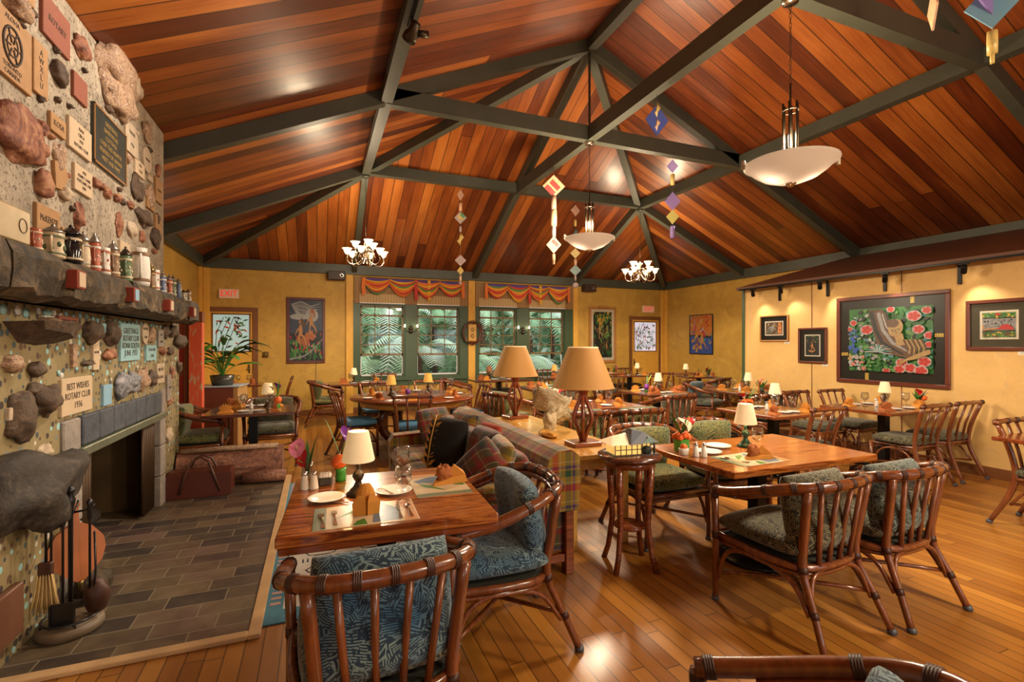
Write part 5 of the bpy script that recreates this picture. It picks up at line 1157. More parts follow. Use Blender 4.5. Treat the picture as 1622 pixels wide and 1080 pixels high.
# --- tall woven-shade lamps on the console
def big_lamp(label, x, y):
    if 'big' in proto: return dup(proto['big'], (x, y, .7), R(8), label)
    t = thing('woven_shade_lamp', label, 'lamp', (x, y, .7)); proto['big'] = t
    b = MB('koa_red'); b.bbox(-.12, .12, -.09, .09, 0, .035, .004); b.build('lamp_base', t)
    for k in range(6):
        b = MB('lamp_wood'); b.at(Rz(k*PI/3)); b.tube(spline([(.012, 0, .04), (.035, 0, .1), (.078, 0, .2), (.07, 0, .27), (.03, 0, .36), (.02, 0, .4), (.045, 0, .46)], 3), .0165, 7); b.build('lamp_rib', t)
    b = MB('dark_bronze'); b.lathe([(.006, .03), (.006, .75), (.001, .76)], 8); b.build('lamp_stem', t)
    b = MB('woven_shade'); b.lathe([(.245, .455), (.118, .77)], 40, False); b.lathe([(.24, .456), (.114, .77)], 40, False); b.use('shade_cream'); b.lathe([(.119, .766), (.12, .775), (.115, .776)], 40, False); b.build('lamp_shade', t)
    return t
big_lamp('nearer tall lamp with a woven cone shade on the golden console', 1.95, 3.36); big_lamp('farther tall lamp with a woven cone shade on the golden console', 1.98, 4.85)
# driftwood and small carving
stonem('driftwood', [(.3, (.16, .12, .06)), (.5, (.45, .38, .24)), (.7, (.62, .55, .4))], 8, 5, 1.)
t = MB('driftwood'); t.rock((0, 0, .1), (.06, .06, .1), 3, 10, 8, .5, False); t.at(Tm(.0, .02, .26)@Ry(R(35))@Rx(R(20))); t.rock((0, 0, 0), (.2, .035, .11), 8, 16, 10, .7, False)
t.at(Tm(.1, 0, .2)@Ry(R(-50))); t.rock((0, 0, 0), (.15, .03, .05), 12, 12, 8, .7, False)
tag(t.build('driftwood', loc=(1.98, 4.0, .7)), 'pale weathered driftwood piece standing on the console between the two lamps', 'driftwood')
t = MB('golden_oak'); t.rock((0, 0, .025), (.07, .13, .03), 4, 14, 8, .35, False); tag(t.build('wood_carving', loc=(1.86, 3.78, .7)), 'honey-coloured flat wood carving on the console in front of the driftwood', 'carving')
# --- stained glass house lantern
mat('gl_yellow', (.75, .5, .15), .2, emit=(1, .6, .15), es=.5, var=.25, vs=20); mat('gl_cream', (.8, .68, .45), .25, emit=(1, .8, .5), es=.2); mat('gl_grey', (.07, .08, .11), .65); mat('gl_teal', (.16, .26, .22), .6); mat('bush_dark', (.02, .025, .02), .7)
h = thing('stained_glass_house', 'stained glass house lantern with cream and grey roofs on the round side table', 'lantern', (1.97, 2.77, .76), R(-8))
b = MB('menu_dark'); b.bbox(-.16, .16, -.1, .1, 0, .006, .002); b.build('base', h)
b = MB('gl_yellow'); b.box(-.14, .05, -.07, .07, .006, .075); b.box(.05, .14, -.03, .07, .006, .075); b.use('menu_dark')
for x in (-.14, -.1, -.06, -.02, .02, .05): b.box(x-.0025, x+.0025, -.073, -.07, .006, .075)
for x in (.05, .08, .11, .138): b.box(x-.0025, x+.0025, -.033, -.03, .006, .075)
b.box(-.142, .052, -.073, -.07, .035, .04); b.box(.05, .142, -.034, -.03, .035, .04); b.box(-.142, .052, -.074, -.069, .071, .077); b.build('walls', h)
b = MB('gl_cream'); b.loft([[(-.18, -.1, .075), (.0, -.1, .075), (.0, .1, .075), (-.18, .1, .075)], [(-.12, .02, .115), (.0, .02, .135), (.0, .03, .135), (-.12, .03, .115)]], True, True); b.build('cream_roof', h)
b = MB('gl_grey'); b.loft([[(-.05, -.115, .078), (.18, -.07, .078), (.18, .1, .078), (-.05, .11, .078)], [(.0, -.03, .165), (.1, 0, .14), (.1, .02, .14), (.0, .03, .165)]], True, True); b.use('gl_teal'); b.loft([[(.06, -.09, .08), (.15, -.075, .08), (.11, -.04, .08)], [(.1, -.07, .115), (.11, -.07, .115), (.11, -.04, .115)]], True, True); b.build('grey_roof', h)
b = MB('bush_dark'); b.rock((.09, -.07, .03), (.035, .025, .028), 4, 9, 7, .4); b.rock((.15, -.06, .03), (.008, .008, .04), 5, 7, 6, .3); b.build('bushes', h)
# --- planter cabinet, palm plant, red folding screen
mat('planter_brown', (.16, .05, .03), .35); mat('planter_side', (.42, .24, .09), .45); mat('tray_blue', (.35, .42, .5), .3)
pc = thing('planter_cabinet', 'dark brown planter cabinet behind the left table, a big leafy plant on top', 'cabinet', (-1.25, 7.95, 0), R(-6))
b = MB('planter_brown'); b.bbox(-.26, .2, -.26, .26, .0, .9, .006); b.use('planter_side'); b.bbox(.2, .26, -.262, .262, 0, .9, .004); b.build('body', pc); b = MB('tray_blue'); b.bbox(-.28, .28, -.28, .28, .9, .915, .004); b.build('tray', pc)
pp = thing('potted_plant', 'big dark glossy long-leaved plant standing on the planter cabinet', 'plant', (-1.25, 7.95, .915))
b = MB('slate_dish'); b.lathe([(.001, 0), (.13, 0), (.16, .14), (.15, .14), (.13, .12), (.001, .12)], 20); b.build('pot', pp)
rn = random.Random(9); b = MB('leaf_dark'); s_ = MB('leaf_green')
for k in range(26):
    a = rn.uniform(0, 2*PI); L = rn.uniform(.3, .72); hgt = rn.uniform(.3, .75); x, y = math.cos(a), math.sin(a)
    pts = bez((0, 0, .12), (x*L*.2, y*L*.2, hgt*.8), (x*L*.6, y*L*.6, hgt*1.15), (x*L*1.05, y*L*1.05, hgt*.75), 10); s_.tube(pts[:5], .006, 5)
    m_ = 'leaf_dark' if k % 3 else 'leaf_green'; b.use(m_); lf = pts[4:]; w_ = rn.uniform(.05, .085); A_ = []; B_ = []; C_ = []
    sx, sy = -y, x
    for i, p in enumerate(lf):
        q = math.sin(PI*(i+.4)/(len(lf)-.4))*w_ if i < len(lf)-1 else .002; A_.append((p[0]-sx*q, p[1]-sy*q, p[2]-q*.35)); B_.append((p[0]+sx*q, p[1]+sy*q, p[2]-q*.35)); C_.append(p)
    n = len(lf); b.add(A_+C_+B_, [(i, i+1, n+i+1, n+i) for i in range(n-1)]+[(n+i, n+i+1, 2*n+i+1, 2*n+i) for i in range(n-1)], True)
b.build('leaves', pp); s_.build('stems', pp)
mat('screen_red', (.3, .015, .012), .4); mat('screen_orange', (.62, .1, .03), .5, var=.1); mat('screen_frame', (.2, .06, .025), .35); mat('fern_print', (.12, .2, .1), .6)
def orange_peel():
    m = bpy.data.materials.new('peeling_red'); t = NT(m); MAT['peeling_red'] = m; o = t.obj(); f = t.noise(t.vmul(o, (30, 30, 7)), 1, 4, .6, .6)
    t.base(t.ramp(f, [(.42, (.6, .08, .025)), (.56, (.62, .1, .03)), (.6, (.45, .33, .18)), (.8, (.35, .28, .15))])); t.rough(.6)
orange_peel()
sc_ = thing('folding_screen', 'red folding screen with fern leaf print and a weathered orange post behind the chimney corner', 'screen', (-1.6, 6.95, 0))
b = MB('screen_red'); b.bbox(-.42, .1, .0, .02, .05, 1.8, .003); b.build('panel', sc_)
b = MB('fern_print')
for (px_, pz, an) in ((-.3, .5, 80), (-.1, .9, 60), (-.32, 1.1, 100), (-.08, 1.4, 70), (-.3, 1.6, 110), (-.05, .6, 60), (.0, 1.1, 50), (-.2, 1.3, 90), (.02, 1.62, 80)):
    for k in range(8):
        u_ = k*.03; cx_, cz = px_+math.cos(R(an))*u_, pz+math.sin(R(an))*u_; L = .075*(1-k/10)
        for s2 in (-1, 1):
            a = R(an+s2*55); nx, nz = -math.sin(a)*.006, math.cos(a)*.006
            b.loft([[(cx_-nx, -.0015, cz-nz), (cx_+nx, -.0015, cz+nz), (cx_+nx, .001, cz+nz), (cx_-nx, .001, cz-nz)], [(cx_+math.cos(a)*L-nx*.3, -.0015, cz+math.sin(a)*L-nz*.3), (cx_+math.cos(a)*L+nx*.3, -.0015, cz+math.sin(a)*L+nz*.3), (cx_+math.cos(a)*L, .001, cz+math.sin(a)*L), (cx_+math.cos(a)*L-.001, .001, cz+math.sin(a)*L)]], True, True)
b.build('fern_print', sc_)
b = MB('screen_frame'); b.bbox(.1, .17, -.02, .04, 0, 1.84, .004); b.bbox(-.42, .1, -.01, .03, 1.8, 1.84, .003); b.build('frame', sc_)
b = MB('peeling_red'); b.bbox(.17, .31, -.1, .02, 0, 1.87, .005); b.use('screen_frame'); b.bbox(.165, .315, -.105, .025, 1.76, 1.89, .004); b.build('orange_post', sc_)
# ------------------------------------------------------------------ wall decor
mat('frame_red', (.11, .022, .01), .3, coat=.4); mat('frame_gold', (.42, .2, .06), .35); mat('mat_black', (.009, .009, .007), .3); mat('mat_cream', (.5, .45, .36), .6); mat('mat_olive', (.04, .035, .018), .3)
for n_, c_ in dict(p_sky=(0.036, 0.048, 0.078), p_white=(0.3, 0.312, 0.312), p_skin=(0.372, 0.18, 0.06), p_skin2=(0.3, 0.096, 0.03), p_red=(0.36, 0.03, 0.024), p_pink=(0.45, 0.15, 0.15), p_green=(0.024, 0.12, 0.03), p_green2=(0.096, 0.216, 0.06), p_dark=(0.015, 0.018, 0.018), p_brown=(0.09, 0.048, 0.03), p_blue=(0.03, 0.072, 0.3), p_yellow=(0.45, 0.3, 0.048), p_orange=(0.45, 0.144, 0.024), p_grey=(0.21, 0.21, 0.216), p_teal=(0.072, 0.21, 0.204), p_bronze=(0.3, 0.198, 0.084)).items(): mat(n_, c_, .35, var=.35, vs=18)
mat('pic_glass', (.02, .02, .02), .05, var=0)
def MW(kind, a, b_, c):
    if kind == 'back': return Matrix(((1, 0, 0, a), (0, 0, -1, b_), (0, 1, 0, c), (0, 0, 0, 1)))
    return Matrix(((0, 0, -1, a), (-1, 0, 0, b_), (0, 1, 0, c), (0, 0, 0, 1)))
def picture(label, M, w_, h_, fr, frm, shapes, matw=0, matm='mat_cream', matw2=0, matm2=None, bg='p_dark', light=False):
    t = thing('framed_picture', label, 'picture'); t.matrix_world = M
    b = MB(frm); W, H = w_/2, h_/2
    for r in ((-W, W, H-fr, H), (-W, W, -H, -H+fr), (-W, -W+fr, -H+fr, H-fr), (W-fr, W, -H+fr, H-fr)): b.bbox(*r, 0, .035, .006)
    b.build('frame', t); W -= fr; H -= fr
    if matw: b = MB(matm); b.box(-W, W, -H, H, .004, .012); b.build('mount', t); W -= matw; H -= matw
    if matw2: b = MB(matm2); b.box(-W, W, -H, H, .012, .014); b.build('inner_mount', t); W -= matw2; H -= matw2
    b = MB(bg); z0 = .0145; b.box(-W, W, -H, H, .002, z0)
    for i, s_ in enumerate(shapes):
        k, m_ = s_[0], s_[1]; z = z0+.00012*(i+1); b.use(m_)
        if k == 'e':
            _, _, x, y, rx, ry = s_[:6]; a0 = s_[6] if len(s_) > 6 else 0; pts = []
            for j in range(14):
                a = 2*PI*j/14; px, py = rx*math.cos(a), ry*math.sin(a); pts.append((x+px*math.cos(a0)-py*math.sin(a0), y+px*math.sin(a0)+py*math.cos(a0)))
        elif k == 'p': pts = s_[2]
        elif k == 'l':
            P_, wd = s_[2], s_[3]; L = []; Q = []
            for j, (x, y) in enumerate(P_):
                a, c = P_[max(0, j-1)], P_[min(len(P_)-1, j+1)]; d = Vector((c[0]-a[0], c[1]-a[1])).normalized(); wj = wd*(1 if j < len(P_)-1 else .4)
                L.append((x-d.y*wj, y+d.x*wj)); Q.append((x+d.y*wj, y-d.x*wj))
            pts = None; n = len(L); vs = [(max(-1, min(1, x))*W, max(-1, min(1, y))*H, z) for x, y in L+Q]; b.add(vs, [(j, j+1, n+j+1, n+j) for j in range(n-1)])
        if pts: b.poly([(max(-1, min(1, x))*W, max(-1, min(1, y))*H, z) for x, y in pts])
    b.build('canvas', t); return t
def scatter(ms, n, seed, x0, x1, y0, y1, r0, r1, asp=1.):
    rn = random.Random(seed); return [('e', rn.choice(ms), rn.uniform(x0, x1), rn.uniform(y0, y1), rn.uniform(r0, r1), rn.uniform(r0, r1)*asp, rn.uniform(0, 3)) for _ in range(n)]
def figure(x, y, s, m1, m2, fl=1):
    return [('p', m1, [(x-.05*s, y+.3*s), (x+.1*s, y+.34*s), (x+.16*s*fl, y+.05*s), (x+.05*s, y-.12*s), (x-.12*s, y-.06*s)]), ('l', m1, [(x, y+.25*s), (x-.22*s*fl, y+.1*s), (x-.36*s*fl, y-.08*s)], .035*s), ('l', m1, [(x+.08*s, y-.05*s), (x+.3*s*fl, y-.18*s), (x+.4*s*fl, y-.42*s)], .05*s), ('l', m1, [(x-.05*s, y-.05*s), (x-.1*s*fl, y-.3*s), (x+.06*s*fl, y-.45*s)], .05*s), ('e', m1, x-.02*s, y+.42*s, .08*s, .075*s), ('l', m2, [(x+.02*s, y+.5*s), (x+.2*s*fl, y+.42*s), (x+.28*s*fl, y+.2*s)], .08*s)]
sh = [('p', 'p_sky', [(-1, 1), (1, 1), (1, .0), (-1, -.1)])]
for k in range(9): sh.append(('l', 'p_white' if k % 2 == 0 else 'p_grey', [(-.9+.1*k*.3, .85-.03*k), (-.3, .95-.07*k), (.3, .8-.05*k), (.85-.04*k, .9-.1*k)], .02))
sh += [('e', 'p_white', .35, .5, .4, .22), ('e', 'p_white', -.4, .45, .6, .1)] + scatter(['p_green', 'p_dark', 'p_green', 'p_green2'], 60, 2, -1, 1, -1, -.35, .06, .16, .6) + scatter(['p_red', 'p_pink', 'p_red'], 34, 3, -1, 1, -.75, -.1, .04, .08, .6) + scatter(['p_skin2'], 8, 5, -.6, .6, -.5, -.1, .12, .25, .6)
sh += figure(.3, .25, .85, 'p_skin', 'p_skin2') + figure(-.35, -.1, .9, 'p_skin', 'p_brown') + [('l', 'p_grey', [(-1, -.95), (-.1, -.85), (.5, -.6), (1, -.3)], .03)]
picture('tall framed painting of two figures in a swirling storm over red flowers', MW('back', -.215, YB, 1.78), .74, 1.37, .055, 'frame_red', sh)
b = MB('menu_dark'); b.tube([(-.02, YB-.012, 1.1), (-.03, YB-.012, .7), (-.01, YB-.012, .4), (-.02, YB-.012, .12)], .004, 5); tag(b.build('lamp_cord'), 'thin dark cord hanging down the wall under the tall storm painting', 'cord')
sh = scatter(['p_green2', 'p_yellow', 'p_green'], 40, 6, -1, 1, .3, 1, .08, .2, .4)+scatter(['p_green', 'p_dark', 'p_green2', 'p_brown'], 70, 7, -1, 1, -1, .35, .06, .18, .5)+figure(-.35, .15, .8, 'p_bronze', 'p_yellow')+figure(.4, .15, .55, 'p_skin', 'p_dark', -1)+figure(.4, -.5, .45, 'p_skin', 'p_brown')
for k in range(7): sh.append(('l', 'p_green2', [(.5, -.05), (.5+.4*math.cos(k*.7), -.05+.2*math.sin(k*.7))], .03))
pr_ = picture('tall framed painting of figures among bright green jungle leaves', MW('back', 7.0, YB, 1.74), .84, 1.48, .07, 'frame_gold', sh, .07, 'mat_cream')
b = MB('frame_gold'); b.bbox(-.14, .14, .7, .76, .03, .09, .006); b.build('picture_light', pr_)
sh = [('p', 'p_orange', [(-1, 1), (1, 1), (1, -.1), (-1, 0)]), ('p', 'p_blue', [(-1, -.1), (1, -.2), (1, -1), (-1, -1)])]+scatter(['p_pink', 'p_orange', 'p_yellow', 'p_red', 'p_white'], 40, 8, -1, 1, .1, 1, .06, .22, .35)+scatter(['p_blue', 'p_teal', 'p_orange', 'p_skin'], 30, 9, -1, 1, -.5, .15, .06, .16, .5)+figure(.1, -.35, 1., 'p_skin', 'p_red')+figure(-.3, -.45, .8, 'p_orange', 'p_yellow', -1)+scatter(['p_orange', 'p_yellow'], 12, 10, -.7, .7, -.9, -.6, .06, .14, .4)
picture('unframed orange and blue painting of crouching figures in the back corner', MW('right', XR-.005, 9.63, 1.74), .8, 1.0, .015, 'p_dark', sh)
# four pictures on the partition
PM = PX_-.002
sh = scatter(['p_grey', 'p_white', 'p_brown', 'p_bronze', 'p_green'], 50, 11, -.9, .35, -.9, .9, .06, .2, .5)+[('p', 'p_orange', [(.5, -.95), (.95, -.95), (.95, .95), (.5, .95)])]+scatter(['p_brown', 'p_white'], 14, 12, .5, .95, -.9, .9, .04, .12)+figure(-.1, .1, 1., 'p_white', 'p_bronze')
picture('small gold-framed print with a black mount at the far end of the partition', MW('p', PM, 5.84, 1.755), .54, .43, .022, 'frame_gold', sh, .075, 'mat_black', .018, 'mat_cream', 'p_brown')
sh = scatter(['p_bronze', 'p_green', 'p_dark'], 40, 13, -.9, .9, .3, .95, .05, .12, .4)+figure(0, -.1, .9, 'p_skin', 'p_dark')+[('l', 'p_skin', [(-.5, -.5), (0, -.65), (.5, -.45)], .07)]
picture('small portrait-format print of a seated figure, second from the far end of the partition', MW('p', PM, 5.17, 1.475), .46, .54, .03, 'frame_red', sh, .075, 'mat_black', .015, 'mat_cream', 'p_dark')
sh = scatter(['p_green', 'p_green2', 'p_teal', 'p_dark', 'p_green'], 170, 14, -1, 1, -1, 1, .03, .12, .6)+scatter(['p_white', 'p_teal', 'p_grey'], 60, 15, -1, .0, -.7, .8, .02, .06)+scatter(['p_blue'], 14, 16, -1, -.75, -.4, .35, .03, .07)
for (x, y, r) in [(-.85, .55, .1), (-.5, .32, .17), (-.95, .35, .07), (.62, .7, .17), (.72, .3, .14), (.9, .85, .12), (.95, .12, .12), (.85, -.65, .16), (.35, -.7, .14), (.1, .93, .1), (.3, -.9, .14), (.55, -.85, .15), (.78, -.92, .16), (.95, -.15, .1), (-.35, -.25, .06), (.0, -.95, .1)]:
    sh += [('e', 'p_white', x, y, r*1.0, r*.95), ('e', 'p_pink', x, y, r*.85, r*.8)]+[('e', 'p_red', x+r*.45*math.cos(k*1.25), y+r*.45*math.sin(k*1.25), r*.4, r*.28, k*1.25) for k in range(5)]
sh += [('p', 'p_brown', [(-.45, .95), (-.1, .95), (.1, .5), (.3, .0), (.7, -.35), (.6, -.6), (.1, -.45), (-.25, -.1), (-.35, .4)]), ('l', 'p_dark', [(-.38, .9), (-.25, .3), (-.1, -.1), (.4, -.45)], .05), ('l', 'p_grey', [(-.2, .85), (-.08, .3), (.15, -.1), (.55, -.4)], .045), ('l', 'p_white', [(-.1, .8), (.0, .4), (.25, .0)], .015), ('l', 'p_dark', [(-.02, .9), (.1, .4), (.35, .02)], .03)]
sh += [('e', 'p_bronze', .22, .35, .17, .27, -.2), ('p', 'p_bronze', [(.2, .1), (.38, .2), (.45, -.15), (.25, -.2)]), ('e', 'p_brown', .15, .5, .15, .13), ('l', 'p_dark', [(.12, .3), (.2, .25)], .012), ('l', 'p_dark', [(.26, .32), (.34, .3)], .012), ('l', 'p_dark', [(.22, .3), (.24, .18)], .01), ('l', 'p_skin2', [(.18, .1), (.28, .1)], .015)]
sh += [('l', 'p_bronze' if k % 2 else 'p_brown', [(.4+.05*k, .0), (.5+.05*k, -.25), (.48+.05*k, -.45)], .02) for k in range(9)]
sh += [('l', 'p_bronze', [(1, -.35), (.7, -.5), (.45, -.62)], .07)]+[('l', 'p_bronze', [(.5, -.6), (.3, -.66-.04*k)], .02) for k in range(4)]
for k in range(11): a = k*.33-.2; sh.append(('l', 'p_teal' if k % 2 else 'p_white', [(-.2, -.38), (-.2+.2*math.cos(a), -.38+.22*math.sin(a)), (-.2+.36*math.cos(a), -.4+.26*math.sin(a))], .018))
sh += scatter(['p_pink', 'p_bronze', 'p_white'], 30, 17, -.95, -.55, -.95, -.5, .03, .07)+scatter(['p_green2', 'p_green'], 40, 18, -.6, .2, -1, -.6, .015, .05)
bigp = picture('large framed painting of red flowers, leaves and a reclining bronze figure', MW('p', PM, 4.11, 1.555), 1.36, 1.2, .05, 'frame_red', sh, .125, 'mat_black', 0, None, 'p_green')
b = MB('p_yellow')
for (x, y, v_) in ((.28, .51, 1), (.565, .05, 0), (-.57, -.2, 0), (-.27, -.5, 1)):
    b = MB('p_yellow'); q = (.022, .045) if v_ else (.045, .022); b.box(x-q[0], x+q[0], y-q[1], y+q[1], .012, .0155); b.use('p_dark')
    for k in (-1, 0, 1):
        for j in (-1, 1): cx_, cy_ = (x+j*.01, y+k*.025) if v_ else (x+k*.025, y+j*.01); b.box(cx_-.005, cx_+.005, cy_-.005, cy_+.005, .0155, .016)
    b.build('mount_accent', bigp)
sh = [('p', 'p_green2', [(-1, .6), (1, .6), (1, 1), (-1, 1)]), ('p', 'p_grey', [(-1, .52), (1, .52), (1, -.45), (-1, -.45)]), ('p', 'p_green2', [(-1, -.55), (1, -.55), (1, -1), (-1, -1)])]+scatter(['p_white', 'p_grey', 'p_dark'], 60, 20, -.9, .9, -.2, .5, .03, .1, .6)+scatter(['p_green', 'p_yellow', 'p_brown'], 60, 21, -.95, .95, -1, -.58, .03, .1)+scatter(['p_green', 'p_yellow'], 30, 22, -.95, .95, .62, .98, .03, .1)+[('e', 'p_red', 0, .85, .2, .1), ('l', 'p_skin', [(-.9, .0), (-.85, -.4), (-.3, -.3), (.3, -.28)], .06), ('p', 'p_red', [(-.05, -.35), (.25, .0), (.6, .05), (.95, -.3), (.9, -.4)])]
picture('dark-framed print with a cream inner mount, nearest on the right of the partition', MW('p', PM, 2.99, 1.71), .58, .57, .04, 'frame_red', sh, .085, 'mat_olive', .022, 'mat_cream', 'p_dark')
for i, (y, z, nm) in enumerate(((5.61, 1.52, 'gold-framed print'), (4.98, 1.185, 'seated figure print'), (2.79, 1.40, 'dark-framed print with the cream mount'))):
    b = MB('white_card'); b.at(MW('p', PM, y, z)); b.box(-.045, .045, -.018, .018, 0, .004); b.use('ink'); b.box(-.03, .03, .003, .006, .004, .0045); b.box(-.03, .02, -.006, -.003, .004, .0045); tag(b.build('caption_card'), 'small white caption card at the lower right of the %s' % nm, 'card')
b = MB('sugar_white'); b.at(MW('p', PM, 4.65, .32)); b.bbox(-.03, .03, -.05, .05, 0, .008, .003); tag(b.build('wall_outlet'), 'small wall outlet low on the partition under the large painting', 'outlet')
# exit signs
mat('sign_white', (.6, .42, .28), .4, emit=(1, .6, .35), es=.1, var=0); mat('sign_red', (.6, .01, .01), .4, emit=(1, .01, .01), es=.5, var=0)
for x, z, w_, nm in ((-1.62, 2.49, .34, 'left'), (8.45, 2.45, .36, 'right')):
    t = thing('exit_sign', 'illuminated red EXIT sign above the %s door' % nm, 'sign'); t.matrix_world = MW('back', x, YB, z)
    b = MB('sign_white'); b.bbox(-w_/2, w_/2, -.09, .09, 0, .06, .006); b.build('housing', t); b = MB('sign_red'); b.text('EXIT', .17, 0, 0, .061, sx=.85); b.build('lettering', t)
# speakers
for x, z, nm in ((.38, 3.02, 'left of the left windows'), (6.52, 3.02, 'right of the right windows')):
    t = thing('wall_speaker', 'dark box speaker under the eaves %s' % nm, 'speaker', (x, YB-.12, z-.08)); b = MB('menu_dark'); b.bbox(-.17, .17, -.1, .1, -.09, .09, .008); b.build('cabinet', t)
    b = MB('steel'); b.at(Tm(.1, -.1, 0)@Rx(PI/2)); b.lathe([(.03, 0), (.045, 0), (.045, .006), (.03, .004)], 18, False); b.build('driver_ring', t)
# bamboo blinds and valances
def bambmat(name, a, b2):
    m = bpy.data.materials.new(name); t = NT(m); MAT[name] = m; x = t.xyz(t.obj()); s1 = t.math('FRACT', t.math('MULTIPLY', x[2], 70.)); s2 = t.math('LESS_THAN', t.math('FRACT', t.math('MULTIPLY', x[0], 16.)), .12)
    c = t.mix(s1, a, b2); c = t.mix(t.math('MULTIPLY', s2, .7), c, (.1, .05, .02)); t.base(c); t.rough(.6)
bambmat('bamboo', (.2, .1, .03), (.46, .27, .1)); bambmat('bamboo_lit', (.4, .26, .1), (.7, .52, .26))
for (x0, x1, w0, w1, nm) in ((.74, 3.29, WIN[0], WIN[1], 'left'), (3.48, 6.1, WIN[2], WIN[3], 'right')):
    t = thing('bamboo_blind', 'brown woven bamboo blind rolled up over the %s window pair' % nm, 'blind', ((x0+x1)/2, YB-.05, 2.4)); xc = (x0+x1)/2
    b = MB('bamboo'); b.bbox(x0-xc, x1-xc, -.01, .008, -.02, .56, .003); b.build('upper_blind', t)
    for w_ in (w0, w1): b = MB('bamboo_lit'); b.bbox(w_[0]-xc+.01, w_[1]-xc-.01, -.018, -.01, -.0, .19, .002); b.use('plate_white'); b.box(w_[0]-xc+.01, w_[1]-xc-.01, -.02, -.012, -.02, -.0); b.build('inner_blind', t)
mat('cl_orange', (.75, .2, .05), .85); mat('cl_yellow', (.78, .42, .04), .85); mat('cl_red', (.55, .06, .05), .85); mat('cl_green', (.12, .28, .1), .85); mat('cl_purple', (.12, .07, .3), .85)
def valance(x0, x1, nm, seed):
    rn = random.Random(seed); xc = (x0+x1)/2; t = thing('draped_valance', 'colourful striped cloth valance draped over the %s window pair' % nm, 'valance', (xc, YB-.1, 2.95)); W = x1-x0
    b = MB('cl_purple'); b.bbox(-W/2+.06, W/2-.06, 0, .01, -.2, -.02, .003); b.build('purple_backing', t)
    n = 4; cols = ['cl_orange', 'cl_yellow', 'cl_red', 'cl_green', 'cl_yellow', 'cl_orange', 'cl_red']
    for s_ in range(n):
        a, c = -W/2+W*s_/n, -W/2+W*(s_+1)/n; dp = rn.uniform(.26, .38); b = MB(*cols); K = 12; rows = 14; q = rn.randrange(5)
        b = MB()
        grid = []
        for r_ in range(rows+1):
            v = r_/rows; row = []
            for k in range(K+1):
                u = k/K; sag = math.sin(PI*u); x = a-.03+(c-a+.06)*u; z = -.03-.1*rn.random()*0-(.06+dp*v)*sag-.1*v*(1-sag)*(1 if s_ % 2 else .8)
                row.append((x, -.03-.025*math.sin(v*PI*5+u*2)*1-.02*sag, z))
            grid.append(row)
        for r_ in range(rows):
            b.use(cols[(r_//2+q) % 7]); b.add(grid[r_]+grid[r_+1], [(k, k+1, K+1+k+1, K+1+k) for k in range(K)], True)
        b.build('swag', t)
    for x, m_ in ((-W/2, 'cl_orange'), (W/2, 'cl_orange'), (.02, 'cl_red'), (.14*W, 'cl_yellow')):
        b = MB(m_); L = .42 if abs(x) > .5 else .5; b.loft([[(x-.03, -.05, -.02), (x+.03, -.05, -.02), (x+.03, -.03, -.02), (x-.03, -.03, -.02)], [(x-.045, -.06, -L*.6), (x+.03, -.06, -L*.6), (x+.03, -.035, -L*.6), (x-.045, -.035, -L*.6)], [(x-.02, -.05, -L), (x+.04, -.05, -L+.06), (x+.04, -.04, -L+.06), (x-.02, -.04, -L)]], True, True); b.build('hanging_tail', t)
    b = MB('golden_oak'); b.tube([(-W/2-.05, -.02, 0), (W/2+.05, -.02, 0)], .01, 6); b.build('rod', t)
valance(.93, 3.15, 'left', 3); valance(3.72, 5.92, 'right', 8)
# wreath on the window post
t = thing('twig_wreath', 'twig wreath with a carved wooden plaque on the post between the window pairs', 'wreath', (3.385, YB-.08, 1.76)); b = MB('dark_table')
for k in range(5): b.tube([((.2+.012*k)*math.cos(a*PI/10)*(1+.05*math.sin(a*3+k)), -.012*k, (.22+.012*k)*math.sin(a*PI/10)*(1+.05*math.cos(a*2+k*2))) for a in range(20)], .011, 5, True)
for k in range(24): a = k*PI/12; blade(b, (.22*math.cos(a), -.03, .23*math.sin(a)), (.29*math.cos(a+.2), -.05, .31*math.sin(a+.2)), .02, 'leaf_dark' if k % 2 else 'menu_dark')
b.build('ring', t); b = MB('golden_oak'); b.bbox(-.1, .1, -.03, -.005, -.2, .2, .01); b.use('menu_dark'); b.text('', .1) if 0 else None
for z in (-.08, .07): b.tube([(-.04, -.033, z), (.0, -.034, z+.05), (.04, -.033, z), (0, -.034, z-.04)], .008, 4, True)
b.build('carved_plaque', t)
# twin candle sconces between the sashes
for x, nm in ((1.955, 'left'), (4.695, 'right')):
    t = thing('wall_sconce', 'two-bulb candle sconce on the mullion of the %s window pair' % nm, 'sconce', (x, YB-.03, 1.85)); b = MB('dark_bronze'); b.at(Rx(PI/2)); b.lathe([(.001, 0), (.05, 0), (.055, .01), (.03, .03), (.001, .035)], 16); b.sphere((0, -.07, .03), .04, 8, 6, (1, 1.4, .6)); b.build('backplate', t)
    for s_ in (-1, 1):
        b = MB('dark_bronze'); b.tube(bez((0, -.03, -.02), (s_*.06, -.06, -.12), (s_*.14, -.08, -.06), (s_*.14, -.08, .02), 8), .007, 6); b.build('arm', t); b = MB('bulb'); b.at(Tm(s_*.14, -.08, .04)); b.lathe([(.001, -.02), (.012, -.01), (.016, .012), (.008, .035), (.001, .045)], 10); b.build('bulb', t)
b = MB('brass'); b.at(MW('back', -.97, YB, 1.28)); b.bbox(-.05, .05, -.06, .06, 0, .03, .01); b.sphere((.0, 0, .06), .035, 10, 8); tag(b.build('door_latch_box'), 'brass latch box on the wall right of the left exit door', 'latch')
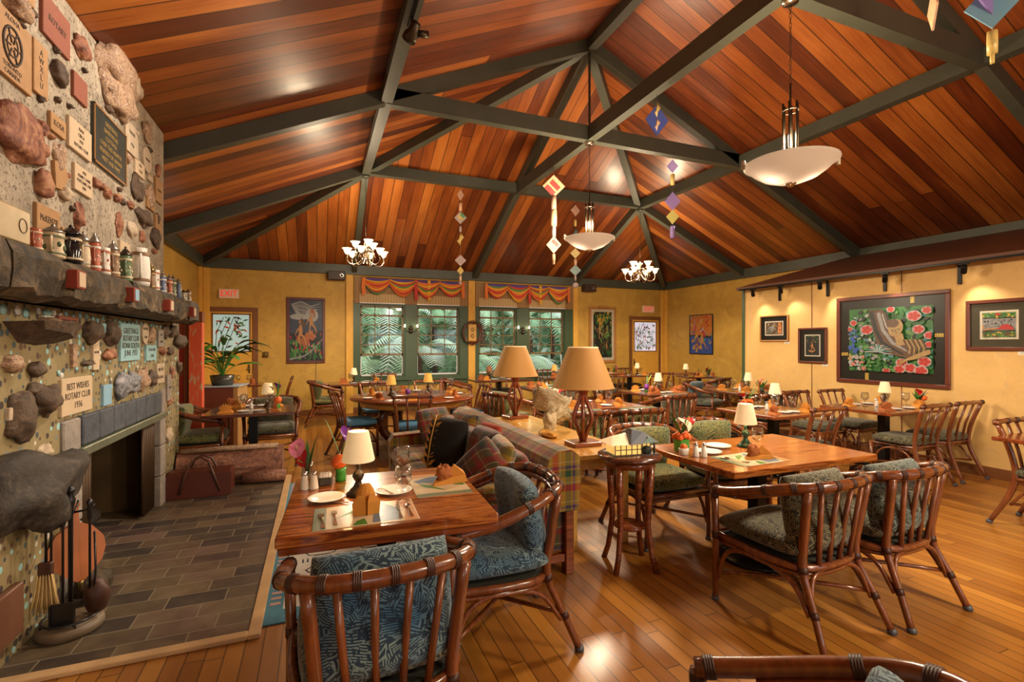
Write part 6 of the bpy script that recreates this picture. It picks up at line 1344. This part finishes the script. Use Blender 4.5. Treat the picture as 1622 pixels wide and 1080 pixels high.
# track lighting along the partition
t = thing('track_rail', 'black lighting track along the edge of the partition soffit', 'track'); b = MB('black_metal'); b.bbox(PX_-.16, PX_-.13, -2, PY1, PT-.035, PT-.01, .003); b.build('rail', t)
for y in (5.73, 4.93, 4.15, 3.34, 2.5):
    b = MB('black_metal'); b.bbox(PX_-.03, PX_-.005, y-.02, y+.02, PT-.26, PT-.05, .003); b.tube([(PX_-.02, y, PT-.06), (PX_-.05, y, PT-.025), (PX_-.15, y, PT-.02)], .014, 6); b.build('bracket', t)
for i, (y, nm) in enumerate(((6.12, 'farthest'), (5.59, 'second farthest'), (4.94, 'third farthest'), (4.06, 'fourth farthest'), (3.23, 'nearest'))):
    t = thing('track_spotlight', 'small black track spotlight on the partition rail, %s from the viewer' % nm if i < 4 else 'small black track spotlight on the partition rail, nearest in view', 'spotlight', (PX_-.17, y, PT-.04)); b = MB('black_metal'); b.bbox(-.015, .015, -.05, .05, -.02, .0, .004); b.tube([(0, 0, -.02), (0, 0, -.05)], .008, 6); b.build('mount', t)
    b = MB('black_metal'); b.at(Tm(0, 0, -.07)@Ry(R(-35))@Rx(R(20))); b.lathe([(.02, .05), (.028, .04), (.032, -.04), (.03, -.05), (.026, -.04)], 14, True); b.build('head', t); b = MB('bulb'); b.at(Tm(0, 0, -.07)@Ry(R(-35))@Rx(R(20))); b.lathe([(.001, -.041), (.02, -.041)], 12, False); b.build('lens', t)
# ------------------------------------------------------------------ hanging lights
def chain(b, x, y, z0, z1, m='dark_bronze', s_=.028):
    b.use(m); n = int((z1-z0)/s_)
    for k in range(n):
        z = z0+(k+.5)*(z1-z0)/n; a = (k % 2)*PI/2; h = (z1-z0)/n*.62; P = []
        for j in range(8): q = 2*PI*j/8; P.append((x+.009*math.cos(q)*math.cos(a), y+.009*math.cos(q)*math.sin(a), z+h*math.sin(q)))
        b.tube(P, .0022, 4, True)
def chandelier(label, x, y, ztop):
    if 'ch' in proto: return dup(proto['ch'], (x, y, 2.98), R(20), label, 'chandeliers')
    t = thing('chandelier', label, 'chandelier', (x, y, 2.98), 0, 'chandeliers'); proto['ch'] = t; zt = ztop-2.98
    b = MB('nickel'); b.lathe([(.001, -.17), (.02, -.15), (.012, -.13), (.035, -.1), (.045, -.06), (.03, -.02), (.014, .02), (.02, .1), (.03, .14), (.018, .2), (.03, .23), (.008, .26), (.001, .3)], 16); b.build('column', t)
    b = MB('dark_bronze'); chain(b, 0, 0, .3, zt); b.use('beam_green'); b.lathe([(.001, zt-.03), (.06, zt-.03), (.065, zt), (.001, zt)], 16); b.build('chain', t)
    def arm(a, r, z):
        b = MB('nickel'); b.at(Rz(a)); b.tube(bez((.03, 0, -.06), (r*.5, 0, -.26), (r*1.1, 0, -.22), (r, 0, z-.06), 10), .009, 6); b.tube(bez((.03, 0, .05), (.08, 0, .1), (r*.5, 0, .02), (r*.55, 0, -.1), 6), .006, 5); b.at(Rz(a)@Tm(r, 0, z-.07)); b.lathe([(.001, 0), (.03, .01), (.012, .02), (.018, .035), (.001, .036)], 12); b.build('arm', t)
        b = MB('cup_glow'); b.at(Rz(a)@Tm(r, 0, z-.035)); b.lathe([(.02, 0), (.035, .015), (.048, .05), (.058, .075), (.078, .09), (.075, .092), (.054, .08), (.044, .05), (.03, .018)], 18, False); b.build('glass_cup', t)
    for k in range(6): arm(k*PI/3+.2, .3, .0)
    for k in range(3): arm(k*2*PI/3+.7, .17, .14)
    return t
chandelier('nine-light chandelier with glowing glass cups on the left beam joint', xl, yr, zA-.01); chandelier('nine-light chandelier with glowing glass cups on the right beam joint', xr, yr, zA-.01)
def pendant(label, x, y, ztop):
    zb = 2.78
    if 'pd' in proto: return dup(proto['pd'], (x, y, zb), R(-30), label, 'bowl pendants')
    t = thing('bowl_pendant', label, 'pendant lamp', (x, y, zb), R(-12), 'bowl pendants'); proto['pd'] = t; zt = ztop-zb
    b = MB('frost'); b.lathe([(.001, -.0), (.1, .012), (.2, .05), (.27, .1), (.315, .145), (.34, .155), (.34, .165), (.31, .16), (.26, .115), (.19, .065), (.1, .028), (.001, .016)], 40, False); b.build('glass_bowl', t)
    for s_ in (-1, 1): b = MB('cup_glow'); b.sphere((s_*.11, .0, .085), .035, 12, 8); b.build('bulb', t)
    b = MB('nickel'); b.lathe([(.001, -.03), (.02, -.025), (.035, -.01), (.045, .0), (.001, .004)], 14); b.build('finial', t)
    for s_ in (-1, 1):
        b = MB('nickel'); b.bbox(s_*.355-.012, s_*.355+.012, -.012, .012, .13, .2, .003); b.bbox(min(s_*.355, s_*.28), max(s_*.355, s_*.28), -.008, .008, .17, .185, .002)
        b.build('bracket', t)
    b = MB('dark_bronze')
    for k in range(6): a = k*PI/3; b.tube([(.055*math.cos(a), .055*math.sin(a), .1), (.055*math.cos(a), .055*math.sin(a), .64)], .008, 6)
    for z in (.58, .15): b.tube([(.058*math.cos(a*PI/8), .058*math.sin(a*PI/8), z) for a in range(16)], .007, 5, True)
    b.tube([(0, 0, .02), (0, 0, .8)], .008, 6); b.build('rod_cage', t)
    b = MB('dark_bronze'); chain(b, 0, 0, .8, zt, s_=.036); b.use('nickel'); b.lathe([(.001, zt-.03), (.06, zt-.025), (.065, zt), (.001, zt)], 16); b.build('chain', t); return t
pendant('frosted bowl pendant on a long chain near the room centre', XC, YA, zA-.02); pendant('nearest frosted bowl pendant with brass rods at the upper right', XC+.06, Y2, zA-.02)
pendant('unseen frosted bowl pendant added above and behind the viewer for fill light', XC, -.2, zA-.02); pendant('unseen frosted bowl pendant added far behind the viewer for fill light', XC, -3.2, zA-.02)  # both out of view, added to brighten the room
# beam spotlight upper left
t = thing('beam_spotlight', 'dark adjustable spotlight on the upper left ceiling beam', 'spotlight', (xl-.0, 3.9, zA-.006)); b = MB('black_metal'); b.bbox(-.018, .018, -.3, .35, -.02, 0, .004); b.build('track', t)
b = MB('dark_bronze'); b.tube([(0, .2, -.02), (.0, .2, -.1)], .012, 6); b.at(Tm(0, .2, -.15)@Rz(R(20))@Rx(R(60))); b.lathe([(.001, .1), (.035, .09), (.04, .02), (.06, -.02), (.062, -.07), (.05, -.065)], 18, False); b.at(Tm(.09, .22, -.13)@Ry(R(80))); b.lathe([(.001, -.05), (.03, -.05), (.03, .05), (.001, .05)], 14); b.build('head', t)
b = MB('bulb'); b.at(Tm(0, .2, -.15)@Rz(R(20))@Rx(R(60))); b.lathe([(.001, -.05), (.045, -.05)], 16, False); b.build('lens', t)
# ------------------------------------------------------------------ hanging mobiles
for n_, c_ in dict(tile_a=(.5, .3, .22), tile_b=(.6, .45, .15), tile_c=(.12, .3, .16), tile_d=(.42, .34, .34), tile_red=(.45, .06, .06), tile_teal=(.1, .2, .2), tile_peach=(.72, .42, .25)).items(): mat(n_, c_, .35, var=.5, vs=18)
mat('film_blue', (.1, .15, .5), .2, trans=.55, ior=1.1); mat('film_cyan', (.3, .6, .8), .15, trans=.6, ior=1.1); mat('film_violet', (.45, .35, .75), .15, trans=.6, ior=1.1); mat('film_yellow', (.75, .7, .25), .2, trans=.5, ior=1.1)
def dia(b, z, s_, m, rz=0, th=.006, kx=1., stripes=()):
    M0 = b.M; b.at(M0@Tm(0, 0, z)@Rz(rz)); b.use(m); b.loft([[(0, -th, -s_), (s_*kx, -th, 0), (0, -th, s_), (-s_*kx, -th, 0)], [(0, th, -s_), (s_*kx, th, 0), (0, th, s_), (-s_*kx, th, 0)]], True, True)
    for i, (m2, o) in enumerate(stripes):
        b.use(m2); w_ = s_*.16; c = o*s_
        b.loft([[(c-w_-s_*.35, -th-.001, c-w_*1+s_*.35), (c+w_-s_*.35, -th-.001, c+w_+s_*.35), (c+w_+s_*.35, -th-.001, c+w_-s_*.35), (c-w_+s_*.35, -th-.001, c-w_-s_*.35)], [(c-w_-s_*.35, -th+.001, c-w_+s_*.35), (c+w_-s_*.35, -th+.001, c+w_+s_*.35), (c+w_+s_*.35, -th+.001, c+w_-s_*.35), (c-w_+s_*.35, -th+.001, c-w_-s_*.35)]], True, True)
    b.at(M0)
def mobile(label, x, y, ztop, parts, rz=.38, str_='pewter'):
    t = thing('hanging_mobile', label, 'mobile', (x, y, ztop), -rz*0-.38); zend = min(p[1]-p[2] for p in parts)
    b = MB(str_); b.tube([(0, 0, 0), (0, 0, zend)], .0025, 4); b.build('string', t)
    for p in parts:
        k, z, s_, m = p[:4]; b = MB(m)
        if k == 'd': dia(b, z, s_, m, p[4] if len(p) > 4 else 0, kx=p[5] if len(p) > 5 else .85, stripes=p[6] if len(p) > 6 else ())
        elif k == 'c': b.at(Tm(0, 0, z)); b.lathe([(.001, -s_), (s_*.38, -s_), (s_*.4, 0), (s_*.38, s_), (.001, s_)], 12)
        elif k == 'b': b.at(Tm(0, 0, z)); b.sphere((0, 0, 0), s_, 8, 6)
        elif k == 's': b.at(Tm(0, 0, z)); b.loft([[(0, 0, s_)]*4, [(s_*.45, 0, s_*.2), (0, .03, s_*.1), (-s_*.2, 0, 0), (0, -.03, s_*.1)], [(s_*.1, 0, -s_*.3), (0, .03, -s_*.3), (-s_*.5, 0, -s_*.3), (0, -.03, -s_*.3)], [(0, 0, -s_)]*4], True, False, True)
        b.build(dict(d='tile', c='tube_bead', b='bead', s='twisted_tile')[k], t)
    return t
mobile('slim mobile of small diamond tiles hanging before the left windows', 2.34, yr-.02, zA-.02, [('d', -.13, .1, 'tile_a', .3, .6), ('c', -.34, .07, 'tile_peach'), ('d', -.53, .11, 'tile_d', 0, 1, (('tile_c', .35), ('tile_b', -.0))), ('c', -.73, .05, 'tile_d'), ('s', -.9, .13, 'tile_b'), ('d', -1.28, .1, 'tile_d', 0, 1), ('d', -1.46, .075, 'tile_b', 0, .8), ('c', -1.6, .05, 'tile_peach'), ('b', -1.68, .03, 'tile_d')])
mobile('mobile with a large red-swirled diamond tile left of the central pendant', 3.3, 6.55, zA-.03, [('d', -.37, .17, 'tile_peach', .1, 1, (('tile_red', .1), ('tile_red', -.35))), ('c', -.62, .1, 'tile_a'), ('c', -.85, .12, 'tile_peach'), ('c', -1.05, .08, 'tile_d'), ('d', -1.25, .13, 'tile_peach', 0, .85, (('tile_red', .2),)), ('c', -1.45, .06, 'tile_peach'), ('b', -1.53, .02, 'tile_peach')])
mobile('darker small-tile mobile just left behind the central pendant', 4.62, yr-.05, zA-.02, [('d', -.18, .11, 'tile_a', .4, .9), ('c', -.42, .06, 'tile_b'), ('s', -.6, .1, 'tile_teal'), ('d', -1.0, .1, 'tile_b', 0, 1), ('c', -1.17, .06, 'tile_peach'), ('d', -1.33, .11, 'tile_teal', 0, 1), ('c', -1.48, .05, 'tile_d'), ('b', -1.62, .06, 'tile_d')])
mobile('blue translucent glass mobile with a yellow leaf under the long centre tie', XC, 4.35, zA-.04, [('d', -.28, .17, 'film_blue', .2, .8), ('s', -.17, .1, 'tile_b'), ('s', -.33, .09, 'tile_peach')])
mobile('faint violet glass mobile hanging near the right beam joint', 4.9, YA+.05, zA-.03, [('d', -.1, .1, 'film_violet'), ('c', -.3, .08, 'tile_b'), ('d', -.62, .14, 'film_violet'), ('d', -.85, .11, 'film_yellow'), ('c', -1.08, .09, 'film_violet')])
mobile('blue and violet glass mobile at the upper right corner, left of two', 4.42, Y2-.12, zA+.05, [('d', -.1, .2, 'film_violet', .5, .5), ('d', -.45, .2, 'film_cyan', .9, .4), ('d', -.78, .2, 'tile_peach', 1.1, .35)]) if 0 else None
mobile('iridescent blue glass mobile with a cream cylinder at the upper right corner', 3.95, 1.72, zA-.03, [('d', -.05, .12, 'film_yellow', 0, .9), ('d', -.23, .09, 'film_cyan', .2, .5), ('d', -.48, .19, 'film_violet', .1, .95), ('d', -.6, .15, 'film_cyan', -.5, .9), ('c', -.84, .07, 'tile_b'), ('c', -.94, .03, 'tile_b')])
mobile('orange and blue translucent mobile left of the iridescent one', 3.72, 1.92, zA-.03, [('d', -.1, .16, 'film_cyan', 1.0, .6), ('d', -.36, .13, 'film_violet', .8, .6), ('d', -.56, .14, 'tile_peach', 1.2, .5)])
# ------------------------------------------------------------------ ferns and garden outside
mat('garden_soil', (.06, .07, .03), .9); mat('trunk_fibre', (.08, .05, .03), .9, bump=.6)
for n_, c_ in dict(frond_a=(.13, .25, .1), frond_b=(.26, .38, .2), frond_c=(.06, .14, .05), frond_d=(.34, .42, .3)).items(): mat(n_, c_, .45, var=.3, vs=5)
b = MB('garden_soil'); b.box(-6, 13, YB+.3, 20, -.3, -.25); struct(b.build('garden_ground'))
def frond(b, base, a, L, up, droop, rn, m, wid=.3):
    x, y = math.cos(a), math.sin(a); P = bez((0, 0, 0), (x*L*.3, y*L*.3, up), (x*L*.7, y*L*.7, up*1.1), (x*L, y*L, up-droop), 16); b.use(m); P = [(p[0]+base[0], p[1]+base[1], p[2]+base[2]) for p in P]
    b.tube(P, .009, 4)
    for i in range(2, 17):
        for h_ in (0, .5):
            j = min(i, 15); p = Vector(P[j])+(Vector(P[j+1])-Vector(P[j]))*h_; d = (Vector(P[j+1])-Vector(P[j])).normalized(); s_ = d.cross(Vector((0, 0, 1))).normalized(); ll = wid*math.sin(PI*min(1, (i+h_)/17.5))**.7+.03
            for q in (-1, 1):
                t_ = p+s_*q*ll+d*ll*.35-Vector((0, 0, ll*.25)); w_ = d*.024; b.add([tuple(p-w_), tuple(p+w_), tuple(t_+w_*.3), tuple(t_-w_*.3)], [(0, 1, 2, 3)])
def treefern(label, x, y, h, n, L, seed, ms, zb=-.25):
    rn = random.Random(seed); t = thing('tree_fern', label, 'tree fern', (x, y, zb), 0, 'tree ferns outside the windows')
    b = MB('trunk_fibre'); b.tube([(0, 0, 0), (.03, 0, h*.5), (0, 0, h)], [.11, .09, .08], 8); b.build('trunk', t); b = MB()
    for k in range(n): frond(b, (0, 0, h), 2*PI*k/n+rn.uniform(-.2, .2), L*rn.uniform(.8, 1.1), rn.uniform(.25, .7), rn.uniform(.5, 1.3), rn, rn.choice(ms))
    b.build('fronds', t)
tf = [(1.0, 13.2, 1.1, 'a', 'short pale fern close outside the left window'), (2.5, 12.9, 1.5, 'b', 'drooping fern close outside the second window'), (4.0, 13.4, 1.2, 'b', 'low bright fern outside the third window'), (5.4, 13.0, 1.0, 'a', 'low pale fern close outside the rightmost window'), (.3, 14.2, 2.3, 'c', 'taller fern behind the left window fern'), (1.8, 14.8, 2.6, 'b', 'tall fern behind the left window pair'), (3.4, 15.0, 2.4, 'c', 'tall fern behind the window post'), (4.9, 14.8, 2.7, 'a', 'tall fern behind the third window'), (6.4, 14.4, 2.2, 'c', 'tall fern outside the right end of the windows'), (7.6, 15.2, 2.6, 'b', 'far fern seen obliquely through the right windows'), (-.8, 15.5, 2.8, 'b', 'far fern seen obliquely through the left window'), (8.6, 13.6, 1.6, 'a', 'fern growing far right outside the windows')]
ms_ = dict(a=['frond_d', 'frond_b', 'frond_b'], b=['frond_b', 'frond_a', 'frond_d'], c=['frond_a', 'frond_c', 'frond_b'])
for i, (x, y, h, k, lb) in enumerate(tf): treefern(lb, x, y, h, 13, 1.7, i+3, ms_[k])
# dense shrubbery behind: one uncountable mass of leaves
rn = random.Random(77); b = MB()
for k in range(9000):
    x, y, z = rn.uniform(-5, 13), rn.uniform(16.2, 18.4), rn.uniform(-.3, 6.2); a, c = rn.uniform(0, 6.3), rn.uniform(-1, 1); L = rn.uniform(.14, .36); d = Vector((math.cos(a), math.sin(a)*.5, c)).normalized()*L; s_ = d.cross(Vector((0, 1, .3))).normalized()*L*.28
    b.use(('frond_a', 'frond_c', 'frond_b', 'frond_d')[k % 4]); p = Vector((x, y, z)); b.add([tuple(p-d), tuple(p+s_), tuple(p+d), tuple(p-s_)], [(0, 1, 2, 3)])
o = b.build('shrubbery'); o['kind'] = 'stuff'; tag(o, 'dense mass of mixed green shrub leaves behind the tree ferns', 'foliage')

mat('bank_green', (.07, .13, .05), .95, var=.6, vs=3, bump=1.)
b = MB('bank_green'); r_ = []
for j in range(9):
    r_.append([(-9+k*1.6, 18.6+j*.7+.4*noise.noise(Vector((k*.7, j*.9, 0))), -.3+j*1.05+.5*noise.noise(Vector((k*.5, j*.5, 4)))) for k in range(17)])
b.loft(r_, False, False, True); struct(b.build('garden_bank'))
def point(loc, e, c=(1, .7, .4), r=.06):
    l = bpy.data.lights.new('lamp_light', 'POINT'); l.energy = e; l.color = c; l.shadow_soft_size = r
    o = bpy.data.objects.new('lamp_light', l); o.location = loc; col.objects.link(o); return o
def spot(loc, tgt, e, ang=60, c=(1, .8, .55), blend=.7, r=.03):
    l = bpy.data.lights.new('spot_light', 'SPOT'); l.energy = e; l.color = c; l.spot_size = R(ang); l.spot_blend = blend; l.shadow_soft_size = r
    o = bpy.data.objects.new('spot_light', l); o.location = loc; col.objects.link(o)
    o.rotation_euler = (Vector(tgt)-Vector(loc)).to_track_quat('-Z', 'Y').to_euler(); return o
for x, y, e in ((XC, YA, 1.5), (XC+.06, Y2, 1.), (XC, -.2, 1.), (XC, -3.2, 1.)):  # last two entries light the unseen pendants added as fill
    point((x, y, 3.12), 120*e, (1, .78, .52), r=.12); spot((x, y, 2.73), (x, y, 0), 250*e, 172, (1, .82, .58), .3, .2)
for x in (xl, xr): point((x, yr, 3.2), 60, (1, .78, .52), r=.15); spot((x, yr, 2.76), (x, yr, 0), 150, 170, (1, .8, .56), .3, .15)
for y, ty, e in ((6.12, 5.85, 14), (5.59, 5.2, 14), (4.94, 4.5, 16), (4.06, 3.8, 16), (3.23, 3.0, 16)): spot((PX_-.2, y, PT-.16), (PX_, ty, 1.45), e, 85, (1, .86, .68))
spot((xl, 4.05, zA-.25), (-1.35, 3.6, 2.4), 240, 75, (1, .86, .7), r=.05)
for x, y in ((.19, 2.53), (2.9, 2.66)): point((x, y, .98), 1.2, r=.02)
for x, y in ((1.95, 3.36), (1.98, 4.85)): point((x, y, 1.3), 6, (1, .6, .3), r=.03)
# ------------------------------------------------------------------ camera, world, render look
cam = bpy.data.cameras.new('camera'); co = bpy.data.objects.new('camera', cam); col.objects.link(co)
co.location = (0, 0, 1.5); co.rotation_euler = (PI/2, 0, -.381)
cam.sensor_width = 36; cam.lens = 36*770.4/1622; cam.shift_y = 4.5/1622; cam.clip_start = .05
scn.camera = co
w = bpy.data.worlds.new('world'); scn.world = w; w.use_nodes = True
bg = w.node_tree.nodes['Background']; bg.inputs[0].default_value = (.86, .93, 1, 1); bg.inputs[1].default_value = 2.9
scn.view_settings.view_transform = 'Standard'; scn.view_settings.look = 'None'; scn.view_settings.gamma = 1
scn.view_settings.use_curve_mapping = False
scn.view_settings.exposure = .4
